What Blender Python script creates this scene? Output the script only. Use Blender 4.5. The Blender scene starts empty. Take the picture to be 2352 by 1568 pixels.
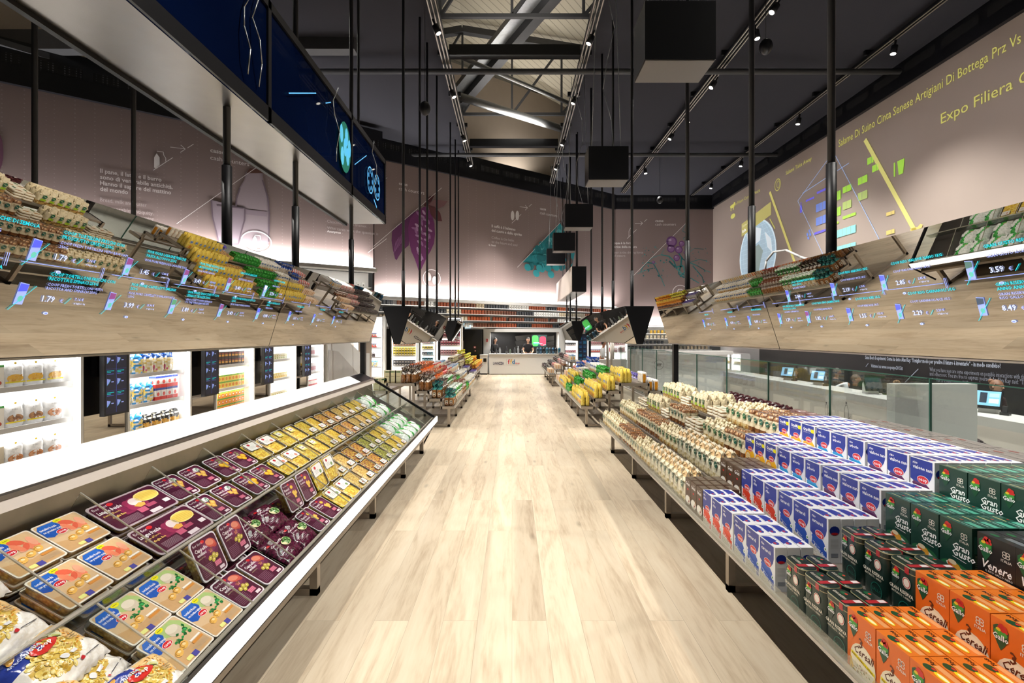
import bpy, math, random
from mathutils import Vector, Matrix
from math import sin, cos, pi, radians, sqrt, atan2
S = bpy.context.scene
COL = S.collection
rnd = random.Random(7)

# ------------------------------------------------------------ camera, world, exposure
FPX = 1110.0          # focal length in pixels of the 2352 px wide frame
EYE = 1.7
cam_d = bpy.data.cameras.new('camera')
cam = bpy.data.objects.new('camera', cam_d)
COL.objects.link(cam)
cam.location = (0, 0, EYE)
cam.rotation_euler = (pi / 2, 0, 0)
cam_d.sensor_width = 36
cam_d.lens = FPX * 36 / 2352
cam_d.shift_y = -15 / 2352
cam_d.clip_end = 200
cam_d.clip_start = 0.05
S.camera = cam

w = bpy.data.worlds.new('dim_hall_air')
S.world = w
w.use_nodes = True
w.node_tree.nodes['Background'].inputs[0].default_value = (1.0, 0.96, 0.9, 1)
w.node_tree.nodes['Background'].inputs[1].default_value = 0.035
S.view_settings.view_transform = 'Standard'
S.view_settings.look = 'None'
S.view_settings.exposure = 0.5
S.view_settings.gamma = 1
S.view_settings.use_curve_mapping = False
S.cycles.use_denoising = True
S.cycles.max_bounces = 7
S.cycles.diffuse_bounces = 3
S.cycles.glossy_bounces = 4
S.cycles.transparent_max_bounces = 14
S.cycles.transmission_bounces = 3
S.cycles.sample_clamp_indirect = 4
S.cycles.caustics_reflective = False
S.cycles.caustics_refractive = False

def spot(name, loc, target, power, angle=60, blend=0.6, col=(1, 0.955, 0.885), size=0.035):
    l = bpy.data.lights.new(name, 'SPOT')
    l.energy = power; l.spot_size = radians(angle); l.spot_blend = blend
    l.color = col; l.shadow_soft_size = size
    o = bpy.data.objects.new(name, l); COL.objects.link(o)
    o.location = loc
    o.rotation_euler = (Vector(target) - Vector(loc)).to_track_quat('-Z', 'Y').to_euler()
    return o

def area(name, loc, rot, sx, sy, power, col=(1, 1, 1), spread=180):
    l = bpy.data.lights.new(name, 'AREA')
    l.shape = 'RECTANGLE'; l.size = sx; l.size_y = sy; l.energy = power; l.color = col
    l.spread = radians(spread)
    o = bpy.data.objects.new(name, l); COL.objects.link(o)
    o.location = loc
    o.rotation_euler = rot
    return o

KEY = 1.35
TRACK_L, TRACK_R, TRACK_R2, TRACK_R3 = -1.78, 1.92, 5.75, 9.5
CEIL = 9.25
# track heads: (x, y, target, power) -- fixtures are modelled further down at the same places
HEADS = []
TRACK_LL = -6.9
for y in (0.9, 3.3, 5.8, 8.4, 11.2, 14.2, 17.4, 20.0):
    HEADS.append((TRACK_L, y, (1.75, y + 0.3, 0.6), 820, 48))
    HEADS.append((TRACK_R, y + 0.4, (-1.75, y + 0.6, 0.8), 560, 46))
for y in (0.4, 2.6, 4.9, 7.4, 10.2, 13.4, 17.0):
    HEADS.append((TRACK_R2, y + .3, (0.0, y + .3, 0.0), 330, 52))
    HEADS.append((TRACK_LL, y, (0.5, y, 0.0), 450, 46))
for y in (6.4, 10.5, 15.0, 20.0):
    HEADS.append((TRACK_R2, y + 0.9, (7.0, y, -0.6), 560, 64))
for y in (4.0, 8.5, 12.0, 16.0, 20.0, 23.0):
    HEADS.append((TRACK_R3, y, (7.7, y, -0.5), 480, 42))
for y in (0.9, 1.9):  # two out-of-view heads added to brighten the low partition
    HEADS.append((TRACK_R2, y, (4.7, 5.5, 0.2), 420, 26))
for i, (x, y, t, p, an) in enumerate(HEADS):
    hd = (Vector(t) - Vector((x, y, CEIL - 0.38))).normalized()
    spot('track_lamp_light', Vector((x, y, CEIL - 0.38)) + hd * 0.26, t, p * KEY, an, 0.6)
# the right wall is lit by wall-washing projectors on the ceiling track
for y in (4, 8, 12, 16, 20, 24):
    spot('projector_light', (6.2, y, 8.6), (10.9, y, 5.0), 110, 95, 0.9, (0.93, 0.92, 1.0), 0.2)

for y in (6, 12, 18, 23):
    area('added_roof_fill', (0.1, y, 9.5), (pi, 0, 0), 2.4, 1.2, 55, (1, 0.95, 0.87), 150)  # unseen fill added above the ceiling to brighten the corrugated roof

# ------------------------------------------------------------ colours and materials
def lin(h):
    if isinstance(h, (tuple, list)):
        return tuple(h[:3]) + (1.0,)
    h = h.lstrip('#')
    r = []
    for i in (0, 2, 4):
        c = int(h[i:i + 2], 16) / 255
        r.append(c / 12.92 if c <= 0.04045 else ((c + 0.055) / 1.055) ** 2.4)
    return tuple(r) + (1.0,)

MATS = {}
def mat(name, col='#808080', rough=0.5, metal=0.0, spec=0.5, attr=False, emit=0.0, noise=0.08, nscale=20.0,
        bump=0.0, bscale=60.0, coat=0.0, sheen=None):
    if name in MATS:
        return MATS[name]
    m = bpy.data.materials.new(name); m.use_nodes = True
    nt = m.node_tree; N = nt.nodes; L = nt.links
    b = N['Principled BSDF']
    b.inputs['Roughness'].default_value = rough
    b.inputs['Metallic'].default_value = metal
    b.inputs['Specular IOR Level'].default_value = spec
    b.inputs['Coat Weight'].default_value = coat
    b.inputs['Coat Roughness'].default_value = 0.08
    src = None
    if attr:
        a = N.new('ShaderNodeAttribute'); a.attribute_name = 'Col'; src = a.outputs['Color']
    else:
        a = N.new('ShaderNodeRGB'); a.outputs[0].default_value = lin(col); src = a.outputs[0]
    tc = None
    if noise > 0 or bump > 0:
        tc = N.new('ShaderNodeTexCoord')
    if noise > 0:
        n = N.new('ShaderNodeTexNoise'); n.inputs['Scale'].default_value = nscale; n.inputs['Detail'].default_value = 2
        L.new(tc.outputs['Object'], n.inputs['Vector'])
        mr = N.new('ShaderNodeMapRange'); mr.inputs['To Min'].default_value = 1 - noise; mr.inputs['To Max'].default_value = 1 + noise
        L.new(n.outputs['Fac'], mr.inputs['Value'])
        mx = N.new('ShaderNodeVectorMath'); mx.operation = 'SCALE'
        L.new(src, mx.inputs[0]); L.new(mr.outputs[0], mx.inputs['Scale'])
        src = mx.outputs[0]
    L.new(src, b.inputs['Base Color'])
    if emit > 0:
        L.new(src, b.inputs['Emission Color']); b.inputs['Emission Strength'].default_value = emit
    if bump > 0:
        n2 = N.new('ShaderNodeTexNoise'); n2.inputs['Scale'].default_value = bscale; n2.inputs['Detail'].default_value = 3
        L.new(tc.outputs['Object'], n2.inputs['Vector'])
        bp = N.new('ShaderNodeBump'); bp.inputs['Strength'].default_value = bump; bp.inputs['Distance'].default_value = 0.01
        L.new(n2.outputs['Fac'], bp.inputs['Height']); L.new(bp.outputs[0], b.inputs['Normal'])
    MATS[name] = m
    return m

mat('printed_card', rough=0.38, attr=True, noise=0.03, coat=0.15)
mat('matte_print', rough=0.75, attr=True, noise=0.03)
mat('wrapped_film', rough=0.22, attr=True, noise=0.06, nscale=40, bump=0.35, bscale=45, coat=0.5)
mat('clear_sealed_film', rough=0.28, attr=True, noise=0.06, nscale=60, bump=0.15, bscale=60, coat=0.35)
mat('painted_metal', rough=0.35, attr=True, noise=0.05, coat=0.3)
mat('cloth', rough=0.9, attr=True, noise=0.1, nscale=80)
mat('light_graphic', attr=True, emit=0.7, noise=0)
mat('soft_graphic', attr=True, emit=0.35, noise=0, rough=0.7)
mat('brushed_steel', '#b5aea6', 0.28, 1.0, noise=0.06, nscale=30, bump=0.05, bscale=200)
mat('dark_brushed_steel', '#8f8984', 0.33, 1.0, noise=0.08, nscale=6, bump=0.04, bscale=150)
mat('satin_steel_leg', '#b8afa4', 0.4, 0.75, noise=0.06)
mat('black_steel', '#17171b', 0.45, 0.2, noise=0.1)
mat('black_lacquer', '#121216', 0.35, 0.0, noise=0.1)
mat('white_laminate', '#eeedea', 0.45, noise=0.02)
mat('grey_laminate', '#c9c6c2', 0.45, noise=0.03)
mat('bay_white', '#f6f5f2', 0.6, noise=0.01)
mat('warm_white', '#d9cfc6', 0.5, noise=0.03)
mat('skin', '#c48f72', 0.55, noise=0.06)
mat('dark_panel', '#101014', 0.4, noise=0.1)

def glowmat(name, col, strength):
    if name in MATS: return MATS[name]
    m = bpy.data.materials.new(name); m.use_nodes = True
    nt = m.node_tree; nt.nodes.clear()
    e = nt.nodes.new('ShaderNodeEmission'); e.inputs[0].default_value = lin(col); e.inputs[1].default_value = strength
    o = nt.nodes.new('ShaderNodeOutputMaterial'); nt.links.new(e.outputs[0], o.inputs[0])
    MATS[name] = m; return m
glowmat('led_strip', '#ffffff', 9.0)
glowmat('soft_led', '#fffaf2', 2.6)
glowmat('lamp_lens', '#fff6e6', 14.0)
glowmat('shelf_led', '#ffffff', 5.0)

def clearmat(name, tint='#e8f2ee', alpha=0.1, gloss=1.0, rough=0.02, body='#dfe8e4'):
    if name in MATS: return MATS[name]
    m = bpy.data.materials.new(name); m.use_nodes = True
    nt = m.node_tree; N = nt.nodes; L = nt.links; N.clear()
    t = N.new('ShaderNodeBsdfTransparent'); t.inputs[0].default_value = lin(tint)
    g = N.new('ShaderNodeBsdfGlossy'); g.inputs['Roughness'].default_value = rough; g.inputs[0].default_value = (gloss, gloss, gloss, 1)
    d = N.new('ShaderNodeBsdfDiffuse'); d.inputs[0].default_value = lin(body)
    fr0 = N.new('ShaderNodeFresnel'); fr0.inputs[0].default_value = 1.3
    fr = N.new('ShaderNodeMath'); fr.operation = 'MULTIPLY'; fr.inputs[1].default_value = 0.45; L.new(fr0.outputs[0], fr.inputs[0])
    m1 = N.new('ShaderNodeMixShader'); m1.inputs[0].default_value = alpha
    m2 = N.new('ShaderNodeMixShader')
    o = N.new('ShaderNodeOutputMaterial')
    L.new(t.outputs[0], m1.inputs[1]); L.new(d.outputs[0], m1.inputs[2])
    L.new(fr.outputs[0], m2.inputs[0]); L.new(m1.outputs[0], m2.inputs[1]); L.new(g.outputs[0], m2.inputs[2])
    L.new(m2.outputs[0], o.inputs[0])
    MATS[name] = m; return m
clearmat('clear_acrylic', '#f6f9f8', 0.0, 0.8)
clearmat('fence_glass', '#f1f6f4', 0.02, 0.55)
clearmat('glass_edge', '#7fae9f', 0.75, 1.0, 0.1, '#4f7f70')
clearmat('acrylic_edge', '#f2f0e8', 0.55, 1.0, 0.1, '#d8d2c2')
clearmat('lid_film', '#fbfbfa', 0.03, 0.9, 0.08)
clearmat('blue_screen_film', '#1a2a52', 0.8, 0.5, 0.02, '#061334')
clearmat('ceiling_gauze', '#9a9a9e', 0.82, 0.0, 0.6, '#45454b')

def mirror_mat():
    m = bpy.data.materials.new('smoked_mirror'); m.use_nodes = True
    nt = m.node_tree; N = nt.nodes; L = nt.links; N.clear()
    g = N.new('ShaderNodeBsdfGlossy'); g.inputs[0].default_value = (0.43, 0.405, 0.37, 1); g.inputs['Roughness'].default_value = 0.0
    d = N.new('ShaderNodeBsdfDiffuse'); d.inputs[0].default_value = (0.02, 0.02, 0.022, 1)
    n = N.new('ShaderNodeTexNoise'); n.inputs['Scale'].default_value = 3
    mr = N.new('ShaderNodeMapRange'); mr.inputs['To Min'].default_value = 0.03; mr.inputs['To Max'].default_value = 0.06
    L.new(n.outputs['Fac'], mr.inputs['Value'])
    mx = N.new('ShaderNodeMixShader'); L.new(mr.outputs[0], mx.inputs[0])
    L.new(g.outputs[0], mx.inputs[1]); L.new(d.outputs[0], mx.inputs[2])
    o = N.new('ShaderNodeOutputMaterial'); L.new(mx.outputs[0], o.inputs[0])
    MATS['smoked_mirror'] = m
mirror_mat()

def pasta_mat(name, c1, c2, c3, scale=55):
    m = bpy.data.materials.new(name); m.use_nodes = True
    nt = m.node_tree; N = nt.nodes; L = nt.links
    b = N['Principled BSDF']; b.inputs['Roughness'].default_value = 0.3; b.inputs['Coat Weight'].default_value = 0.25
    b.inputs['Coat Roughness'].default_value = 0.06
    tc = N.new('ShaderNodeTexCoord')
    v = N.new('ShaderNodeTexVoronoi'); v.inputs['Scale'].default_value = scale
    L.new(tc.outputs['Object'], v.inputs['Vector'])
    cr = N.new('ShaderNodeValToRGB')
    cr.color_ramp.elements[0].color = lin(c1); cr.color_ramp.elements[0].position = 0.1
    cr.color_ramp.elements[1].color = lin(c3); cr.color_ramp.elements[1].position = 0.75
    e = cr.color_ramp.elements.new(0.4); e.color = lin(c2)
    L.new(v.outputs['Distance'], cr.inputs[0])
    L.new(cr.outputs[0], b.inputs['Base Color'])
    bp = N.new('ShaderNodeBump'); bp.inputs['Strength'].default_value = 0.45; bp.inputs['Distance'].default_value = 0.008; bp.invert = True
    L.new(v.outputs['Distance'], bp.inputs['Height']); L.new(bp.outputs[0], b.inputs['Normal'])
    MATS[name] = m
pasta_mat('yellow_pasta', '#fff48a', '#fbdc50', '#d8a52c')
pasta_mat('ochre_pasta', '#ffe9a4', '#f0c868', '#c0924a', 70)
pasta_mat('green_pasta', '#f2e45a', '#b5b548', '#7a6a32')
pasta_mat('red_pasta', '#ffe566', '#e8b040', '#8f2a3a')

def wood_floor():
    m = bpy.data.materials.new('pale_oak_planks'); m.use_nodes = True
    nt = m.node_tree; N = nt.nodes; L = nt.links
    b = N['Principled BSDF']
    tc = N.new('ShaderNodeTexCoord')
    mp = N.new('ShaderNodeMapping'); mp.inputs['Rotation'].default_value = (0, 0, pi / 2)
    L.new(tc.outputs['Object'], mp.inputs['Vector'])
    br = N.new('ShaderNodeTexBrick')
    br.inputs['Scale'].default_value = 1.0
    br.inputs['Brick Width'].default_value = 2.1; br.inputs['Row Height'].default_value = 0.205
    br.inputs['Mortar Size'].default_value = 0.0016; br.inputs['Mortar Smooth'].default_value = 0.3
    br.offset = 0.37
    br.inputs['Color1'].default_value = (0.0, 0, 0, 1); br.inputs['Color2'].default_value = (1, 1, 1, 1)
    br.inputs['Mortar'].default_value = (0.5, 0.5, 0.5, 1)
    L.new(mp.outputs[0], br.inputs['Vector'])
    # grain: noise stretched along the planks, shifted per plank
    sep = N.new('ShaderNodeSeparateXYZ'); L.new(tc.outputs['Object'], sep.inputs[0])
    my = N.new('ShaderNodeMath'); my.operation = 'MULTIPLY'; my.inputs[1].default_value = 0.11; L.new(sep.outputs[1], my.inputs[0])
    ad = N.new('ShaderNodeMath'); ad.operation = 'MULTIPLY_ADD'; ad.inputs[1].default_value = 7.0
    L.new(br.outputs['Color'], ad.inputs[0]); L.new(my.outputs[0], ad.inputs[2])
    cb = N.new('ShaderNodeCombineXYZ'); L.new(sep.outputs[0], cb.inputs[0]); L.new(ad.outputs[0], cb.inputs[1])
    n1 = N.new('ShaderNodeTexNoise'); n1.inputs['Scale'].default_value = 9; n1.inputs['Detail'].default_value = 6; n1.inputs['Distortion'].default_value = 1.2
    L.new(cb.outputs[0], n1.inputs['Vector'])
    n2 = N.new('ShaderNodeTexNoise'); n2.inputs['Scale'].default_value = 60; n2.inputs['Detail'].default_value = 3
    L.new(cb.outputs[0], n2.inputs['Vector'])
    cr = N.new('ShaderNodeValToRGB')
    E = cr.color_ramp.elements
    E[0].position = 0.28; E[0].color = lin('#a8947c'); E[1].position = 0.75; E[1].color = lin('#d2c5af')
    e = E.new(0.5); e.color = lin('#c8b8a0')
    mixn = N.new('ShaderNodeMix'); mixn.data_type = 'FLOAT'; mixn.inputs[0].default_value = 0.3
    L.new(n1.outputs['Fac'], mixn.inputs[2]); L.new(n2.outputs['Fac'], mixn.inputs[3])
    L.new(mixn.outputs[0], cr.inputs[0])
    # per plank tone
    pl = N.new('ShaderNodeMapRange'); pl.inputs['To Min'].default_value = 0.86; pl.inputs['To Max'].default_value = 1.08
    L.new(br.outputs['Color'], pl.inputs['Value'])
    # knots
    vo = N.new('ShaderNodeTexVoronoi'); vo.inputs['Scale'].default_value = 1.3
    mp2 = N.new('ShaderNodeMapping'); mp2.inputs['Scale'].default_value = (3.4, 1.1, 1)
    L.new(tc.outputs['Object'], mp2.inputs['Vector']); L.new(mp2.outputs[0], vo.inputs['Vector'])
    kr = N.new('ShaderNodeMapRange'); kr.inputs['From Min'].default_value = 0.02; kr.inputs['From Max'].default_value = 0.13
    kr.inputs['To Min'].default_value = 0.66; kr.inputs['To Max'].default_value = 1.0
    L.new(vo.outputs['Distance'], kr.inputs['Value'])
    mo = N.new('ShaderNodeMapRange'); mo.inputs['To Min'].default_value = 1.0; mo.inputs['To Max'].default_value = 0.72
    L.new(br.outputs['Fac'], mo.inputs['Value'])
    mul = N.new('ShaderNodeMath'); mul.operation = 'MULTIPLY'; L.new(pl.outputs[0], mul.inputs[0]); L.new(kr.outputs[0], mul.inputs[1])
    mul2 = N.new('ShaderNodeMath'); mul2.operation = 'MULTIPLY'; L.new(mul.outputs[0], mul2.inputs[0]); L.new(mo.outputs[0], mul2.inputs[1])
    sc = N.new('ShaderNodeVectorMath'); sc.operation = 'SCALE'; L.new(cr.outputs[0], sc.inputs[0]); L.new(mul2.outputs[0], sc.inputs['Scale'])
    L.new(sc.outputs[0], b.inputs['Base Color'])
    b.inputs['Roughness'].default_value = 0.36
    b.inputs['Specular IOR Level'].default_value = 0.4
    bp = N.new('ShaderNodeBump'); bp.inputs['Strength'].default_value = 0.08; bp.inputs['Distance'].default_value = 0.01
    L.new(mixn.outputs[0], bp.inputs['Height']); L.new(bp.outputs[0], b.inputs['Normal'])
    MATS['pale_oak_planks'] = m
wood_floor()

def corrugated():
    m = bpy.data.materials.new('corrugated_beige_roof'); m.use_nodes = True
    nt = m.node_tree; N = nt.nodes; L = nt.links
    b = N['Principled BSDF']; b.inputs['Roughness'].default_value = 0.6
    tc = N.new('ShaderNodeTexCoord')
    wv = N.new('ShaderNodeTexWave'); wv.inputs['Scale'].default_value = 1.1; wv.wave_profile = 'SAW'; wv.bands_direction = 'X'
    mp = N.new('ShaderNodeMapping'); mp.inputs['Rotation'].default_value = (0, 0, radians(40))
    L.new(tc.outputs['Object'], mp.inputs['Vector']); L.new(mp.outputs[0], wv.inputs['Vector'])
    cr = N.new('ShaderNodeValToRGB'); cr.color_ramp.elements[0].color = lin('#8b8270'); cr.color_ramp.elements[0].position = 0.02
    cr.color_ramp.elements[1].color = lin('#c9c0ab'); cr.color_ramp.elements[1].position = 0.16
    L.new(wv.outputs['Fac'], cr.inputs[0]); L.new(cr.outputs[0], b.inputs['Base Color'])
    bp = N.new('ShaderNodeBump'); bp.inputs['Distance'].default_value = 0.05; L.new(wv.outputs['Fac'], bp.inputs['Height']); L.new(bp.outputs[0], b.inputs['Normal'])
    MATS['corrugated_beige_roof'] = m
corrugated()

def dotted(name, base, dot, scale, size=0.25):
    m = bpy.data.materials.new(name); m.use_nodes = True
    nt = m.node_tree; N = nt.nodes; L = nt.links
    b = N['Principled BSDF']; b.inputs['Roughness'].default_value = 0.7
    tc = N.new('ShaderNodeTexCoord')
    v = N.new('ShaderNodeTexVoronoi'); v.inputs['Scale'].default_value = scale; v.inputs['Randomness'].default_value = 0
    L.new(tc.outputs['Object'], v.inputs['Vector'])
    mr = N.new('ShaderNodeMath'); mr.operation = 'LESS_THAN'; mr.inputs[1].default_value = size
    L.new(v.outputs['Distance'], mr.inputs[0])
    mx = N.new('ShaderNodeMix'); mx.data_type = 'RGBA'
    mx.inputs[6].default_value = lin(base); mx.inputs[7].default_value = lin(dot)
    L.new(mr.outputs[0], mx.inputs[0]); L.new(mx.outputs[2], b.inputs['Base Color'])
    MATS[name] = m
dotted('perforated_print_panel', '#8a7874', '#998884', 9, 0.16)
dotted('perforated_vent', '#08080a', '#55555c', 16, 0.28)
dotted('cooler_grille', '#25231f', '#8d877c', 95, 0.3)
mat('projection_wall', '#b3a397', 0.8, noise=0.02, nscale=2)
mat('beige_plaster', '#a4978a', 0.8, noise=0.05, nscale=3)
mat('dark_truss', '#4a4a4c', 0.55, 0.3, noise=0.12, nscale=5)
mat('galvanised', '#a3a5a6', 0.4, 0.8, noise=0.2, nscale=14)

# ------------------------------------------------------------ mesh builder
class F2:
    """a flat drawing surface: point(x, y) with a small lift along the normal"""
    def __init__(s, o, ex, ey):
        s.o = Vector(o); s.ex = Vector(ex).normalized(); s.ey = Vector(ey).normalized(); s.n = s.ex.cross(s.ey)
    def __call__(s, x, y, off=0.0):
        return s.o + s.ex * x + s.ey * y + s.n * off

_txt = {}
def text_mesh(t, bold=False, res=2):
    k = (t, bold, res)
    if k in _txt: return _txt[k]
    c = bpy.data.curves.new('t', 'FONT'); c.body = t; c.resolution_u = res; c.size = 1.0
    if bold: c.offset = 0.018
    o = bpy.data.objects.new('t', c); COL.objects.link(o)
    me = o.to_mesh()
    vs = [(v.co.x, v.co.y) for v in me.vertices]
    fs = [tuple(p.vertices) for p in me.polygons]
    o.to_mesh_clear()
    bpy.data.objects.remove(o); bpy.data.curves.remove(c)
    xs = [v[0] for v in vs] or [0]
    _txt[k] = (vs, fs, min(xs), max(xs))
    return _txt[k]

def rrect(w, l, r, n=4, cx=0, cy=0):
    p = []
    for sx, sy, a0 in ((1, 1, 0), (-1, 1, 90), (-1, -1, 180), (1, -1, 270)):
        for i in range(n + 1):
            a = radians(a0 + 90 * i / n)
            p.append((cx + sx * (w / 2 - r) + r * cos(a), cy + sy * (l / 2 - r) + r * sin(a)))
    return p
def ell(cx, cy, rx, ry, n=16, rot=0):
    cr, sr = cos(rot), sin(rot)
    return [(cx + rx * cos(2 * pi * i / n) * cr - ry * sin(2 * pi * i / n) * sr,
             cy + rx * cos(2 * pi * i / n) * sr + ry * sin(2 * pi * i / n) * cr) for i in range(n)]

class MB:
    def __init__(s, m='printed_card'):
        s.v = []; s.f = []; s.c = []; s.mi = []; s.sm = []; s.mats = []; s.m = m; s.col = '#808080'
    def _m(s, m):
        m = m or s.m
        if m not in s.mats: s.mats.append(m)
        return s.mats.index(m)
    def face(s, idx, col=None, m=None, smooth=False):
        s.f.append(tuple(idx)); s.c.append(lin(col or s.col)); s.mi.append(s._m(m)); s.sm.append(smooth)
    def poly(s, pts, col=None, m=None):
        b = len(s.v); s.v += [tuple(p) for p in pts]; s.face(range(b, b + len(pts)), col, m); return s
    def box(s, x0, x1, y0, y1, z0, z1, col=None, m=None, cols=None):
        b = len(s.v)
        s.v += [(x0, y0, z0), (x1, y0, z0), (x1, y1, z0), (x0, y1, z0), (x0, y0, z1), (x1, y0, z1), (x1, y1, z1), (x0, y1, z1)]
        cols = cols or {}
        for k, q in (('b', (3, 2, 1, 0)), ('t', (4, 5, 6, 7)), ('f', (0, 1, 5, 4)), ('k', (2, 3, 7, 6)), ('r', (1, 2, 6, 5)), ('l', (3, 0, 4, 7))):
            s.face([b + i for i in q], cols.get(k, col), m)
        return s
    def bar(s, a, b_, r, col=None, m=None, n=8, smooth=True, r2=None, cap=True):
        a = Vector(a); b_ = Vector(b_); d = (b_ - a).normalized()
        u = d.orthogonal().normalized(); v = d.cross(u); b0 = len(s.v)
        for i in range(n):
            t = 2 * pi * (i + 0.5) / n
            s.v.append(tuple(a + (u * cos(t) + v * sin(t)) * r))
        for i in range(n):
            t = 2 * pi * (i + 0.5) / n
            s.v.append(tuple(b_ + (u * cos(t) + v * sin(t)) * (r if r2 is None else r2)))
        for i in range(n):
            j = (i + 1) % n
            s.face((b0 + i, b0 + j, b0 + n + j, b0 + n + i), col, m, smooth)
        if cap:
            s.face([b0 + i for i in reversed(range(n))], col, m); s.face([b0 + n + i for i in range(n)], col, m)
        return s
    def beam(s, a, b_, w, h, col=None, m=None, up=(0, 0, 1)):
        a = Vector(a); b_ = Vector(b_); d = (b_ - a).normalized(); up = Vector(up)
        if abs(d.dot(up)) > 0.99: up = Vector((0, 1, 0))
        u = d.cross(up).normalized() * w / 2; v = u.cross(d).normalized() * h / 2; b0 = len(s.v)
        for p in (a, b_):
            for sx, sy in ((-1, -1), (1, -1), (1, 1), (-1, 1)):
                s.v.append(tuple(p + u * sx + v * sy))
        for q in ((0, 1, 5, 4), (1, 2, 6, 5), (2, 3, 7, 6), (3, 0, 4, 7), (3, 2, 1, 0), (4, 5, 6, 7)):
            s.face([b0 + i for i in q], col, m)
        return s
    def path(s, pts, r, col=None, m=None, n=6):
        for a, b_ in zip(pts, pts[1:]): s.bar(a, b_, r, col, m, n)
        return s
    def sphere(s, c, rx, ry, rz, col=None, m=None, n=10, k=7, fn=None):
        b0 = len(s.v)
        for i in range(k + 1):
            ph = -pi / 2 + pi * i / k
            for j in range(n):
                th = 2 * pi * j / n
                s.v.append((c[0] + rx * cos(ph) * cos(th), c[1] + ry * cos(ph) * sin(th), c[2] + rz * sin(ph)))
        for i in range(k):
            for j in range(n):
                q = (b0 + i * n + j, b0 + i * n + (j + 1) % n, b0 + (i + 1) * n + (j + 1) % n, b0 + (i + 1) * n + j)
                s.face(q, fn(i / k, j / n) if fn else col, m, True)
        return s
    def loft(s, rings, cols=None, m=None, smooth=False, cap0=True, cap1=True, capm=None, capcol=None):
        """rings: list of lists of 3D points with equal counts"""
        n = len(rings[0]); b0 = len(s.v)
        for r in rings: s.v += [tuple(p) for p in r]
        for k in range(len(rings) - 1):
            c = cols[k] if isinstance(cols, list) else cols
            for i in range(n):
                j = (i + 1) % n
                s.face((b0 + k * n + i, b0 + k * n + j, b0 + (k + 1) * n + j, b0 + (k + 1) * n + i), c, m, smooth)
        lc = cols[-1] if isinstance(cols, list) else cols
        if cap0: s.face([b0 + i for i in reversed(range(n))], cols[0] if isinstance(cols, list) else cols, m)
        if cap1: s.face([b0 + (len(rings) - 1) * n + i for i in range(n)], capcol or lc, capm or m)
        return s
    # drawings on a surface fn(x, y, lift)
    def dp(s, fr, pts, col, off=0.0006, m=None):
        return s.poly([fr(x, y, off) for x, y in pts], col, m)
    def dl(s, fr, a, b_, wd, col, off=0.0006, m=None):
        d = Vector((b_[0] - a[0], b_[1] - a[1])); L_ = d.length or 1; nx, ny = -d.y / L_ * wd / 2, d.x / L_ * wd / 2
        return s.dp(fr, [(a[0] - nx, a[1] - ny), (b_[0] - nx, b_[1] - ny), (b_[0] + nx, b_[1] + ny), (a[0] + nx, a[1] + ny)], col, off, m)
    def dpl(s, fr, pts, wd, col, off=0.0006, m=None, closed=False):
        if closed: pts = list(pts) + [pts[0]]
        for a, b_ in zip(pts, pts[1:]): s.dl(fr, a, b_, wd, col, off, m)
        return s
    def ring(s, fr, cx, cy, rx, ry, wd, col, off=0.0006, m=None, n=24, a0=0, a1=2 * pi):
        p = [(cx + rx * cos(a0 + (a1 - a0) * i / n), cy + ry * sin(a0 + (a1 - a0) * i / n)) for i in range(n + 1)]
        q = [(cx + (rx - wd) * cos(a0 + (a1 - a0) * i / n), cy + (ry - wd) * sin(a0 + (a1 - a0) * i / n)) for i in range(n + 1)]
        for i in range(n):
            s.dp(fr, [p[i], p[i + 1], q[i + 1], q[i]], col, off, m)
        return s
    def dt(s, fr, t, x, y, size, col, off=0.001, m=None, al='l', bold=False, rot=0, fit=None, shear=0, res=1):
        """text; size = font size in metres (cap height is about 0.7 of it); fit = total width"""
        vs, fs, x0, x1 = text_mesh(t, bold, res)
        if not vs: return s
        sx = size
        if fit: sx = fit / (x1 - x0)
        ox = {'l': -x0, 'c': -(x0 + x1) / 2, 'r': -x1}[al]
        cr, sr = cos(rot), sin(rot); b0 = len(s.v)
        for px, py in vs:
            a = (px + ox) * sx + py * size * shear; b_ = py * size
            s.v.append(tuple(fr(x + a * cr - b_ * sr, y + a * sr + b_ * cr, off)))
        for f in fs: s.face([b0 + i for i in f], col, m)
        return s
    def mesh(s, name):
        me = bpy.data.meshes.new(name)
        me.from_pydata(s.v, [], s.f)
        for k in s.mats: me.materials.append(MATS[k])
        me.polygons.foreach_set('material_index', s.mi)
        me.polygons.foreach_set('use_smooth', s.sm)
        at = me.color_attributes.new('Col', 'FLOAT_COLOR', 'CORNER')
        buf = []
        for f, c in zip(s.f, s.c): buf += list(c) * len(f)
        at.data.foreach_set('color', buf)
        me.update()
        return me
    def build(s, name, parent=None, loc=(0, 0, 0), rot=None):
        o = bpy.data.objects.new(name, s.mesh(name)); COL.objects.link(o)
        o.location = loc
        if rot is not None: o.rotation_euler = rot
        if parent: o.parent = parent
        return o

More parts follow.
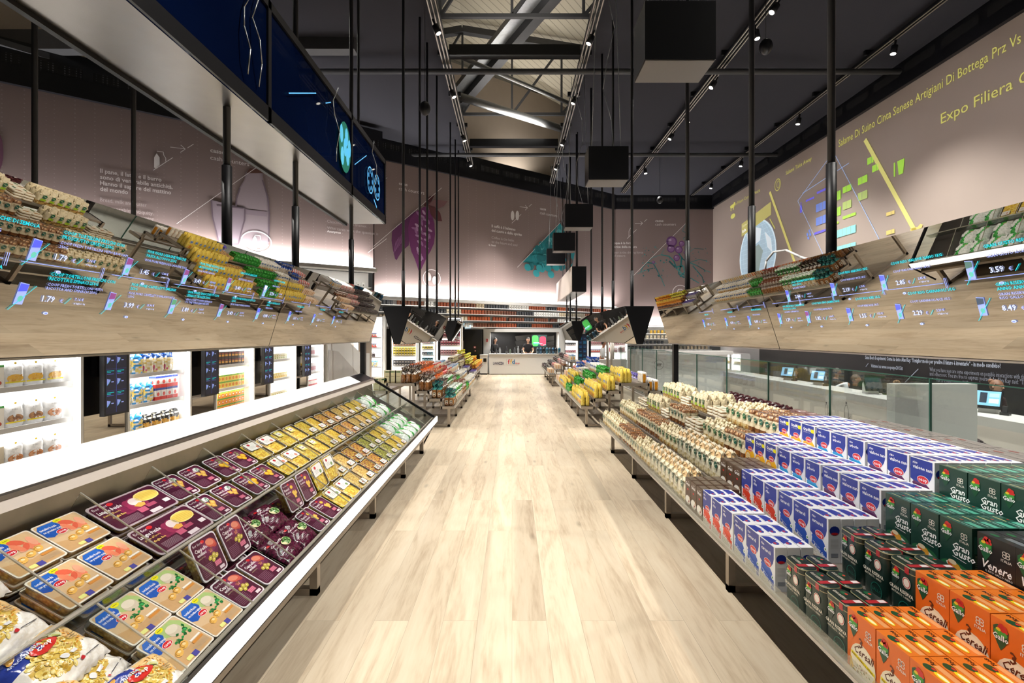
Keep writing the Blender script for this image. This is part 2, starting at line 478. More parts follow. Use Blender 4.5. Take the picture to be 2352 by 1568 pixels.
def tag(o, label, cat, group=None, kind=None):
    o['label'] = label; o['category'] = cat
    if group: o['group'] = group
    if kind: o['kind'] = kind
    return o
def struct(o):
    o['kind'] = 'structure'; return o
def empty(name, loc, rz=0, label=None, cat=None, group=None):
    o = bpy.data.objects.new(name, None); COL.objects.link(o)
    o.location = loc; o.rotation_euler = (0, 0, rz); o.empty_display_size = 0.05
    if label: tag(o, label, cat, group)
    return o
def place(proto, loc, rot, label, cat, group, scale=None):
    """a linked copy of a one-mesh prototype (mesh data) as an object of its own"""
    o = bpy.data.objects.new(proto.name, proto); COL.objects.link(o)
    o.location = loc
    if isinstance(rot, Matrix): o.rotation_euler = rot.to_euler()
    else: o.rotation_euler = rot if isinstance(rot, (tuple, list)) else (0, 0, rot)
    if scale: o.scale = scale
    return tag(o, label, cat, group)
def place_tree(root_spec, loc, rot, label, cat, group, scale=None):
    """root_spec = (name, mesh, [(child name, mesh), ...])"""
    o = bpy.data.objects.new(root_spec[0], root_spec[1]); COL.objects.link(o)
    o.location = loc
    if isinstance(rot, Matrix): o.rotation_euler = rot.to_euler()
    else: o.rotation_euler = rot if isinstance(rot, (tuple, list)) else (0, 0, rot)
    if scale: o.scale = scale
    for n, me in root_spec[2]:
        c = bpy.data.objects.new(n, me); COL.objects.link(c); c.parent = o
    return tag(o, label, cat, group)
ORD = ['zeroth', 'first', 'second', 'third', 'fourth', 'fifth', 'sixth', 'seventh', 'eighth', 'ninth', 'tenth', 'eleventh', 'twelfth']
def ordn(i):
    if i < len(ORD): return ORD[i]
    return '%d%s' % (i, 'th' if 10 <= i % 100 <= 20 else {1: 'st', 2: 'nd', 3: 'rd'}.get(i % 10, 'th'))
def px(u, v, Y):
    return Vector(((u - 1176) * Y / FPX, Y, EYE - (v - 769) * Y / FPX))

# ============================================================ THE ROOM
XR = 10.9          # right wall
LOW = -1.0         # floor level of the checkout area
mb = MB('pale_oak_planks'); mb.box(-15, 3.62, -3, 27, -0.2, 0.0)
struct(mb.build('floor'))
mb = MB('grey_laminate'); mb.box(3.62, XR + 0.2, -3, 27, LOW - 0.2, LOW, '#b9b2a8')
struct(mb.build('floor_checkout'))
mb = MB('warm_white'); mb.box(3.60, 3.66, -3, 18, LOW, 0.03)
struct(mb.build('trim_1'))

# ceiling: dark gauze fields left and right of the open bay
for nm, x0, x1 in (('ceiling_left', -7.3, TRACK_L - 0.05), ('ceiling_right', TRACK_R + 0.05, XR)):
    mb = MB('ceiling_gauze'); mb.box(x0, x1, -3, 27, CEIL, CEIL + 0.02)
    struct(mb.build(nm))
mb = MB('corrugated_beige_roof')
mb.poly([(-15, -3, 12.2), (-15, 27.5, 12.2), (-2, 27.5, 14.4), (-2, -3, 14.4)])
mb.poly([(-2, -3, 14.4), (-2, 27.5, 14.4), (XR + .2, 27.5, 12.2), (XR + .2, -3, 12.2)])
struct(mb.build('ceiling_roof'))

# oblique walls: section A (left), B (behind the bar), C (frontal), right wall
DX, DY = 0.817, 0.5764
A0 = Vector((-5.0, 17.4, 0)); B0 = Vector((-5.27, 18.5, 0))
DV = Vector((DX, DY, 0))
class Wall:
    def __init__(s, o, d):
        s.o = Vector(o); s.d = Vector(d).normalized(); s.n = s.d.cross(Vector((0, 0, 1)))   # n points to the viewer
        s.fr = F2(s.o, s.d, (0, 0, 1))
    def uv(s, u, v):
        """metres along and up the wall of the point seen at photo position u, v"""
        q = (u - 1176) / FPX
        t = (s.o.y * q - s.o.x) / (s.d.x - s.d.y * q)
        Y = s.o.y + s.d.y * t
        return (t, EYE - (v - 769) * Y / FPX)
    def depth(s, u):
        q = (u - 1176) / FPX
        return s.o.y + s.d.y * (s.o.y * q - s.o.x) / (s.d.x - s.d.y * q)
WA = Wall(A0 - DV * 16, DV)
WB = Wall(B0, DV)
WC = Wall((5.3, 26.2, 0), (1, 0, 0))
WR = Wall((XR, 26.2, 0), (0, -1, 0))
def slab(W, s0, s1, z0, z1, th, m, name, parent=None, off=0.0):
    mb = MB(m)
    p = [W.fr(s0, z0, off), W.fr(s1, z0, off), W.fr(s1, z0, off - th), W.fr(s0, z0, off - th)]
    q = [Vector((a.x, a.y, z1)) for a in p]
    mb.loft([p, q])
    return mb.build(name, parent)
COVE_A, COVE_B, COVE_C = 4.07, 3.2, 2.15
wa = struct(slab(WA, 3.5, 16.0, COVE_A, 7.95, 0.2, 'perforated_print_panel', 'wall_left'))
wb = struct(slab(WB, 0, 13.1, COVE_B, 8.45, 0.2, 'perforated_print_panel', 'wall_back'))
wc = struct(slab(WC, 0, XR - 5.3, COVE_C, 8.5, 0.2, 'perforated_print_panel', 'wall_back_right'))
wr = struct(slab(WR, 0, 29, 2.15, 8.57, 0.25, 'projection_wall', 'wall_right'))
# beige plaster walls that rise above the prints
struct(slab(WA, 0, 16.4, 7.95, 13.5, 0.2, 'beige_plaster', 'wall_upper_left', off=-0.9))
struct(slab(WB, -0.3, 17, 8.4, 13.8, 0.2, 'beige_plaster', 'wall_upper_back', off=-0.9))
mb = MB('beige_plaster'); mb.box(-15.2, -15, -3, 14, 0, 13); struct(mb.build('wall_far_left'))
# black band with vents above the prints
for nm, W, s0, s1, z0, h in (('trim_2', WA, 0, 16.3, 7.95, 1.1), ('trim_3', WB, -0.2, 13.2, 8.45, 0.95), ('trim_4', WC, 0, 5.6, 8.5, 0.85), ('trim_5', WR, 0, 29, 8.57, 0.7)):
    t = slab(W, s0, s1, z0, z0 + h, 0.35, 'black_lacquer', nm, off=0.12)
    struct(t)
    mb = MB('perforated_vent'); k = s0 + 0.3
    while k < s1 - 0.8:
        mb.dp(W.fr, [(k, z0 + h * .45), (k + 0.95, z0 + h * .45), (k + 0.95, z0 + h * .45 + 0.24), (k, z0 + h * .45 + 0.24)], '#000000', 0.13)
        k += 1.15
    mb.build('vent', t)

# cove ledges with LED strips, and the canister shelving below
def cove(W, s0, s1, z, nm, depth=0.45):
    t = slab(W, s0, s1, z - 0.14, z - 0.02, depth, 'white_laminate', nm, off=depth - 0.05); struct(t)
    mb = MB('led_strip'); a = W.fr(s0, z, 0.22); b = W.fr(s1, z, 0.22)
    mb.beam(a, b, 0.05, 0.02); mb.build('led_strip', t)
    L_ = s1 - s0; c = W.fr((s0 + s1) / 2, z + 0.03, 0.16)
    ang = atan2(W.d.y, W.d.x)
    area('cove_light', c, (pi - radians(12), 0, ang), L_, 0.1, 26 * L_, (1, 0.98, 0.97), 150)
cove(WA, 4, 16, COVE_A, 'trim_6'); cove(WB, 0, 13.1, COVE_B, 'trim_7'); cove(WC, 0, XR - 5.3, COVE_C, 'trim_8')

CAN = {}
def canister(c):
    if c in CAN: return CAN[c]
    mb = MB('matte_print')
    dark = c in ('#2c2e33', '#33363c')
    rings = [[(x, y, z) for x, y in rrect(0.11 * f, 0.1 * f, 0.025 * f, 2)] for z, f in ((0, 1), (0.14, 1), (0.142, 0.96), (0.15, 0.96), (0.152, 1.02), (0.175, 1.02))]
    mb.loft(rings, c)
    fr = F2((0, -0.0502, 0), (1, 0, 0), (0, 0, 1))
    mb.dp(fr, [(-.02, .05), (.02, .05), (.02, .09), (-.02, .09)], '#8e8a84' if dark else '#5c554d', 0.001)
    CAN[c] = mb.mesh('canister'); return CAN[c]
CCOL = ['#7b4a35', '#35373d', '#b3572e', '#f1efea', '#c9b79a', '#4a4d52', '#8c8474', '#d9ccb0', '#6c3f2f', '#e8e6e0', '#9b4a2a', '#2c2e33']
CNAME = {'#7b4a35': 'brown', '#35373d': 'charcoal', '#b3572e': 'orange', '#f1efea': 'white', '#c9b79a': 'tan', '#4a4d52': 'slate grey', '#8c8474': 'olive grey',
         '#d9ccb0': 'cream', '#6c3f2f': 'dark brown', '#e8e6e0': 'off-white', '#9b4a2a': 'rust', '#2c2e33': 'black', '#e0b030': 'yellow', '#3a7fb0': 'blue'}
def canister_wall(W, s0, s1, zs, where, group, nm, limit, cols=CCOL, ztop=None, gap=0.145):
    t = slab(W, s0, s1, zs[0] - 0.1, ztop or zs[-1] + 0.5, 0.06, 'white_laminate', nm, off=-0.22); struct(t)
    for z in zs:
        slab(W, s0, s1, z - 0.03, z, 0.3, 'white_laminate', 'shelf', t, off=0.1)
    n = 0; stuff = MB('matte_print')
    ang = atan2(W.d.y, W.d.x)
    for ri, z in enumerate(reversed(zs)):
        s = s0 + 0.15; ci = rnd.randrange(len(cols)); run = rnd.randint(3, 8); k = 0
        while s < s1 - 0.12:
            if run == 0:
                ci = (ci + rnd.randint(1, len(cols) - 1)) % len(cols); run = rnd.randint(3, 9)
                if rnd.random() < 0.25: s += gap
            run -= 1; k += 1
            p = W.fr(s, 0, -0.03)
            c = cols[ci]
            if n < limit:
                place(canister(c), (p.x, p.y, z), ang, '%s square canister, %s shelf from top, %s from left, %s' % (CNAME[c], ordn(ri + 1), ordn(k), where), 'canister', group)
                n += 1
            else:
                q = [(W.fr(s + dx, 0, -0.03 + dy), z) for dx, dy in ((-.055, .05), (.055, .05), (.055, -.05), (-.055, -.05))]
                stuff.loft([[(v.x, v.y, zz) for v, zz in q], [(v.x, v.y, zz + .17) for v, zz in q]], c)
            s += gap
    if stuff.v:
        so = stuff.build('canister_rows'); tag(so, 'remaining rows of small canisters on the lower shelves, ' + where, 'canisters', None, 'stuff')
    c = W.fr((s0 + s1) / 2, (ztop or zs[-1] + .4) - .02, 0.42)
    area('shelf_wash_light', c, (radians(18), 0, ang), s1 - s0, 0.1, 2.6 * (s1 - s0), (1, 0.97, 0.93), 170)
    return n
canister_wall(WB, 0.1, 12.9, [2.05, 2.33, 2.61, 2.89], 'back wall above the bar', 'canisters on the back wall shelves', 'wall_back_shelving', 190, ztop=COVE_B - 0.14)
canister_wall(WA, 11.5, 15.9, [2.2, 2.6, 3.0, 3.4], 'left back wall', 'canisters on the left back wall', 'wall_left_shelving', 50, ztop=COVE_A - 0.14, gap=0.19)
canister_wall(WC, 0.1, 5.5, [0.93, 1.22, 1.5, 1.78], 'wall under the water print', 'canisters under the water print', 'wall_right_shelving', 58, ztop=COVE_C - 0.14, gap=0.2,
              cols=['#35373d', '#c9b79a', '#2c2e33', '#8c8474', '#e0b030', '#d9ccb0'])
# white fields below the canister shelves
struct(slab(WB, 9.6, 13.1, -1, 1.95, 0.1, 'warm_white', 'wall_back_lower', off=-0.15))
struct(slab(WB, 0, 9.6, 0, 1.95, 0.1, 'dark_panel', 'wall_back_dark', off=-0.5))
struct(slab(WA, 0, 16, 0, 2.1, 0.1, 'warm_white', 'wall_left_lower', off=-0.15))
struct(slab(WC, 0, XR - 5.3, LOW, 0.83, 0.1, 'warm_white', 'wall_right_lower', off=-0.1))
struct(slab(WR, 5.0, 29, LOW, 2.15, 0.1, 'dark_panel', 'wall_checkout', off=0.05))
struct(slab(WR, 0, 5.0, LOW, 2.15, 0.1, 'white_laminate', 'wall_checkout_white', off=-0.4))

# ---- writing and pictures on the prints
def PX(W, x, y, ox, oy, k):
    return W.uv(ox + x * k, oy + y * k)
def wtext(mb, W, t, u, v, hpx, col, bold=False, al='l', fit=None, m='matte_print'):
    s, z = W.uv(u, v); Y = W.depth(u)
    f = None
    if fit: f = W.uv(fit, v)[0] - s
    mb.dt(W.fr, t, s, z, hpx * Y / FPX / 0.7, col, 0.012, m, al, bold, fit=f, res=2)
def wline(mb, W, pts, wpx, col, off=0.01, m='matte_print', closed=False):
    q = [W.uv(*p) for p in pts]
    mb.dpl(W.fr, q, wpx * W.depth(pts[0][0]) / FPX, col, off, m, closed)
def wpoly(mb, W, pts, col, off=0.008, m='matte_print'):
    mb.dp(W.fr, [W.uv(*p) for p in pts], col, off, m)
def well(mb, W, u, v, ru, rv, col, off=0.008, rot=0, m='matte_print', n=18):
    wpoly(mb, W, ell(u, v, ru, rv, n, rot), col, off, m)
def k3(pts, ox=850, oy=350, k=0.3614): return [(ox + a * k, oy + b * k) for a, b in pts]
WHT = '#e9e2df'
# section B: cocoa pod
mb = MB('matte_print')
wpoly(mb, WB, k3([(290, 370), (240, 410), (190, 450), (140, 500), (136, 560), (145, 620), (158, 675), (168, 685), (182, 660), (200, 630), (245, 590), (250, 480)]), '#5a2852')
wpoly(mb, WB, k3([(345, 345), (365, 352), (392, 395), (408, 450), (412, 520), (405, 580), (385, 625), (360, 665), (345, 700), (325, 742), (308, 755), (298, 720), (285, 680), (262, 630), (246, 560), (240, 480), (255, 420), (290, 375)]), '#692a5e', 0.010)
for i in range(34):
    t = rnd.random(); a = rnd.random() - .5
    uu, vv = 326 + a * 120 * sin(pi * (0.12 + t * 0.85)), 375 + t * 300
    well(mb, WB, 850 + uu * .3614, 350 + vv * .3614, 6.5, 2.6, rnd.choice(['#a57aa0', '#93608d', '#b48fb0']), 0.012, rnd.uniform(0.3, 1.4), n=10)
for i in range(7):
    wline(mb, WB, k3([(150 + i * 9, 640 - i * 12), (165 + i * 9, 560 - i * 10)]), 1, '#93608d', 0.012)
wpoly(mb, WB, k3([(340, 335), (375, 280), (408, 272), (385, 320), (350, 345)]), '#4d2024', 0.011)
wpoly(mb, WB, k3([(366, 330), (410, 345), (445, 385), (457, 437), (420, 435), (385, 395)]), '#5d3033', 0.011)
wpoly(mb, WB, k3([(366, 322), (410, 300), (450, 303), (493, 310), (470, 340), (430, 358), (390, 345)]), '#7d5a5c', 0.011)
wline(mb, WB, k3([(0, 615), (455, 225)]), 1.0, WHT, 0.013)
wline(mb, WB, k3([(90, 175), (108, 160)]), 1.2, WHT, 0.013)
s_, z_ = WB.uv(850 + 392 * .3614, 350 + 800 * .3614)
mb.ring(WB.fr, s_, z_, .40, .37, .025, WHT, 0.012)
mb.dp(WB.fr, ell(s_ - .13, z_ + .06, .1, .18, 12, .15), '#cdbfbc', 0.012); mb.dp(WB.fr, ell(s_ + .12, z_ - .07, .1, .17, 12, 0), WHT, 0.012)
wtext(mb, WB, 'casse', 916, 424, 7, WHT, True); wtext(mb, WB, 'cash counters', 916, 436.5, 8, WHT)
wtext(mb, WB, 'casse', 1240, 481, 6, WHT, True); wtext(mb, WB, 'cash counters', 1240, 491.5, 6.5, WHT)
wline(mb, WB, k3([(950, 345), (1000, 352)]), 1, WHT); wline(mb, WB, k3([(985, 335), (1000, 352), (985, 367)]), 1, WHT); wline(mb, WB, k3([(1008, 345), (1027, 328)]), 1, WHT)
well(mb, WB, 1177, 495, 4, 11, WHT, 0.01); well(mb, WB, 1188, 495, 4, 11, WHT, 0.01); wline(mb, WB, k3([(900, 450), (960, 392)]), 1, WHT)
for t, y in (('Il caffè è il balsamo', 472), ('del cuore e dello spirito', 500)): wtext(mb, WB, t, 1129, 350 + y * .3614 + 1, 6.2, WHT, True)
for t, y in (('Coffee is the balm', 545), ('to the heart and soul', 572)): wtext(mb, WB, t, 1129, 350 + y * .3614 + 1, 6, '#c9bcb9')
wtext(mb, WB, 'G. Verdi', 1122, 564, 4, WHT, True)
# coffee beans
wline(mb, WB, k3([(935, 730), (1228, 425)]), 1, WHT, 0.014)
wpoly(mb, WB, k3([(1228, 425), (1260, 425), (1262, 600), (1300, 640), (1280, 740), (1190, 740), (1090, 735), (1000, 700), (968, 698)]), '#1c7f86', 0.009)
for i in range(60):
    for _ in range(20):
        uu, vv = rnd.uniform(975, 1275), rnd.uniform(450, 740)
        if vv > 430 + (1228 - uu) * 1.04 + 12: break
    else: continue
    c = rnd.choice(['#2f9aa0', '#218990', '#55adb1', '#157077'])
    if uu > 1225: c = rnd.choice(['#5d4a48', '#4a3a3a', '#7a5f58'])
    well(mb, WB, 850 + uu * .3614, 350 + vv * .3614, 6.5, 8.5, c, 0.011 + i * 0.0001, rnd.uniform(-.6, .6), n=12)
    wline(mb, WB, [(850 + uu * .3614 - 2, 350 + vv * .3614 - 6), (850 + uu * .3614 + 2, 350 + vv * .3614 + 6)], .8, '#0f5f66', 0.018)
for a, b in ((1000, 730), (1055, 768), (1130, 735), (1148, 775), (1180, 730), (1075, 735)):
    well(mb, WB, 850 + a * .3614, 350 + b * .3614, 7, 9, '#2b959b', 0.019, -.5, n=12)
mb.build('wall_lettering', wb)
# section C: water splash
mb = MB('matte_print')
wtext(mb, WC, 'casse', 1505, 510, 6.3, WHT, True); wtext(mb, WC, 'cash counters', 1505, 518, 6, WHT)
wline(mb, WC, k3([(1683, 452), (1730, 450)]), 1, WHT); wline(mb, WC, k3([(1718, 438), (1732, 450), (1718, 463)]), 1, WHT); wline(mb, WC, k3([(1742, 440), (1760, 424)]), 1, WHT)
wline(mb, WC, k3([(1645, 535), (1645, 500), (1655, 480), (1660, 480), (1672, 500), (1672, 520)]), 1.1, WHT); wline(mb, WC, k3([(1633, 548), (1693, 490)]), 1, WHT)
for t, y in (("L'acqua è la forza", 582), ('motrice della natura', 606)): wtext(mb, WC, t, 1402, 350 + y * .3614, 5.2, WHT, True)
for t, y in (('Water is the driving force', 642), ('of all nature', 662)): wtext(mb, WC, t, 1402, 350 + y * .3614, 5, '#c9bcb9')
wline(mb, WC, k3([(1673, 783), (2012, 445)]), 1, WHT, 0.012)
for a, b, r in ((1916, 567, 34), (1912, 612, 25), (1962, 618, 24), (1980, 580, 18), (1948, 670, 20), (2002, 636, 11), (1800, 698, 10)):
    s_, z_ = WC.uv(850 + a * .3614, 350 + b * .3614); rr = r * .3614 * 26.2 / FPX
    mb.dp(WC.fr, ell(s_, z_, rr, rr, 16), '#8a6490', 0.012); mb.ring(WC.fr, s_, z_, rr, rr, rr * .25, '#6a3f75', 0.014)
    mb.dp(WC.fr, ell(s_ - rr * .3, z_ + rr * .3, rr * .3, rr * .2, 8), '#b9a0bd', 0.015)
TEAL = ['#2f6f70', '#3c8280', '#265d60', '#568f8c']
def splash(pts, w0, w1):
    n = len(pts) - 1
    for i in range(n):
        wd = w0 + (w1 - w0) * i / n
        wline(mb, WC, k3([pts[i], pts[i + 1]]), wd, rnd.choice(TEAL), 0.010 + i * .0001)
splash([(2010, 450), (1985, 500), (2030, 520), (1990, 545), (2040, 610)], 1.2, 1)
splash([(1870, 610), (1850, 650), (1790, 670), (1760, 700), (1730, 735), (1720, 760)], 1, 2.2)
splash([(1850, 650), (1900, 660), (1930, 690), (1950, 740), (1980, 770), (2010, 785)], 2.5, 3.5)
splash([(1760, 700), (1800, 705), (1830, 760), (1850, 800), (1872, 850)], 2.8, 1)
splash([(1960, 640), (1990, 680), (2030, 700), (2080, 720), (2130, 750), (2165, 762)], 3, 1)
splash([(1980, 670), (1975, 720), (1960, 770), (1985, 790), (2040, 800), (2090, 830)], 4, 1.5)
splash([(2020, 640), (2060, 610), (2120, 615)], 1, 1.5); splash([(2030, 700), (2090, 680), (2140, 688)], 1.5, 1)
splash([(2050, 720), (2110, 790), (2120, 830)], 2.4, 1); splash([(1700, 770), (1760, 745), (1800, 735)], 1.3, 2.5)
splash([(1900, 690), (1940, 730), (1990, 720), (2000, 760), (1970, 790)], 4, 3)
for i in range(80):
    a = rnd.uniform(1720, 2170); b = rnd.uniform(600, 850)
    if abs((b - 700) - (a - 1950) * .2) > 130: continue
    r = rnd.uniform(.6, 1.9); well(mb, WC, 850 + a * .3614, 350 + b * .3614, r, r, rnd.choice(TEAL), 0.011, n=7)
s_, z_ = WC.uv(1562, 672); mb.ring(WC.fr, s_, z_, .42, .42, .03, WHT, 0.012); wline(mb, WC, [(1552, 680), (1558, 664), (1566, 664), (1572, 680)], 1.4, WHT)
mb.build('wall_lettering', wc)
# section A: milk bottle
mb = MB('matte_print')
def k5(pts): return [(a * .3827, b * .3827) for a, b in pts]
wtext(mb, WA, 'casse', 483, 349, 9.5, WHT, True); wtext(mb, WA, 'cash counters', 483, 366, 10, WHT)
for t, y in (('Il pane, il latte e il burro', 1045), ('sono di venerabile antichità.', 1082), ('Hanno il sapore del mattino', 1118), ('del mondo', 1153)):
    wtext(mb, WA, t, 230, y * .3827 - 3.5, 9.6, '#d6ccc9', True, fit={1045: 371, 1082: 397, 1118: 393, 1153: 294}[y])
for t, y, f in (('Bread, milk and butter', 1208, 337), ('of venerable antiquity.', 1255, 353), ('The taste of the morning', 1290, 353)): wtext(mb, WA, t, 230, y * .3827, 9, '#b8aba8', fit=f)
wline(mb, WA, k5([(1022, 883), (1110, 893)]), 1.2, WHT); wline(mb, WA, k5([(1085, 870), (1112, 895), (1082, 915)]), 1.2, WHT); wline(mb, WA, k5([(1125, 888), (1162, 865)]), 1.2, WHT)
wpoly(mb, WA, k5([(925, 1005), (925, 945), (940, 920), (958, 945), (958, 990), (935, 1012)]), WHT); wline(mb, WA, k5([(942, 908), (980, 912), (982, 930), (995, 950), (995, 970)]), 1.3, WHT)
wline(mb, WA, k5([(920, 1022), (1037, 946)]), 1.2, WHT)
wline(mb, WA, k5([(1060, 1343), (1563, 988), (1765, 1130)]), 1.1, WHT, 0.014)
DG, MG = '#6f5f69', '#8f7f88'
bot = [(1480, 1035), (1470, 1080), (1440, 1130), (1420, 1190), (1415, 1280), (1418, 1450), (1425, 1475), (1600, 1480), (1612, 1450), (1615, 1280), (1608, 1190), (1590, 1130), (1575, 1080), (1572, 1035)]
wpoly(mb, WA, k5(bot), '#9c8d92', 0.007); wline(mb, WA, k5(bot), 2.2, MG, 0.009, closed=True)
wline(mb, WA, k5(bot[2:6]), 3, DG, 0.011); wline(mb, WA, k5(bot[8:13]), 3, DG, 0.011)
wpoly(mb, WA, k5([(1430, 1250), (1600, 1270), (1602, 1300), (1430, 1282)]), MG, 0.010)
wpoly(mb, WA, k5([(1478, 1040), (1500, 1010), (1560, 1012), (1580, 1040)]), '#5d3b30', 0.012)
gl = [(1268, 1200), (1275, 1300), (1300, 1400), (1315, 1470), (1430, 1465), (1445, 1400), (1468, 1320), (1470, 1250)]
wpoly(mb, WA, k5(gl), '#95868f', 0.012); wline(mb, WA, k5(gl), 3, DG, 0.014); wline(mb, WA, k5([(1300, 1232), (1460, 1250)]), 3, DG, 0.014)
s_, z_ = WA.uv(589, 555); mb.ring(WA.fr, s_, z_, .44, .34, .03, '#ffffff', 0.016); wpoly(mb, WA, [(580, 573), (580, 549), (585, 541), (590, 549), (590, 573)], '#ffffff', 0.016)
wline(mb, WA, [(585, 540), (597, 541), (599, 552), (599, 573), (590, 573)], 1.4, '#ffffff', 0.016)
for t, y in (("Chocolate is the answer.", 531), ('Who cares what the question is', 546)): wtext(mb, WA, t, 751, y - 22 + 2, 6.5, '#b8aba8')
wtext(mb, WA, 'Anonymus', 751, 531 + 2, 5, WHT, True)
wline(mb, WA, [(845, 615 - 35), (888, 540 + 8)], 1, WHT, 0.014)
well(mb, WA, -6, 350, 14, 45, '#6d4358', 0.01)
mb.build('wall_lettering', wa)

# projected writing on the right wall (light from the projectors)
YL, LBL = '#c9c56a', '#a9c9e0'
mb = MB('soft_graphic')
fr = WR.fr
def R(Y, z): return (26.2 - Y, z)
def rtext(t, Y0, Y1, z, h, col, bold=False):
    mb.dt(fr, t, 26.2 - Y0, z, h / 0.7, col, 0.02, None, 'l', bold, fit=(Y0 - Y1) if Y1 else None, res=2)
rtext('Salame Di Suino Cinta Senese Artigiani Di Bottega Prz Vs Gr 70 Gr', 16.1, 9.3, 7.95, 0.24, YL)
rtext('Expo Filiera Carne E Pesce', 12.26, 8.2, 7.05, 0.26, YL)
rtext('Salumi Take Away', 19.2, 17.55, 8.05, 0.15, YL)
rtext('Expo Filiera Carne e Pesce', 23.9, 21.2, 8.0, 0.15, YL)
mb.dl(fr, R(14.9, 7.72), R(13.05, 4.5), 0.13, '#cfc878', 0.02); mb.dl(fr, R(20.4, 7.73), R(18.55, 4.4), 0.13, '#c9c070', 0.02)
for a, b in ((R(18.4, 6.8), R(16.45, 7.85)), (R(16.3, 7.8), R(14.3, 4.5)), (R(18.4, 6.8), R(16.7, 4.2)), (R(18.1, 7.0), R(15.6, 7.25))):
    mb.dl(fr, a, b, 0.022, '#9fb6dd', 0.02)
# globe
gx, gz = R(21.5, 5.25)
mb.dp(fr, ell(gx, gz, 1.6, 1.55, 40), '#a9bfcc', 0.012)
mb.ring(fr, gx, gz, 1.6, 1.55, .07, '#dcecf5', 0.014, n=40)
for i in range(13):
    t = -0.85 + i * 0.14; hw = 1.6 * sqrt(1 - t * t)
    mb.dl(fr, (gx - hw, gz + t * 1.5), (gx + hw * .95, gz + t * 1.5), .012, '#c3d6e0', 0.015)
for i in range(9):
    rx = 1.6 * abs(cos(pi * i / 9))
    mb.ring(fr, gx, gz, rx + .01, 1.5, .012, '#c3d6e0', 0.015, n=24)
mb.dp(fr, [(gx - .9, gz + 1.1), (gx - .2, gz + 1.3), (gx + .4, gz + 1.1), (gx + .3, gz + .6), (gx - .1, gz + .5), (gx - .3, gz + .8), (gx - .8, gz + .7)], '#dfeaf0', 0.018)
mb.dp(fr, [(gx - .5, gz + .35), (gx + .2, gz + .45), (gx + .55, gz + .1), (gx + .35, gz - .3), (gx + .15, gz - .9), (gx - .1, gz - 1.0), (gx - .2, gz - .4), (gx - .5, gz - .05)], '#8f9f9c', 0.018)
mb.dp(fr, [(gx + .7, gz + .9), (gx + 1.2, gz + .5), (gx + 1.3, gz - .1), (gx + .9, gz + .2)], '#dfeaf0', 0.018)
mb.dp(fr, [R(22.9, 6.35), R(20.3, 6.75), R(20.3, 7.3), R(22.9, 6.95)], '#b9b06a', 0.02)
mb.dt(fr, 'Carne Di Suino', R(22.8, 0)[0], 6.75, .17, '#e9e6c9', 0.03, rot=.14); mb.dt(fr, 'Italia', R(22.8, 0)[0], 6.5, .2, '#ffffff', 0.03, bold=True, rot=.14)
mb.dl(fr, R(20.4, 6.6), R(20.0, 6.1), .05, YL, 0.02)
# chart blocks
def blk(Y0, Y1, z, h, col):
    mb.dp(fr, [R(Y0, z), R(Y1, z), R(Y1, z + h), R(Y0, z + h)], col, 0.02)
PU, GR, CY, BL = '#6a62d8', '#9fd24a', '#86cfc4', '#6f86cf'
for Y0, Y1, z, h, c in ((17.9, 17.4, 6.62, .07, PU), (17.25, 16.3, 6.72, .08, PU), (17.3, 16.7, 6.08, .28, BL), (16.5, 16.0, 6.2, .3, GR), (15.9, 15.5, 6.35, .2, GR), (15.2, 14.8, 6.4, .22, GR),
                         (17.3, 16.7, 5.6, .28, BL), (16.5, 16.0, 5.68, .28, GR), (15.9, 15.5, 5.8, .25, '#a3b56a'), (15.2, 14.8, 5.9, .25, '#a3b56a'), (17.4, 16.7, 5.3, .08, PU),
                         (16.5, 16.1, 5.42, .07, GR), (15.9, 15.3, 5.5, .09, GR), (16.5, 15.3, 4.95, .25, CY), (16.5, 15.3, 4.35, .3, CY), (16.5, 15.3, 3.9, .3, CY),
                         (14.8, 14.55, 6.9, .2, GR), (14.6, 14.35, 6.6, .2, GR), (14.05, 13.75, 5.15, .1, '#c9b56a'), (14.05, 13.75, 4.6, .12, '#c9b56a')):
    blk(Y0, Y1, z, h, c)
    k = Y0 - .18
    while k > Y1 + .05:
        mb.dl(fr, R(k, z), R(k, z + h), .012, '#8f847c', 0.024); k -= .2
# icons: cow, fish, salami slice, bottle, wheat, glass
def icon_cow(Y, z, s, col):
    x, _ = R(Y, z)
    P = [(0, .5), (.6, .5), (.8, .65), (1, .55), (.9, .35), (.75, .35), (.72, 0), (.62, 0), (.6, .22), (.25, .22), (.22, 0), (.1, 0), (.08, .3), (0, .35)]
    mb.dp(fr, [(x + a * s, z + b * s) for a, b in P], col, 0.02)
icon_cow(24.1, 7.85, .55, YL); mb.dp(fr, ell(R(23.8, 0)[0], 7.55, .25, .12, 12), YL, .02); icon_cow(13.2, 4.4, .4, '#c9b56a')
x, z = R(19.8, 7.85); mb.ring(fr, x, z, .22, .25, .03, YL, .02); mb.ring(fr, x + .05, z, .12, .15, .02, YL, .02)
x, z = R(18.2, 6.3); mb.dp(fr, [(x - .06, z), (x + .06, z), (x + .06, z + .22), (x + .02, z + .3), (x + .02, z + .4), (x - .02, z + .4), (x - .02, z + .3), (x - .06, z + .22)], PU, .02)
x, z = R(17.8, 5.4)
for a, b in ((0, 0), (.12, .1), (.05, -.14), (.17, -.03)): mb.dp(fr, ell(x + a, z + b, .05, .07, 8, .5), BL, .02)
x, z = R(13.6, 6.2); mb.dp(fr, [(x, z), (x + .15, z), (x + .2, z + .4), (x - .05, z + .4)], GR, .02); mb.dl(fr, (x - .15, z), (x - .15, z + .4), .05, GR, .02)
mb.build('wall_projection', wr)
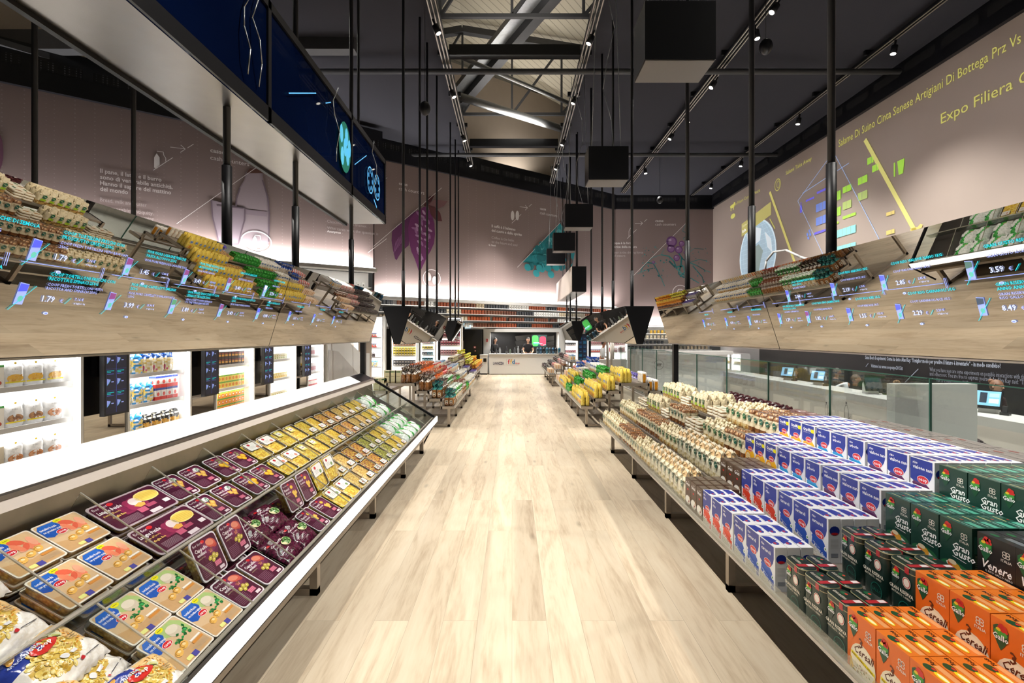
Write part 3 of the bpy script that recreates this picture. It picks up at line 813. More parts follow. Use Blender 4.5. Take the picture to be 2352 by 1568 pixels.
# writing on the black checkout wall
mb = MB('matte_print'); W2 = Wall((XR - 0.05, 21.2, 0), (0, -1, 0)); GT = '#9aa3b3'
def ctext(t, u0, v, h, col, bold=False, fit=None):
    s, z = W2.uv(u0, v); f = W2.uv(fit, v)[0] - s if fit else None
    mb.dt(W2.fr, t, s, z, h / .7, col, 0.02, 'matte_print', 'l', bold, fit=f)
ctext('Siete liberi di esprimervi. Come ha detto Alan Kay: “Il miglior modo per predire il futuro è inventarlo” - in modo condiviso!', 1989, 824, .105, '#b9c3d3', True, 2300)
ctext('Visitateci su www.coopexpo2015.it', 2002, 843, .10, '#a9b3c3', True, 2075)
ctext('What you have seen are some experiments on possible interactions with the future,', 2137, 852, .105, '#8d93a0', False, 2385)
ctext('and others not. You are free to express yourself. As Alan Kay said: "The best way', 2137, 862, .105, '#8d93a0', False, 2400)
ctext('Visit us at www.coopexpo2015.it', 2152, 876, .10, '#7d8390', False, 2230)
for a, b, c, d in ((1990, 842, 1996, 834), (2080, 878, 2111, 847), (2135, 875, 2144, 868)):
    p, q = W2.uv(a, b), W2.uv(c, d); mb.dl(W2.fr, p, q, .02, GT, .02)
mb.build('wall_lettering', bpy.data.objects['wall_checkout'])

# ============================================================ CEILING RIGS
def track(x, y0, y1, n, label):
    t = empty('lighting_track', (x, y0, CEIL - 0.2), 0, label, 'lighting track', 'lighting tracks on the ceiling')
    mb = MB('black_steel'); L_ = y1 - y0
    for dx in [i * 0.09 - (n - 1) * 0.045 for i in range(n)]:
        mb.box(dx - 0.03, dx + 0.03, 0, L_, 0.0, 0.07)
        mb.box(dx - 0.012, dx + 0.012, 0, L_, -0.012, 0.0, None, 'satin_steel_leg')
    mb.build('rail', t)
    mb = MB('black_steel'); k = 0.8
    while k < L_:
        mb.box(-n * .05 - .04, n * .05 + .04, k, k + .07, 0.07, 0.2); k += 2.2
    mb.build('bracket', t)
    return t
track(TRACK_L, 1.0, 25.0, 3, 'dark lighting track along the left edge of the open roof bay')
track(TRACK_R, 1.0, 25.0, 3, 'dark lighting track along the right edge of the open roof bay')
track(TRACK_R2, 1.0, 25.0, 3, 'dark lighting track over the glass fence, right of the hanging boxes')
track(TRACK_R3, 1.0, 25.5, 2, 'dark lighting track nearest the big right projection wall')
# fixtures for every track head, the added ones included (position along each track)
def lamp_meshes():
    a = MB('black_steel'); a.bar((0, 0, 0), (0, 0, -0.2), 0.075, n=12); a.box(-.02, .02, -.02, .02, 0, .15)
    b = MB('lamp_lens'); b.bar((0, 0, -0.19), (0, 0, -0.203), 0.058, n=12)
    return a.mesh('track_spotlight'), b.mesh('lens')
LA, LB = lamp_meshes()
track(TRACK_LL, 0.2, 20.0, 2, 'dark lighting track far left, behind the blue screen')
TN = {TRACK_LL: 'far left track', TRACK_L: 'left roof-bay track', TRACK_R: 'right roof-bay track', TRACK_R2: 'track over the glass fence', TRACK_R3: 'track nearest the right wall'}
bytrack = {}
for x, y, t, p, _a in HEADS:
    key = min(TN, key=lambda k: abs(k - x)); bytrack.setdefault(key, []).append((x, y, t))
for key, lst in bytrack.items():
    lst.sort(key=lambda e: e[1])
    for i, (x, y, t) in enumerate(lst):
        side = 0.11 if i % 2 else -0.11
        d = (Vector(t) - Vector((x, y, CEIL - .38)))
        q = d.to_track_quat('-Z', 'Y').to_matrix()
        place_tree(('track_spotlight', LA, [('lens', LB)]), (x, y, CEIL - 0.38), q,
                   'small black spotlight, %s from the near end of the %s' % (ordn(i + 1), TN[key]), 'spotlight', 'track spotlights')
# crossbeams of the open bay and pipes
for y, lab in ((12.75, 'black crossbeam spanning the open roof bay nearer the camera'), (18.9, 'black crossbeam spanning the open roof bay further back')):
    mb = MB('black_lacquer'); mb.box(TRACK_L + .12, TRACK_R - .12, y, y + .22, CEIL - .16, CEIL + 0.12)
    tag(mb.build('crossbeam'), lab, 'beam', 'crossbeams of the roof bay')
for y, x0, lab in ((13.2, -5.6, 'dark round pipe under the ceiling nearer the camera'), (19.3, -8.0, 'dark round pipe under the ceiling further back')):
    mb = MB('dark_truss'); mb.bar((x0, y, CEIL - .36), (10.6, y, CEIL - .36), 0.075)
    tag(mb.build('ceiling_pipe'), lab, 'pipe', 'pipes under the ceiling')
# roof trusses above
mb = MB('dark_truss')
def truss(mb, y):
    mb.beam((-14, y, 10.6), (10.8, y, 10.6), .1, .1)
    mb.beam((-14, y, 11.9), (-2, y, 14.0), .25, .25); mb.beam((-2, y, 14.0), (10.8, y, 11.9), .25, .25)
    for i, x in enumerate(range(-14, 11, 2)):
        zt = 14.0 - abs(x + 2) * 0.17
        mb.beam((x, y, 10.6), (x, y, zt), .08, .08)
        if x < 10: mb.beam((x, y, 10.6), (x + 2, y, 14.0 - abs(x + 4) * 0.17), .08, .08)
for i, y in enumerate((7.5, 13.5, 19.5)):
    mb = MB('dark_truss'); truss(mb, y)
    tag(mb.build('roof_truss'), 'dark steel roof truss above the ceiling, %s from the camera' % ordn(i + 1), 'truss', 'roof trusses')
mb = MB('dark_truss')
for x in (-1.3, 0.2, 1.6):
    mb.beam((x - 3, 4, 12.3), (x + 4.5, 15, 12.6), .16, .28)
mb.beam((-2.6, 20.5, 11.0), (4.4, 8.0, 11.6), .3, .35); mb.beam((-4.2, 17.5, 11.4), (2.6, 6.0, 11.9), .4, .35)
tag(mb.build('roof_bracing'), 'slanting dark steel braces under the corrugated roof', 'beam')
mb = MB('galvanised'); mb.beam((-3, 20.5, 11.2), (4, 8.0, 11.8), .4, .2); tag(mb.build('silver_beam'), 'pale grey slanting roof beam in the open bay', 'beam')
mb = MB('galvanised'); mb.bar((-2.2, 15.6, 10.9), (2.6, 17.2, 9.7), .07); mb.bar((-2.2, 16.8, 10.1), (2.6, 19.0, 9.6), .14, n=14)
tag(mb.build('silver_duct'), 'silver ducts running aslant inside the open roof bay', 'duct')
mb = MB('dark_truss'); mb.beam((-14, 12.4, 9.2), (-4, 12.4, 9.2), .3, .5); mb.beam((-10.5, 6, 9.9), (-8.5, 14, 9.5), .3, .3); mb.beam((-15, 10, 9.0), (-11, 13.5, 8.8), .5, .15)
tag(mb.build('gallery_beam'), 'heavy dark beam and braces in the upper left corner', 'beam')
# black pendants (globe speakers)
for i, (x, y, z, l) in enumerate(((-2.0, 11.1, 6.9, 'round black globe pendant by the left roof-bay track'), (5.2, 9.9, 7.6, 'round black globe pendant right of the biggest hanging box'), (6.3, 20.6, 9.05 - 1.6, 'round black globe pendant above the second hanging box'))):
    t = empty('globe_speaker', (x, y, z), 0, l, 'speaker', 'globe speakers on wires')
    mb = MB('black_lacquer'); mb.sphere((0, 0, 0), .13, .13, .16, n=14, k=9); mb.build('body', t)
    mb = MB('black_steel'); mb.bar((0, 0, .15), (0, 0, CEIL - z - .02), .006, n=5); mb.build('wire', t)

# hanging black boxes on the right track
mat('box_bottom', '#6f6965', 0.5, noise=0.03)
for i, y in enumerate((5.45, 9.65, 13.9, 17.8, 21.1)):
    hx = .4
    t = empty('hanging_box', (1.93 - .03 * (i == 0), y, 4.81), 0, 'matte black hanging box, %s from the camera in the row' % ordn(i + 1), 'hanging box', 'black boxes hung above the aisle')
    mb = MB('black_lacquer'); mb.box(-hx, hx, 0, .5, 0, .66); mb.build('casing', t)
    mb = MB('box_bottom'); mb.box(-hx + .01, hx - .01, .01, .49, -0.012, 0); mb.build('bottom_plate', t)
    for sx in (-.3, .3):
        mb = MB('galvanised'); mb.bar((sx, .25, .66), (sx * .6, .25, CEIL - 4.81), .008, n=5); mb.build('hanging_cable', t)
    mb = MB('galvanised'); P = [Vector((.05 + .12 * sin(k * 1.7 + i), .25, .66 + k * .63)) for k in range(7)]; mb.path(P, .007, n=5); mb.build('loose_cable', t)

# ============================================================ TILTED MIRROR DISPLAYS
ZT, ZB, XT, XB = 2.31, 1.585, 1.92, 2.14
def display(side, y0, y1, posts, label, xt=XT, xb=XB, dz=0.0, zoff=0.0, foot=True, zbo=None):
    """side -1 left, +1 right. root stands at the post line on the floor."""
    xc = xt + 0.275
    root = empty('mirror_display', (side * xc, y0, 0), 0, label, 'display', 'tilted mirror displays above the tables')
    a = side * (xt - xc); b = side * (xb - xc); L_ = y1 - y0; zt, zb = ZT + zoff, ZB + (zoff if zbo is None else zbo)
    c = side * (xc - xt); d = side * (xc - xb)
    mb = MB('black_lacquer')
    g = 0.012 * side
    mb.loft([[(a + g, y, zt), (b + g, y, zb), (d, y, zb), (c, y, zt)] for y in (0, L_)])
    mb.build('housing', root)
    n = 2
    for i in range(n):
        p0 = L_ * i / n + (0.004 if i else 0); p1 = L_ * (i + 1) / n - 0.004
        mb = MB('smoked_mirror')
        q = [(a, p0, zt), (a, p1, zt), (b, p1, zb), (b, p0, zb)]
        if side < 0: q = q[::-1]
        mb.poly([Vector(k) for k in q]); mb.build('mirror_panel', root)
        e = MB('brushed_steel'); s = side
        e.beam((b, p0, zb - 0.004), (b, p1, zb - .004), .012, .01)
        e.build('bottom_edge', root)
    mb = MB('smoked_mirror'); q = [(c, 0, zt), (c, L_, zt), (d, L_, zb), (d, 0, zb)]
    mb.poly([(x + side * 0.012, y, z) for x, y, z in q]); mb.build('rear_mirror', root)
    for py in posts:
        mb = MB('black_steel'); mb.bar((0, py - y0, zt - 0.1), (0, py - y0, 3.0), .036, n=12); mb.bar((0, py - y0, 3.0), (0, py - y0, CEIL), .027, n=12)
        mb.build('post', root)
    if foot:
        mb = MB('black_steel'); mb.box(-.035, .035, L_ - .16, L_ - .09, 0.01, zb); mb.build('support_column', root)
    return root
D1 = display(-1, 1.25, 7.25, (3.72, 4.9, 6.6), 'long tilted mirror display above the left pasta cooler', zoff=0.0, zbo=0.015)
D2 = display(1, 1.25, 7.3, (3.67, 4.89, 6.68), 'long tilted mirror display above the right rice table', xt=2.15, xb=2.37, zoff=-0.05, zbo=-0.01)
D3 = display(-1, 9.25, 14.7, (9.76, 11.5, 12.5, 14.1), 'tilted mirror display above the left bread table', zoff=-0.06)
D4 = display(1, 9.2, 15.2, (9.77, 11.6, 13.0, 14.8), 'tilted mirror display above the yellow bag table', xt=2.15, xb=2.37, zoff=-0.06)
D5 = display(-1, 17.1, 20.4, (17.2, 18.7, 19.8), 'small far mirror display left of the bar', zoff=-0.1, foot=False)
D6 = display(1, 17.6, 22.4, (18.2, 20.1, 21.4), 'small far mirror display right of the bar', xt=2.15, xb=2.37, zoff=-0.1)
# digital writing on the two near displays
CYN, LAV, PAL = '#12b8c8', '#9aa8f0', '#b9c6f5'
def ui(side, root, items, xt, xb, zoff, ystart, name='price_graphics'):
    xc = xt + 0.275
    zt, zb = ZT + zoff, ZB + (0.015 if side < 0 else -0.01); H = sqrt((zt - zb) ** 2 + (xb - xt) ** 2)
    up = Vector((side * (xt - xb), 0, zt - zb)).normalized()
    ex = Vector((0, 1 if side < 0 else -1, 0))
    o = Vector((side * (xb - xc), 0, zb))
    fr = F2(o, ex, up)
    if fr.n.x * side > 0: fr.n = -fr.n
    mb = MB('light_graphic')
    y0 = root.location.y
    sg = 1 if side < 0 else -1
    for (Y, row, l1, l2, s1, s2, pr, kg, ic) in items:
        x = (Y - y0) * sg; zz = 0.28 if row == 2 else 0.475; zz *= H / .757
        mb.dt(fr, l1, x - .05, zz + .105, .022, CYN, .004, bold=True); mb.dt(fr, l2, x - .05, zz + .083, .022, CYN, .004, bold=True)
        mb.dt(fr, s1, x - .05, zz + .058, .019, LAV, .004); mb.dt(fr, s2, x - .05, zz + .04, .019, LAV, .004)
        mb.dt(fr, pr, x - .055, zz - .015, .038, PAL, .004, bold=True); mb.dt(fr, '€', x + .03, zz - .015, .025, LAV, .004)
        mb.dl(fr, (x + .055, zz - .02), (x + .08, zz + .01), .003, CYN, .004)
        mb.dt(fr, kg, x + .1, zz, .018, LAV, .004, bold=True); mb.dt(fr, 'al kg/per kg', x + .1, zz - .018, .013, PAL, .004)
        px0 = x - .15
        mb.dp(fr, [(px0 - .02, zz - .035), (px0 + .018, zz - .035), (px0 + .024, zz + .055), (px0 - .014, zz + .06)], '#8f9fe0', .003)
        mb.dp(fr, [(px0 - .016, zz + .02), (px0 + .02, zz + .025), (px0 + .022, zz + .052), (px0 - .013, zz + .056)], ic, .004)
        mb.dp(fr, ell(px0 + .002, zz - .01, .012, .014, 8), '#5fae9c', .004)
        mb.dl(fr, (px0 - .035, zz - .06), (px0 + .055, zz + .05), .003, CYN, .004)
        mb.dp(fr, ell(x - .02, zz - .068, .012, .007, 10), PAL, .004); mb.dp(fr, ell(x - .02, zz - .068, .007, .003, 8), '#6f7fc0', .005)
        if row == 2:
            mb.dl(fr, (x - .19, zz + .148), (x + .19, zz + .148), .003, '#8fa0ee', .004)
            mb.dl(fr, (x + .20, zz + .12), (x + .20, zz + .175), .003, '#8fa0ee', .004); mb.dl(fr, (x + .208, zz + .12), (x + .208, zz + .175), .003, '#8fa0ee', .004)
    mb.build(name, root)
PK = ['#4a54d8', '#7c3f7a', '#d9e4ff', '#5560d0']
itsL = [(1.72, 2, 'COOP PASTA DI SEMOLA', 'FRESCHE', 'COOP ORECCHIETTE 500G', '', '1.45', '2.90 €', PK[0]), (2.17, 2, 'COOP TORTELLONI FRESCHI CON', 'RICOTTA E SPINACI 250G', 'COOP FRESH TORTELLONI WITH', 'RICOTTA AND SPINACH 250G', '1.79', '7.16 €', PK[0]),
        (2.62, 2, 'FIOR FIORE CAPPELLETTI EMILIANI', '250G', 'FIOR FIORE CAPPELLETTI EMILIAN PASTA', '250G', '3.99', '15.96 €', PK[1]), (3.07, 2, 'FIOR FIORE GNOCCHETTI CON', 'SPINACI TIROLESI 500G', 'GNOCCHETTI WITH SPINACH', 'TO THE TYROLEAN RECIPE', '1.89', '5.40 €', '#4d8a68'),
        (3.55, 2, 'FIOR FIORE RAVIOLI DI ZUCCA', '250G', 'FIOR FIORE PUMPKIN RAVIOLI', '', '3.49', '13.96 €', PK[1]), (4.05, 2, 'AMICA CAPPELLACCI', '250G', 'FRESH PASTA', '', '4.98', '19.9 €', PK[0]), (4.6, 2, 'TORTELLI 250G', '', 'FRESH TORTELLI', '', '3.61', '14.4 €', PK[3]), (5.15, 2, 'TAGLIATELLE', '', 'EGG PASTA', '', '2.20', '8.8 €', PK[3]), (5.7, 2, 'ORECCHIETTE', '', 'FRESH PASTA', '', '1.90', '3.8 €', PK[0]),
        (1.72, 1, 'COOP PASTA FRESCHE DI SEMOLA', '', 'SEMOLINA TROFIE 500G', '', '1.49', '2.98 €', PK[0]), (2.17, 1, 'COOP TORTELLINI FRESCHI CON', 'PROSCIUTTO CRUDO 250G', 'COOP FRESH TORTELLINI WITH RAW HAM', '250G', '1.79', '7.16 €', PK[0]), (2.66, 1, 'FIOR FIORE LASAGNE FRESCHE', "PASTA ALL'UOVO 250G", 'FIOR FIORE FRESH EGG LASAGNE 250G', '', '1.45', '5.80 €', PK[1]),
        (3.1, 1, 'FIOR FIORE RAVIOLI ALLA', 'MONTANARA 250G', 'FIOR FIORE RAVIOLI', '', '3.49', '13.96 €', PK[1]), (3.55, 1, 'GIRASOLI AI CARCIOFI', '', 'ARTICHOKE GIRASOLI', '', '3.49', '13.9 €', PK[1]), (4.05, 1, 'RAVIOLI DI CARNE', '', 'MEAT RAVIOLI', '', '3.20', '12.8 €', PK[2])]
ui(-1, D1, itsL, XT, XB, 0.0, 1.25)
itsR = [(1.72, 2, 'GRAN RISERVA CARNAROLI', '', 'RISO GALLO 1KG', '', '8.49', '8.49 €', '#3c4a5c'), (2.2, 2, 'GRAN RISERVA CARNAROLI', 'ANNO ANNATA 2013 RISO GALLO', 'GRAN RISERVA CARNAROLI', 'RISO GALLO 1KG', '8.49', '8.49 €', '#3c4a5c'), (2.7, 2, 'COOP RISO CARNAROLI 1KG', '', 'COOP CARNAROLI RICE 1KG', '', '2.29', '2.29 €', PK[3]),
        (3.12, 2, 'COOP RISO RIBE 1KG', '', 'COOP RIBE RICE 1KG', '', '1.55', '1.55 €', PK[3]), (3.58, 2, 'COOP RISO FINO JASMIN 500G', '', 'COOP FINE JASMIN RICE', '', '1.82', '3.64 €', PK[1]), (3.97, 2, 'VIVI VERDE RISO CARNAROLI', 'BIOLOGICO 500G', 'ORGANIC CARNAROLI', '', '1.79', '3.58 €', PK[3]), (4.5, 2, 'PENNE INTEGRALI', '', 'WHOLE PENNE', '', '0.99', '1.98 €', PK[3]), (5.0, 2, 'FUSILLI BIO', '', 'ORGANIC FUSILLI', '', '0.79', '1.58 €', PK[3]), (5.6, 2, 'FARRO BIO', '', 'ORGANIC SPELT', '', '1.59', '3.2 €', PK[0]),
        (2.2, 1, 'GRAN GUSTO RISO GALLO 1KG', '', 'GRAN GUSTO RICE RISO GALLO 1 KG', '', '3.59', '3.59 €', '#4a6a64'), (2.75, 1, 'COOP RISO VIALONE NANO 1KG', '', 'COOP VIALONE NANO RICE', '', '2.85', '2.85 €', PK[3]), (3.2, 1, 'COOP RISO ARBORIO 1KG', '', 'COOP ARBORIO RICE 1KG', '', '2.19', '2.19 €', PK[3]), (3.75, 1, 'COOP GRANMIX RISO FARRO', 'ORZO 500G', 'RICE SPELT BARLEY', '', '2.04', '4.08 €', PK[0])]
ui(1, D2, itsR, 2.15, 2.37, -0.05, 1.25)

# long blue screen with its brushed underside, above the left display
root = empty('projection_screen', (-2.02, 1.0, 3.45), 0, 'long dark blue hanging screen with brushed steel underside, upper left', 'screen')
mb = MB('dark_brushed_steel'); mb.box(-.58, 0, 0, 6.63, 0, .03); mb.build('underside', root)
mb = MB('black_steel'); mb.box(-.62, -.58, 0, 6.63, -.03, .5); mb.build('fascia', root)
mb = MB('blue_screen_film'); mb.box(0.0, .012, 0, 6.63, 0, 1.0); mb.build('blue_pane', root)
mb = MB('black_lacquer'); mb.box(.012, .03, 0, 6.63, 0, .12); mb.box(.012, .03, 0, 6.63, .93, 1.0)
for y in (1.2, 2.95, 5.0, 6.58): mb.box(.012, .03, y, y + .05, 0, 1.0)
mb.build('frame', root)
mb = MB('soft_graphic'); fr = F2((0.03, 0, 0), (0, 1, 0), (0, 0, 1)); BLU = '#5fb6ee'
mb.dl(fr, (.9, .33), (1.9, .55), .02, BLU, .004); mb.dp(fr, [(1.1, .37), (1.2, .42), (1.14, .22)], BLU, .004)
mb.dl(fr, (3.3, .4), (3.9, .7), .012, BLU, .004); mb.dl(fr, (4.15, .72), (4.3, .8), .012, BLU, .004)
mb.dp(fr, ell(4.75, .48, .2, .3, 18), '#0a6a58', .004)
for a, b in ((4.63, .6), (4.8, .62), (4.66, .35), (4.84, .4), (4.75, .48), (4.9, .52)): mb.dp(fr, ell(a, b, .055, .11, 10), '#58c0ea', .005)
mb.dl(fr, (5.1, .4), (5.6, .7), .012, BLU, .004)
for cx in (5.78, 6.12):
    mb.ring(fr, cx, .42, .15, .19, .02, BLU, .004)
    for k in range(7): mb.dp(fr, ell(cx + .09 * cos(k * .9), .42 + .12 * sin(k * .9), .028, .035, 8), '#3f8fc9', .005)
mb.dl(fr, (5.95, .2), (6.1, .12), .03, BLU, .004)
mb.build('screen_graphic', root)
for k, y in enumerate((2.6, 2.75, 4.4, 5.9)):
    mb = MB('galvanised'); mb.path([Vector((.06 + .03 * sin(j * 2 + k), y + .05 * cos(j + k), 1.0 - j * .16 if j < 6 else .12)) for j in range(6)], .006, n=4); mb.build('dangling_cable', root)
for y in (0.4, 3.0, 6.3):
    mb = MB('black_steel'); mb.bar((-.3, y, .03), (-.3, y, CEIL - 3.45), .02); mb.build('hanger_rod', root)
for i, y in enumerate((2.6, 5.1)):
    mb = MB('black_steel'); mb.bar((-3.55, 2.6 + i * .0, 0), (-3.55, 2.6, 0.1), .03)
for x, y, l in ((-4.0, 4.05, 'thin black rod at the left edge of the picture'), (-3.9, 4.98, 'thin black rod left of the bread and milk text')):
    mb = MB('black_steel'); mb.bar((x, y, 2.5), (x, y, CEIL + 2), .022, n=8)
    tag(mb.build('hanging_rod'), l, 'rod', 'thin rods behind the left display')
# far right twin screen
root = empty('projection_screen', (2.17, 17.6, 3.28), 0, 'pale far hanging screen with black end above the far right table', 'screen')
mb = MB('black_lacquer'); mb.box(0.02, .54, 0, 6.0, 0, .92); mb.build('housing', root)
mb = MB('warm_white'); mb.box(0, .02, 0, 6.0, .0, .92); mb.build('pane', root)
mb = MB('brushed_steel'); mb.box(0.01, .53, 0.01, 5.99, -.015, 0); mb.build('underside', root)
for y in (.4, 3.0, 5.6):
    mb = MB('black_steel'); mb.bar((.27, y, .92), (.27, y, CEIL - 3.28), .02); mb.build('hanger_rod', root)

# ============================================================ STEPPED TABLES
def table(side, xf, y0, y1, zs, run, top, label, legs, name='stepped_table', back=2):
    """side +1 right / -1 left; xf distance of the front edge; zs shelf heights; returns shelf front lines"""
    root = empty(name, (side * xf, y0, 0), 0, label, 'table', 'stepped display tables')
    L_ = y1 - y0; s = side; th = 0.03
    n = len(zs); fronts = []
    def bx(mb, a, b, ya, yb, z0, z1, m=None, col=None):
        mb.box(min(s * a, s * b), max(s * a, s * b), ya, yb, z0, z1, col, m)
    x = 0
    prof = []
    for k, z in enumerate(zs):
        wd = run if k < n - 1 else top
        mb = MB('satin_steel_leg'); bx(mb, x, x + wd, 0, L_, z - th, z); mb.build('shelf', root)
        fronts.append((xf + x, z)); prof.append((x, wd, z)); x += wd
    xb = x
    for k in range(back):
        z = zs[-2 - k] if n > 1 + k else zs[0]
        mb = MB('satin_steel_leg'); bx(mb, xb, xb + run, 0, L_, z - th, z); mb.build('shelf', root)
        fronts.append((xf + xb, z)); prof.append((xb, run, z)); xb += run
    # stepped end frames
    for ye in (0, L_ - .03):
        mb = MB('satin_steel_leg')
        for k, (a, wd, z) in enumerate(prof):
            bx(mb, a - (.012 if k else 0), a + wd + .012, ye - .01, ye + .035, z - .05, z)
            if k:
                zp = prof[k - 1][2]; bx(mb, a - .015, a + .02, ye - .01, ye + .035, min(z, zp) - .05, max(z, zp))
        mb.build('end_frame', root)
    mb = MB('warm_white'); bx(mb, -.012, 0, 0, L_, zs[0] - .035, zs[0] + .004); mb.build('edge_strip', root)
    mb = MB('clear_acrylic'); bx(mb, -.02, -.015, 0, L_, zs[0] - .01, zs[0] + .055); mb.build('clear_lip', root)
    for ly in legs:
        mb = MB('satin_steel_leg'); a, b = .10, xb - .12; r = .045
        yy = ly - y0
        bx(mb, a, a + r, yy, yy + r, 0, zs[0] - th); bx(mb, a, b, yy, yy + r, 0, r)
        zb = [p for p in prof if p[0] <= b - .02 <= p[0] + p[1]][0][2]
        bx(mb, b - r, b, yy, yy + r, 0, zb - th)
        mx = prof[n - 1][0] + .05; bx(mb, mx, mx + r, yy, yy + r, 0, zs[-1] - th)
        bx(mb, a, prof[1][0] + .02, yy, yy + r, zs[0] - th - r, zs[0] - th)
        mb.build('leg_frame', root)
    # slanting under-brace seen from the end
    mb = MB('satin_steel_leg'); mb.beam((s * (prof[n - 1][0] + .1), .6, zs[-1] - .07), (s * (prof[n - 1][0] + .1), L_ - .2, zs[-1] - .07), .06, .05); mb.build('under_rail', root)
    return fronts
R1 = table(1, 1.33, 0.9, 7.24, [.395, .54, .685, .825], .27, .52, 'long stepped steel table with rice boxes at right front', (1.93, 3.19, 4.48, 5.72, 6.95))
L2 = table(-1, 1.05, 8.8, 14.1, [.40, .54, .68, .82], .235, .52, 'stepped steel table stacked with bread bags, left of the aisle', (8.95, 10.1, 11.2, 12.3, 13.4))
R2 = table(1, 1.26, 8.8, 14.1, [.40, .54, .68, .82], .235, .52, 'stepped steel table stacked with yellow bags, right of the aisle', (8.95, 10.1, 11.2, 12.3, 13.4))
L3 = table(-1, 1.22, 15.9, 20.2, [.40, .54, .68, .82], .235, .4, 'far stepped table with striped packs, left before the bar', (16.0, 17.2, 18.4, 19.6), back=1)
R3 = table(1, 1.22, 15.9, 20.2, [.40, .54, .68, .82], .235, .4, 'far stepped table with dark bags, right before the bar', (16.0, 17.2, 18.4, 19.6), back=1)

# ============================================================ THE PASTA COOLER
AL = atan2(0.578, 1.0)                       # slope of the display bed
def bed(xa):                                  # height of the bed at distance xa from the camera axis
    return 0.42 + 0.578 * (xa - 1.15)
CY0, CY1 = 0.9, 7.08
root = empty('pasta_cooler', (-1.1, CY0, 0), 0, 'long low refrigerated display of fresh pasta, left of aisle', 'display cooler')
L_ = CY1 - CY0
def cbx(mb, a, b, ya, yb, z0, z1, m=None): mb.box(-(b - 1.1), -(a - 1.1), ya, yb, z0, z1, None, m)
def cpoly(mb, prof, ya, yb, m=None):
    mb.loft([[(-(a - 1.1), y, z) for a, z in prof] for y in (ya, yb)], None, m)
mb = MB('brushed_steel'); cpoly(mb, [(1.1, .44), (1.29, .27), (1.9, .27), (1.9, .32), (1.31, .32), (1.12, .5)], 0, L_); mb.build('steel_skirt', root)
mb = MB('soft_led'); cpoly(mb, [(1.088, .442), (1.088, .512), (1.1, .517), (1.1, .44)], 0.02, L_ - .02); mb.build('light_strip', root)
mb = MB('brushed_steel'); cpoly(mb, [(1.1, .517), (1.12, .517), (1.12, .44), (1.1, .44)], 0, L_); mb.build('front_rail', root)
mb = MB('cooler_grille'); cpoly(mb, [(1.12, .47), (1.2, .425), (1.2, .40), (1.12, .44)], 0, L_); mb.build('air_grille', root)
mb = MB('dark_brushed_steel'); cpoly(mb, [(1.18, bed(1.18) - .11), (2.04, bed(2.04) - .11), (2.04, bed(2.04) - .14), (1.18, bed(1.18) - .14)], 0, L_); mb.build('bed', root)
mb = MB('brushed_steel'); cpoly(mb, [(2.03, .78), (2.05, 1.02), (2.07, 1.02), (2.05, .78)], 0, L_); mb.build('inner_back_wall', root)
mb = MB('warm_white'); cpoly(mb, [(2.0, 1.0), (2.02, 1.045), (2.06, 1.05), (2.06, 1.0)], 0, L_); mb.build('back_lip', root)
mb = MB('brushed_steel'); cpoly(mb, [(2.015, 1.045), (2.02, 1.062), (2.035, 1.068), (2.06, 1.05)], 0, L_); mb.build('gold_edge', root)
mb = MB('bay_white'); cpoly(mb, [(2.035, 1.062), (2.19, 1.14), (2.22, 1.14), (2.22, 1.05), (2.06, 1.03)], 0, L_ - .55); mb.build('white_ledge', root)
mb = MB('black_lacquer'); cpoly(mb, [(2.035, 1.062), (2.19, 1.14), (2.22, 1.14), (2.22, 1.05), (2.06, 1.03)], L_ - .55, L_); mb.build('dark_ledge_end', root)
mb = MB('grey_laminate'); cpoly(mb, [(2.22, 1.12), (2.24, 1.12), (2.24, .1), (2.22, .1)], 0, L_); mb.build('rear_panel', root)
mb = MB('grey_laminate'); cpoly(mb, [(1.6, .27), (2.24, .27), (2.24, .05), (1.7, .05)], 0, L_); mb.build('plinth', root)
mb = MB('fence_glass'); cpoly(mb, [(1.1, .47), (2.05, 1.06), (2.1, 1.06), (2.1, .7), (1.34, .26)], L_, L_ + .01); mb.build('end_glass', root)
mb = MB('black_steel'); mb.beam((0, L_ + .005, .475), (-.96, L_ + .005, 1.065), .03, .03); mb.beam((0, L_ + .005, .475), (-.2, L_ + .005, .10), .012, .02); mb.build('end_glass_frame', root)
for ly in (1.93, 3.15, 4.47, 5.73, 6.9):
    mb = MB('satin_steel_leg'); yy = ly - CY0
    cbx(mb, 1.27, 1.32, yy, yy + .05, 0, .3); cbx(mb, 1.27, 1.95, yy, yy + .05, 0, .045); cbx(mb, 1.9, 1.95, yy, yy + .05, 0, .3)
    mb.build('leg_frame', root)
BAYS = [1.32 + 0.4355 * k for k in range(14)]   # divider lines
def bslope(xa, up=0.0):
    return Vector((-(xa - 1.1) + up * sin(AL), 0, bed(xa) + up * cos(AL)))
for k, y in enumerate(BAYS[:-1] + [BAYS[-1]]):
    if y > CY1 - .1: break
    for (xa, xb_) in ((1.19, 1.55), (1.575, 2.0)):
        mb = MB('clear_acrylic'); a, b = bslope(xa, -.02), bslope(xb_, -.02); c, d = bslope(xb_, .085), bslope(xa, .045)
        yy = y - CY0
        mb.loft([[(p.x, yy - .002, p.z) for p in (a, b, c, d)], [(p.x, yy + .002, p.z) for p in (a, b, c, d)]])
        mb.beam((d.x, yy, d.z), (c.x, yy, c.z), .007, .005, None, 'acrylic_edge')
        mb.build('divider', root)
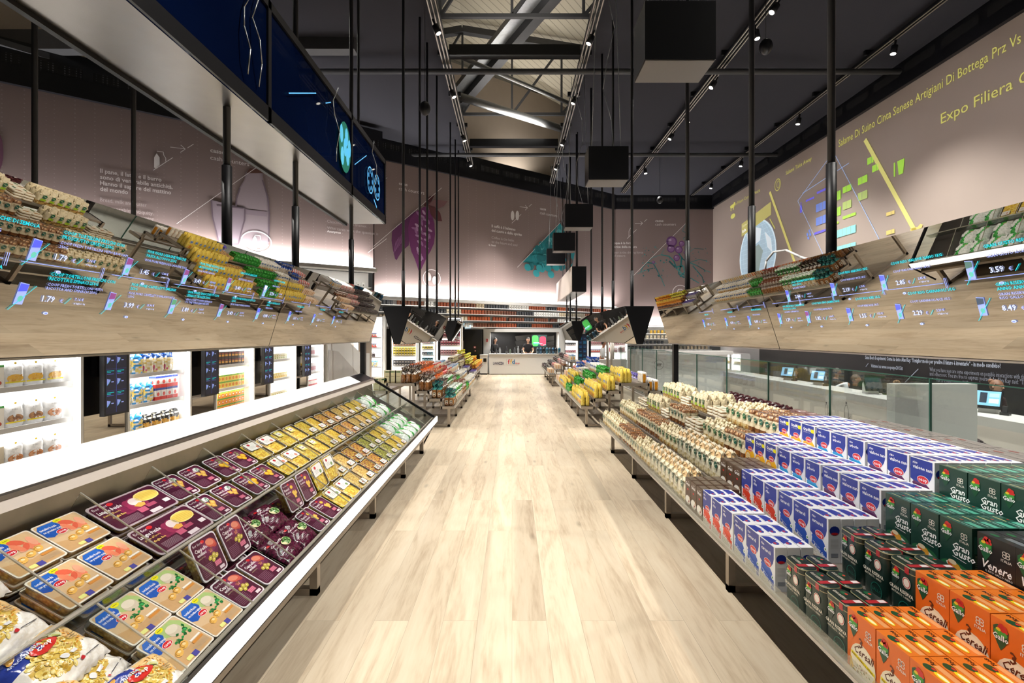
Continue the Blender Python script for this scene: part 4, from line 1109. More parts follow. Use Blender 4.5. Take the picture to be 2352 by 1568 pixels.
for xa in (1.19, 1.57):
    mb = MB('clear_acrylic'); a, d = bslope(xa, -.02), bslope(xa, .06)
    for sgn in (0, .015):
        mb.loft([[(a.x + sgn, 0.02, a.z), (d.x + sgn, .02, d.z), (d.x + sgn + .004, .02, d.z), (a.x + sgn + .004, .02, a.z)], [(a.x + sgn, L_ - .03, a.z), (d.x + sgn, L_ - .03, d.z), (d.x + sgn + .004, L_ - .03, d.z), (a.x + sgn + .004, L_ - .03, a.z)]])
    mb.beam((d.x, 0.02, d.z), (d.x, L_ - .03, d.z), .02, .006, None, 'acrylic_edge')
    mb.build('clear_rail', root)

# ============================================================ PRODUCTS (prototypes: front faces -Y, origin at bottom centre)
PR = {}
def front(y, x0=0, z0=0): return F2((x0, y, z0), (1, 0, 0), (0, 0, 1))
def backf(y): return F2((0, y, 0), (-1, 0, 0), (0, 0, 1))
def topf(z): return F2((0, 0, z), (1, 0, 0), (0, 1, 0))
def sidef(x): return F2((x, 0, 0), (0, 1, 0), (0, 0, 1)) if x > 0 else F2((x, 0, 0), (0, -1, 0), (0, 0, 1))
WB_, HB, TB = 0.148, 0.225, 0.0625          # carton width, height, thickness
NAVY, RED = '#1f3390', '#d0262d'
def coop_logo(mb, fr, x, y, s, off=.0012, bg=RED):
    mb.dp(fr, ell(x, y, s, s * .58, 20), '#ffffff', off - .0003); mb.dp(fr, ell(x, y, s * .94, s * .53, 20), bg, off)
    mb.dt(fr, 'coop', x, y - s * .2, s * .72, '#ffffff', off + .0004, al='c', bold=True)
def rice_face(mb, fr, band, bandname, name, mix=False):
    w, h = WB_, HB
    blob = [(-w / 2, .11), (-w / 2, h - .004), (w / 2 - .012, h - .004), (w / 2 - .012, .16), (w / 2 - .02, .135), (w / 2 - .036, .112), (w / 2 - .05, .1), (-w / 2 + .02, .1)]
    mb.dp(fr, blob, NAVY, .0005)
    if mix:
        mb.dp(fr, [(-w / 2, 0), (w / 2 - .004, 0), (w / 2 - .004, .085), (w / 2 - .03, .11), (-w / 2 + .02, .1), (-w / 2, .07)], '#f2b51e', .0006)
        mb.dp(fr, ell(-.028, .045, .042, .048, 18), '#d9641e', .0009); mb.dp(fr, ell(-.028, .045, .038, .043, 18), '#e7cf98', .001)
        r = random.Random(3)
        for i in range(34):
            a = r.uniform(0, 6.3); d = sqrt(r.random())
            mb.dp(fr, ell(-.028 + .034 * d * cos(a), .045 + .04 * d * sin(a), .0045, .0028, 5, a), r.choice(['#c9a055', '#b3874a', '#fbeecb', '#a8743c', '#6f8a3a']), .0013 + i * 1e-5)
        mb.dt(fr, 'GranMix', -.06, .178, .034, '#ffffff', .001, bold=True, fit=.1); mb.dt(fr, 'riso, farro e orzo', -.055, .165, .011, '#ffffff', .001)
        mb.dp(fr, rrect(.036, .026, .006, 2, .048, .185), '#e9e21a', .0012)
    else:
        mb.dp(fr, [(-w / 2 + .01, .088), (-w / 2 + .02, .1), (w / 2 - .05, .1), (w / 2 - .03, .085), (w / 2 - .012, .045), (w / 2 - .012, 0), (w / 2 - .034, 0), (w / 2 - .04, .03)], band, .0006)
        mb.dp(fr, [(-w / 2 + .012, .052), (-w / 2 + .018, .09), (w / 2 - .04, .055), (w / 2 - .044, .018)], band, .0008)
        mb.dp(fr, [(-w / 2, 0), (-w / 2, .05), (-w / 2 + .02, .055), (.0, .035), (w / 2 - .045, .012), (w / 2 - .04, 0)], '#cfcbc0', .0005)
        r = random.Random(5)
        for i in range(24):
            mb.dp(fr, ell(r.uniform(-w / 2 + .006, 0), r.uniform(.004, .04), .005, .0018, 5, r.uniform(-1, 1)), r.choice(['#f5f1e6', '#a8a294', '#e5dfd0']), .001)
        mb.dt(fr, 'riso', -.058, .193, .02, '#ffffff', .001, bold=True); mb.dt(fr, name, -.058, .168, .026, '#ffffff', .001, bold=True)
        mb.dt(fr, 'indicato per', -.05, .062, .012, '#ffffff', .0012, rot=-.3); mb.dt(fr, bandname, -.045, .042, .022, '#ffffff', .0012, rot=-.3, bold=True, shear=.2)
        mb.dp(fr, ell(w / 2 - .022, .062, .011, .011, 12), '#ffffff', .0011); mb.dp(fr, ell(w / 2 - .022, .062, .006, .006, 8), '#4d9a5a', .0013)
    coop_logo(mb, fr, .005, .118, .036, .0015)
def rice_top(mb):
    fr = topf(HB); w, t = WB_, TB
    mb.dp(fr, [(-w / 2 + .004, -t / 2 + .003), (.03, -t / 2 + .003), (-.008, t / 2 - .008), (-w / 2 + .012, t / 2 - .022)], '#26399a', .0006)
    mb.dp(fr, ell(.02, .0, .022, .016, 14), '#34449d', .0008); mb.dp(fr, ell(.022, -.004, .012, .006, 10), RED, .001)
def rice_side(mb, x, col):
    fr = sidef(x)
    mb.dp(fr, ell(0, .165, .026, .024, 14), NAVY, .0006); mb.dp(fr, ell(0, .15, .018, .007, 10), RED, .0009)
    for k in range(7): mb.dl(fr, (-.02, .12 - k * .007), (.02, .12 - k * .007), .0012, '#b9b9b9', .0006)
    mb.dp(fr, [(-.018, .03), (.018, .03), (.018, .05), (-.018, .05)], '#9aa0ad', .0006)
for nm, band, bn, title in (('ribe', '#e0452c', 'Tutte le Ricette', 'ribe'), ('carnaroli', '#2453b5', 'Risotti Speciali', 'carnaroli'), ('arborio', '#1f93cd', 'Risotti', 'arborio'), ('vialone', '#5d2a5c', 'Risotti', 'vialone nano')):
    mb = MB(); mb.box(-WB_ / 2, WB_ / 2, -TB / 2, TB / 2, 0, HB, '#f1f2f5')
    rice_face(mb, front(-TB / 2), band, bn, title); rice_top(mb); rice_side(mb, WB_ / 2, band); rice_side(mb, -WB_ / 2, band)
    PR[nm] = mb.mesh('rice_carton')
mb = MB(); mb.box(-WB_ / 2, WB_ / 2, -TB / 2, TB / 2, 0, HB, '#f1f2f5'); rice_face(mb, front(-TB / 2), '', '', '', True); rice_top(mb); rice_side(mb, WB_ / 2, ''); rice_side(mb, -WB_ / 2, ''); PR['granmix'] = mb.mesh('grain_carton')
# brown grain carton
mb = MB(); mb.box(-.054, .054, -TB / 2, TB / 2, 0, HB - .01, '#4a3428')
fr = front(-TB / 2)
mb.dt(fr, 'Grani', -.04, .165, .034, '#ffffff', .001, bold=True, fit=.075); mb.dt(fr, 'RISO', .0, .19, .012, '#ffffff', .001)
mb.dp(fr, ell(.0, .135, .012, .007, 12), RED, .001)
mb.dp(fr, ell(0, .055, .05, .034, 16), '#e9e4da', .0008); mb.dp(fr, ell(0, .058, .042, .024, 14), '#f9f5ea', .001); mb.dp(fr, ell(.02, .05, .01, .008, 8), '#8a2a6a', .0014)
mb.dl(fr, (.0, .03), (.05, .1), .003, '#c98a4a', .0016); mb.dl(fr, (.01, .025), (.054, .085), .003, '#c98a4a', .0016)
fr = topf(HB - .01); mb.dp(fr, [(-.05, -.025), (.05, -.025), (.05, .028), (-.05, .028)], '#54402f', .0005)
for k in range(4): mb.dl(fr, (-.04 + k * .022, -.02), (-.04 + k * .022, .02), .003, '#cfd6c9', .001)
PR['grani'] = mb.mesh('brown_carton')
# cock logo shield
def gallo(mb, fr, x, y, s, shield='#0d5a35', txt='#ffffff', off=.001):
    mb.dp(fr, [(x - .42 * s, y + .45 * s), (x - .2 * s, y + .62 * s), (x + .2 * s, y + .62 * s), (x + .42 * s, y + .45 * s), (x + .4 * s, y), (x + .22 * s, y - .38 * s), (x, y - .72 * s), (x - .22 * s, y - .38 * s), (x - .4 * s, y)], shield, off)
    mb.dp(fr, ell(x, y + .22 * s, .36 * s, .2 * s, 14), '#3f9a3a', off + .0003)
    for a, b, r in ((.05, .62, .16), (.22, .58, .13), (-.06, .5, .12), (.3, .42, .1), (.12, .44, .14)): mb.dp(fr, ell(x + a * s, y + b * s, r * s, r * .9 * s, 9), '#cf2424', off + .0006)
    mb.dp(fr, ell(x - .12 * s, y + .38 * s, .14 * s, .09 * s, 9), '#e8c32a', off + .0009)
    mb.dt(fr, 'Gallo', x, y - .16 * s, .44 * s, txt, off + .0012, al='c', bold=True, fit=.86 * s)
# green and black and orange cartons
def gallo_box(kind):
    col = {'gusto': '#153c32', 'venere': '#121214', 'cereali': '#df6a1a'}[kind]
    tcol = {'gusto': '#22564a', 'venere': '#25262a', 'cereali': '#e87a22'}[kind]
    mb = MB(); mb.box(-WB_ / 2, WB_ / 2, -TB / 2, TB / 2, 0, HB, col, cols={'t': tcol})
    fr = front(-TB / 2)
    gallo(mb, fr, -.04, .168, .06 if kind != 'venere' else .066, '#0d5a35' if kind == 'venere' else '#0e4a2c')
    for a, b in ((.034, .182), (.046, .182), (.034, .171), (.046, .171)): mb.ring(fr, a, b, .009, .008, .003, '#e8e4da', .001, n=8)
    mb.dt(fr, 'ITALIA', .041, .148, .014, '#e8e4da', .001, al='c', bold=True)
    if kind == 'gusto':
        mb.dt(fr, 'Gran', -.014, .112, .038, '#ffffff', .001, bold=True, shear=.18); mb.dt(fr, 'Gusto', -.016, .084, .042, '#ffffff', .001, bold=True, shear=.18)
        mb.dl(fr, (-.012, .077), (.05, .071), .002, '#ffffff', .001)
        mb.dp(fr, ell(0, .028, .07, .028, 16), '#27633f', .0006); mb.dp(fr, ell(.01, .028, .054, .015, 16, -.25), '#e9e7e4', .0009)
        mb.dp(fr, ell(-.012, .04, .024, .02, 14), '#c9612e', .0012); mb.dp(fr, ell(.006, .032, .02, .019, 14), '#e2a23c', .0014); mb.dp(fr, ell(-.012, .05, .02, .01, 10), '#e9d3b0', .0016)
    elif kind == 'venere':
        mb.dt(fr, 'Venere', -.06, .095, .046, '#ffffff', .001, bold=True, shear=.25, fit=.12); mb.dt(fr, 'IL RISO GALLO NERO', -.04, .082, .011, '#ffffff', .001)
        mb.ring(fr, .0, .0, .07, .07, .006, '#e6e6e6', .001, a0=.2, a1=2.9); mb.dp(fr, ell(0, .02, .05, .03, 14), '#3a2a28', .0008)
    else:
        mb.dp(fr, ell(.01, .052, .066, .068, 20), '#f1e3c6', .0006); mb.dp(fr, ell(.01, .05, .06, .06, 20), '#f7ecd2', .0008)
        mb.dp(fr, [(-.06, .0), (.072, 0), (.072, .05), (.05, .03), (-.02, .028), (-.055, .045)], '#f2c23a', .0007)
        mb.dt(fr, '3', .0, .105, .052, '#5a2410', .0012, bold=True, al='c'); mb.dt(fr, 'Cereali', .012, .076, .042, '#5a2410', .0012, bold=True, al='c', shear=.3, fit=.1)
        mb.dp(fr, [(-.052, .06), (.07, .042), (.072, .054), (-.05, .072)], '#f4de1e', .0014); mb.dt(fr, 'RISO, FARRO e ORZO', -.045, .06, .0115, '#7a4a10', .0018, rot=-.14, bold=True)
        r = random.Random(9)
        for i in range(40):
            mb.dp(fr, ell(r.gauss(-.005, .022), abs(r.gauss(.014, .012)) + .002, .0055, .003, 5, r.uniform(0, 3)), r.choice(['#e7dcc0', '#b98a52', '#6f7a32', '#f6efdb', '#8a4a34']), .0016 + i * 1e-5)
    fr = topf(HB)
    if kind == 'cereali':
        mb.dp(fr, [(-.03, .008), (.068, .008), (.068, .027), (-.03, .027)], '#eda468', .0005)
        mb.dt(fr, '800g', -.068, .01, .02, '#3a1c10', .0008, bold=True)
        mb.dp(fr, ell(-.02, -.012, .022, .014, 12), '#0e4a2c', .0008); mb.dp(fr, ell(-.012, -.006, .008, .005, 8), '#cf2424', .001); mb.dp(fr, ell(.028, -.013, .03, .01, 14), '#f4de1e', .0008); mb.dp(fr, ell(.03, -.012, .022, .006, 12), '#fdf3c9', .001)
    elif kind == 'gusto':
        mb.dp(fr, [(.005, .0), (.07, .0), (.07, .026), (.005, .026)], '#58b39a', .0005)
        mb.dl(fr, (-.06, -.012), (.0, -.012), .006, '#c9c98a', .0008); mb.dp(fr, ell(-.03, .012, .02, .009, 10), '#12452f', .0008); mb.dp(fr, ell(-.022, .016, .007, .004, 8), '#cf2424', .001); mb.dl(fr, (.01, -.014), (.06, -.014), .004, '#9fd6c6', .0008)
    else:
        mb.dp(fr, [(.0, .0), (.07, .0), (.07, .026), (0, .026)], '#7b8288', .0005); mb.dp(fr, ell(-.03, -.005, .018, .01, 10), '#1c6a3c', .0008)
    for x in (WB_ / 2, -WB_ / 2):
        fr = sidef(x); mb.dp(fr, [(-.022, .12), (.022, .12), (.022, .19), (-.022, .19)], tcol, .0005)
        for k in range(8): mb.dl(fr, (-.018, .11 - k * .008), (.018, .11 - k * .008), .0014, '#d8cfa8', .0008)
    return mb.mesh({'gusto': 'green_rice_carton', 'venere': 'black_rice_carton', 'cereali': 'orange_cereal_carton'}[kind])
for k in ('gusto', 'venere', 'cereali'): PR[k] = gallo_box(k)
# dark tins
mb = MB('painted_metal')
ring = lambda z, f=1.0: [(x, y, z) for x, y in rrect(.15 * f, .082 * f, .032 * f, 5)]
mb.loft([ring(0, .97), ring(.006), ring(.196)], '#16302a', smooth=True, cap1=False)
body_t = mb; fr = front(-.0415)
gallo(mb, fr, -.03, .155, .05, '#16302a')
mb.dp(fr, ell(.028, .15, .021, .023, 18), '#e9e2d6', .002); mb.dp(fr, ell(.028, .15, .0185, .0205, 18), '#b5352f', .0022); mb.dp(fr, ell(.028, .15, .015, .017, 16), '#efe8dc', .0024)
mb.dt(fr, 'GRAN RISERVA', 0, .098, .021, '#efe9d8', .002, al='c', bold=True, fit=.125); mb.dt(fr, 'MATURATO 1 ANNO', 0, .083, .013, '#d8d2c0', .002, al='c', bold=True, fit=.1)
mb.ring(fr, .02, .035, .034, .034, .003, '#1f6f60', .002, n=20); mb.dt(fr, 'GALLO', .02, .03, .02, '#1f6f60', .0022, al='c')
PR['tin'] = mb.mesh('rice_tin')
mb = MB('painted_metal')
mb.loft([ring(.192, 1.03), ring(.196, 1.035), ring(.215, 1.03), ring(.219, 1.0), ring(.222, .94)], ['#a39a76', '#10231e', '#a39a76', '#16302a', '#16302a'], capcol='#10231e')
fr = topf(.222)
mb.dt(fr, 'GRAN RISERVA', -.02, -.02, .02, '#d8d2c0', .001, al='c', bold=True, fit=.075); mb.dp(fr, ell(-.03, .012, .018, .012, 12), '#0e5a35', .001); mb.dp(fr, ell(-.024, .016, .007, .006, 8), '#cf2424', .0014)
mb.dp(fr, [(.022, -.04), (.046, -.04), (.046, .04), (.022, .04)], '#b3222e', .0012); mb.dp(fr, [(.024, .008), (.044, .008), (.044, .036), (.024, .036)], '#e9dfe0', .0016)
fr = front(-.0424); mb.dp(fr, [(.018, .188), (.04, .188), (.04, .214), (.018, .214)], '#b3222e', .0008)
PR['tinlid'] = mb.mesh('lid')

# --- soft bags
def bag(name, w, d, h, col, kind='flat', m='wrapped_film', seed=1, nr=20, nl=11, jit=.006, bulge=1.0):
    r = random.Random(seed); mb = MB(m)
    prof = {'flat': [(0, .86, .86), (.04, .97, .97), (.25, 1, 1), (.55, 1.0, .98), (.75, .98, .85), (.88, .95, .5), (.95, .95, .16), (1.0, .97, .08)],
            'brick': [(0, .93, .93), (.04, 1, 1), (.3, 1, 1), (.7, 1, 1), (.9, .99, .97), (.97, .96, .9), (1.0, .8, .7)],
            'fold': [(0, .9, .9), (.04, 1, 1), (.3, 1.02, 1.02), (.6, 1, 1), (.78, .96, .9), (.86, .9, .7), (.93, .85, .42), (1.0, .88, .3)],
            'point': [(0, .95, .95), (.03, 1, 1), (.3, 1, 1), (.6, 1, .96), (.78, 1.0, .62), (.9, .98, .3), (.98, .96, .08), (1.0, .96, .06)],
            'gather': [(0, .88, .88), (.05, 1, 1), (.3, 1, 1), (.55, .96, .96), (.66, .7, .7), (.72, .3, .3), (.76, .24, .26), (.82, .5, .5), (.9, .85, .7), (1.0, 1.05, .8)]}[kind]
    rings = []; ts = []
    for li in range(nl + 1):
        t = li / nl
        for (t0, a0, b0), (t1, a1, b1) in zip(prof, prof[1:]):
            if t0 <= t <= t1 + 1e-9:
                k = (t - t0) / (t1 - t0); W_, D_ = a0 + (a1 - a0) * k, b0 + (b1 - b0) * k; break
        rg = []
        for i in range(nr):
            a = 2 * pi * i / nr; c, s_ = cos(a), sin(a)
            e = .55 if kind != 'gather' or t < .6 else .9
            x = w / 2 * W_ * (abs(c) ** e) * (1 if c >= 0 else -1); y = d / 2 * D_ * (abs(s_) ** e) * (1 if s_ >= 0 else -1)
            j = jit * (1.6 if t > .62 else .7) * (0 if li == 0 else 1)
            zz = t * h + (r.uniform(-1, 1) * jit * 1.8 if t > .9 and kind in ('gather', 'flat', 'fold') else 0)
            rg.append((x + r.uniform(-j, j), y + r.uniform(-j, j), zz))
        rings.append(rg); ts.append(t)
    b0 = len(mb.v)
    for rg in rings: mb.v += rg
    for k in range(nl):
        for i in range(nr):
            j = (i + 1) % nr
            cx = (rings[k][i][0] + rings[k][j][0]) / 2 / (w / 2); cy = (rings[k][i][1] + rings[k][j][1]) / 2 / (d / 2); tt = (ts[k] + ts[k + 1]) / 2
            side = 'f' if cy < -.7 else 'k' if cy > .7 else 's'
            mb.face((b0 + k * nr + i, b0 + k * nr + j, b0 + (k + 1) * nr + j, b0 + (k + 1) * nr + i), col(cx, tt, side, r, i), None, not (tt > .68 and kind in ('flat', 'gather', 'fold')))
    mb.face([b0 + i for i in reversed(range(nr))], col(0, 0, 'b', r, 0)); mb.face([b0 + nl * nr + i for i in range(nr)], col(0, 1, 't', r, 0))
    me = mb.mesh(name); me_mb = mb
    return mb
def leafcol(cream, leaf, lab, low, top=None):
    def f(x, t, side, r, i):
        if top and t > .78: return r.choice(top)
        if t < .3 and side != 'b' or t < .12:
            return r.choice(low)
        return r.choice([cream, cream, cream])
    return f
def leafdraw(mb, d, h, leaf, lab, lx=0.0):
    for fr in (front(-d / 2), backf(d / 2)):
        mb.dp(fr, ell(lx, h * .63, .027, .027, 14, .5), leaf, .008); mb.dl(fr, (lx - .018, h * .60), (lx + .018, h * .66), .004, '#eef0cf', .0088)
        if lab: mb.dp(fr, [(-.032, h * .32), (.034, h * .32), (.034, h * .46), (-.032, h * .46)], lab, .008)
        for k in range(4): mb.dl(fr, (-.03, h * (.50 - k * .018)), (.022 - .008 * k, h * (.50 - k * .018)), .0016, '#8a9a78', .0082)
WPA = ['#c9a05a', '#b98a48', '#d8b878', '#a3783c', '#e0c890']
PBR = ['#8a5a34', '#7a4b2a', '#a06a3a', '#6a3f24']
def mk(nm, meshname, w, d, h, col, kind, draw=None, **kw):
    mb = bag(meshname, w, d, h, col, kind, **kw)
    if draw: draw(mb)
    PR[nm] = mb.mesh(meshname); PR[nm + '_dim'] = (w, d, h)
mk('leafA', 'cream_pasta_bag', .115, .085, .205, leafcol('#f4e7c4', None, None, WPA), 'fold', lambda mb: leafdraw(mb, .085, .205, '#1f6a48', None), seed=2)
mk('leafA2', 'cream_pasta_bag', .115, .085, .2, leafcol('#f1e4c2', None, None, WPA), 'fold', lambda mb: leafdraw(mb, .085, .2, '#1f6a48', '#a9cf2f'), seed=12)
mk('leafB', 'brown_topped_pasta_bag', .1, .085, .2, leafcol('#f0e3c2', None, None, PBR, ['#9a6a44', '#b88a60', '#7c5234', '#d0ac80']), 'brick', lambda mb: leafdraw(mb, .085, .2, '#1c6457', None), seed=3)
mk('leafC', 'peach_topped_pasta_bag', .108, .08, .24, leafcol('#efe8cf', None, None, ['#d8c9a0', '#e3d6b4', '#c9b88a'], ['#f0d2a4', '#f6e2bd', '#ecc490', '#fbf0d8', '#efe6cc']), 'flat', lambda mb: leafdraw(mb, .08, .225, '#12584f', None), seed=4, jit=.008)
mk('maroonbag', 'maroon_pasta_bag', .16, .11, .14, lambda x, t, s, r, i: r.choice(['#4a1a24', '#5a2630', '#3a1018', '#6f3f44', '#efe6e6' if t > .6 and r.random() < .25 else '#45161f']), 'fold', seed=5)
mk('pinkbrick', 'pink_vacuum_pack', .15, .16, .13, lambda x, t, s, r, i: r.choice(['#b98a84', '#c49a92', '#a87570', '#ae7f78']), 'brick', seed=6, jit=.01)
mk('whitepillow', 'white_pillow_bag', .16, .12, .12, lambda x, t, s, r, i: r.choice(['#f0efec', '#e6e4df', '#fafafa']), 'fold', seed=16)
mk('blackpack', 'glossy_black_pack', .11, .06, .2, lambda x, t, s, r, i: r.choice(['#1a1718', '#231f21', '#151214']), 'brick', lambda mb: mb.dt(front(-.03), 'fior fiore', 0, .04, .022, '#b9b4a6', .004, rot=pi / 2), seed=7, jit=.004)
# flat stacked pack
mb = MB('wrapped_film')
for k, c in enumerate(('#efe6cf',)):
    mb.loft([[(x, y, z) for x, y in rrect(.15 * f, .13 * f, .02, 2)] for z, f in ((0, .94), (.01, 1), (.022, 1), (.032, .93))], ['#b98a58', '#e8dcc0', '#f3ecd8'], smooth=True, capcol='#f3ecd8')
mb.dp(topf(.032), ell(.03, 0, .028, .02, 12), '#1f6a48', .0015); mb.dp(topf(.032), [(-.055, -.04), (-.03, -.04), (-.03, .04), (-.055, .04)], '#b5772e', .0015)
PR['flatpack'] = mb.mesh('flat_pasta_pack')
# shrink-wrapped carton multi-pack
mb = MB('wrapped_film'); mb.box(-.155, .155, -.04, .04, 0, .2, '#a8a19c', cols={'t': '#bdb6b2', 'f': '#aaa49f'})
fr = front(-.04); mb.dp(fr, [(-.15, .01), (.15, .01), (.15, .19), (-.15, .19)], '#9d9692', .0006)
mb.dp(fr, ell(-.08, .085, .055, .022, 16), '#3c3f74', .001); mb.dp(fr, ell(-.03, .08, .028, .015, 14), '#cf3b34', .0014); mb.dt(fr, 'fior fiore', -.06, .12, .034, '#f5f0ee', .0014, bold=True)
for k in range(5): mb.dl(fr, (-.14 + k * .06, .005), (-.12 + k * .06, .195), .002, '#d8d3cf', .002)
fr = topf(.2); mb.dp(fr, ell(-.06, 0, .03, .012, 12), '#c9524a', .001); mb.dl(fr, (-.15, .03), (.15, .03), .004, '#ffffff', .001); mb.dl(fr, (-.1, -.02), (.12, -.026), .003, '#f0e9e6', .001)
PR['multipack'] = mb.mesh('shrink_wrapped_pack')
# yellow bags etc for the further tables
YEL = ['#ecd15e', '#e8cb52', '#f0d970', '#e3c447']
def ydraw(mb):
    for fr in (front(-.035), backf(.035)):
        mb.dp(fr, rrect(.06, .05, .012, 2, 0, .15), '#9fb6d4', .005); mb.dp(fr, ell(0, .155, .02, .012, 10), '#3f66a8', .0056)
        mb.dp(fr, ell(-.015, .055, .028, .035, 12, .5), '#d2823a', .005); mb.dp(fr, ell(.018, .045, .018, .028, 10, .3), '#e6b877', .0056)
mk('yellow', 'yellow_biscuit_bag', .115, .075, .26, lambda x, t, s, r, i: r.choice(YEL), 'point', ydraw, seed=8, jit=.005)
mk('green', 'green_snack_bag', .12, .06, .17, lambda x, t, s, r, i: r.choice(['#2f9a35', '#3fb043', '#1f7a2a', '#58c45a', '#5a3a22' if t > .85 else '#2f9a35']), 'flat', seed=9, jit=.008)
mk('tanroll', 'tan_roll_pack', .12, .1, .075, lambda x, t, s, r, i: r.choice(['#d9b774', '#e5cb93', '#b98446', '#a8463a' if t < .2 else '#dcc083']), 'brick', seed=10)
mk('whitebox_bag', 'white_bread_box', .11, .08, .19, lambda x, t, s, r, i: r.choice(['#f5f2ea', '#efe9da', '#f8f6f0']) if t > .25 else r.choice(['#e3b56e', '#d89f58', '#efe2c4']), 'brick', lambda mb: (mb.dp(front(-.04), ell(0, .13, .03, .02, 12), '#2b64b0', .004), mb.dt(front(-.04), 'B', 0, .12, .03, '#ffffff', .005, al='c')), seed=11, jit=.003)
def bread(nm, tie, label, seed, base=('#8a5a30', '#9c6a3a', '#74481f', '#b07c48')):
    def col(x, t, s, r, i):
        if t > .58: return r.choice(tie)
        return r.choice(base)
    def dr(mb):
        if label: 
            for fr in (front(-.045), backf(.045), sidef(-.058), sidef(.058)):
                mb.dp(fr, rrect(.05, .07, .004, 1, 0, .075), label, .006); mb.dp(fr, rrect(.032, .02, .003, 1, 0, .055), '#7a3a2a', .0066); mb.dp(fr, rrect(.036, .016, .003, 1, 0, .09), '#39302c', .0066)
    mk(nm, 'bread_bag', .115, .09, .29, col, 'gather', dr, seed=seed, jit=.012)
bread('teal', ['#1f6a6a', '#2a8080', '#17504f', '#3c9a96', '#0f3c3f'], '#e5ddc9', 21)
bread('brown', ['#3f2418', '#5a3826', '#d8cfc4', '#f2ece4', '#2c1a12'], None, 22)
bread('clearbread', ['#d8d2cc', '#bdb4ac', '#f3f1ee', '#9c8f86', '#6a3c28'], None, 23)
bread('orange', ['#ee6a1c', '#f58a3a', '#f3e6da', '#d8531a'], None, 24, ('#e08a52', '#e9b28a', '#d87438', '#f2d9c4'))
bread('redtie', ['#c92a22', '#e0423a', '#efe2de', '#a81d1a'], None, 25, ('#d8a090', '#c9584c', '#f2e3dc', '#e3b6a6'))
bread('greentie', ['#2f9a3c', '#e9efe6', '#4abf55', '#3a2a22'], '#f1efe8', 26, ('#d9c3a0', '#efe6d4', '#c9a878', '#e9dcc4'))
bread('bluetie', ['#2556b8', '#3f74d8', '#e9edf5', '#1b3f96'], None, 27, ('#e5dfd6', '#cfc6ba', '#f3f0ea', '#d8c2a0'))
bread('purpletie', ['#4a3aa8', '#6a5acb', '#e6e2f5', '#37297f'], None, 28, ('#5a2a22', '#7a3a2c', '#43201a', '#8a5040'))
bread('yelbun', ['#efe03a', '#d8c22a', '#b9d83a', '#f5ef9a'], None, 29, ('#8a5a3a', '#a87048', '#74482c', '#c9a07a'))
bread('orangebun', ['#f2a01e', '#f7c23f', '#e07a1c', '#f0d860'], None, 30, ('#7a4a38', '#9a5f40', '#5f3628', '#c98a5a'))
def carton(nm, meshname, w, d, h, base, decor=None, top=None):
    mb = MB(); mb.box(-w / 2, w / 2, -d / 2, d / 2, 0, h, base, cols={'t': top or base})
    for fr in (front(-d / 2), backf(d / 2)): 
        if decor: decor(mb, fr, w, h)
    for x in (w / 2, -w / 2):
        fr = sidef(x)
        if decor: decor(mb, fr, d, h)
    PR[nm] = mb.mesh(meshname); PR[nm + '_dim'] = (w, d, h)
def dec(*ops):
    def f(mb, fr, w, h):
        for i, (k, a, b, c, d_, col) in enumerate(ops):
            if k == 'r': mb.dp(fr, [(a * w / 2, b * h), (c * w / 2, b * h), (c * w / 2, d_ * h), (a * w / 2, d_ * h)], col, .0008 + i * .0004)
            if k == 'e': mb.dp(fr, ell(a * w / 2, b * h, c * w / 2, d_ * h, 12), col, .0008 + i * .0004)
    return f
carton('ivorybox', 'ivory_carton', .12, .085, .23, '#ddd6b0', dec(('r', -.6, .84, .6, .92, '#3f6a3a'), ('r', -.5, .5, .5, .56, '#b5ab80'), ('r', -.7, .05, .7, .1, '#b89a60')), '#f3efdc')
carton('redwhite', 'red_and_white_carton', .1, .08, .22, '#f4ead6', dec(('r', -1, .86, 1, 1, '#e03a2c'), ('r', -.5, .3, .5, .75, '#f0a050'), ('e', 0, .5, .3, .16, '#c9402a'), ('r', -.8, .05, .8, .14, '#e8c9a0')), '#f5efe6')
carton('bluewhite', 'blue_and_white_carton', .1, .08, .22, '#f2efe4', dec(('r', -1, .9, 1, 1, '#2f8ad0'), ('e', 0, .5, .6, .22, '#e9b45c'), ('r', -.6, .12, .6, .2, '#2a58a8')), '#f8f6f0')
carton('whitecream', 'white_cracker_carton', .11, .08, .2, '#f5f0e2', dec(('r', -.8, .1, .8, .4, '#e8bf78'), ('r', -.7, .62, .7, .8, '#2a5fa8'), ('e', .2, .3, .4, .1, '#c98a40')), '#fbf9f2')
carton('striped', 'striped_purple_pack', .12, .09, .1, '#e3e4e0', dec(('r', -1, .88, 1, 1, '#5a4fa8'), ('r', -.8, .5, .8, .62, '#8a86b8'), ('r', -.8, .15, .8, .3, '#c9c4a0')), '#5a52a5')
carton('creampack', 'cream_biscuit_pack', .11, .09, .15, '#eee2c0', dec(('r', -.8, .6, .8, .8, '#6a5a3a'), ('r', -.6, .2, .6, .4, '#b9c070')), '#f4ecd4')
carton('peach', 'peach_striped_carton', .1, .08, .17, '#f0c69a', dec(('r', -.25, .35, .25, 1, '#fbf3e8'), ('r', -1, 0, 1, .3, '#f3ece4'), ('r', -.8, .08, .8, .16, '#5a5a6a')), '#f7dcc0')
carton('darkredbox', 'dark_biscuit_carton', .12, .09, .15, '#6a4238', dec(('r', -.8, .5, .8, .8, '#efe6e0'), ('e', 0, .3, .5, .14, '#d8a070')), '#efe3dc')
mk('darkbag', 'dark_coffee_bag', .12, .08, .16, lambda x, t, s, r, i: r.choice(['#2c2224', '#4a3a3c', '#1c1618', '#8a7a7c', '#3a2c2e']), 'flat', seed=31, jit=.008)
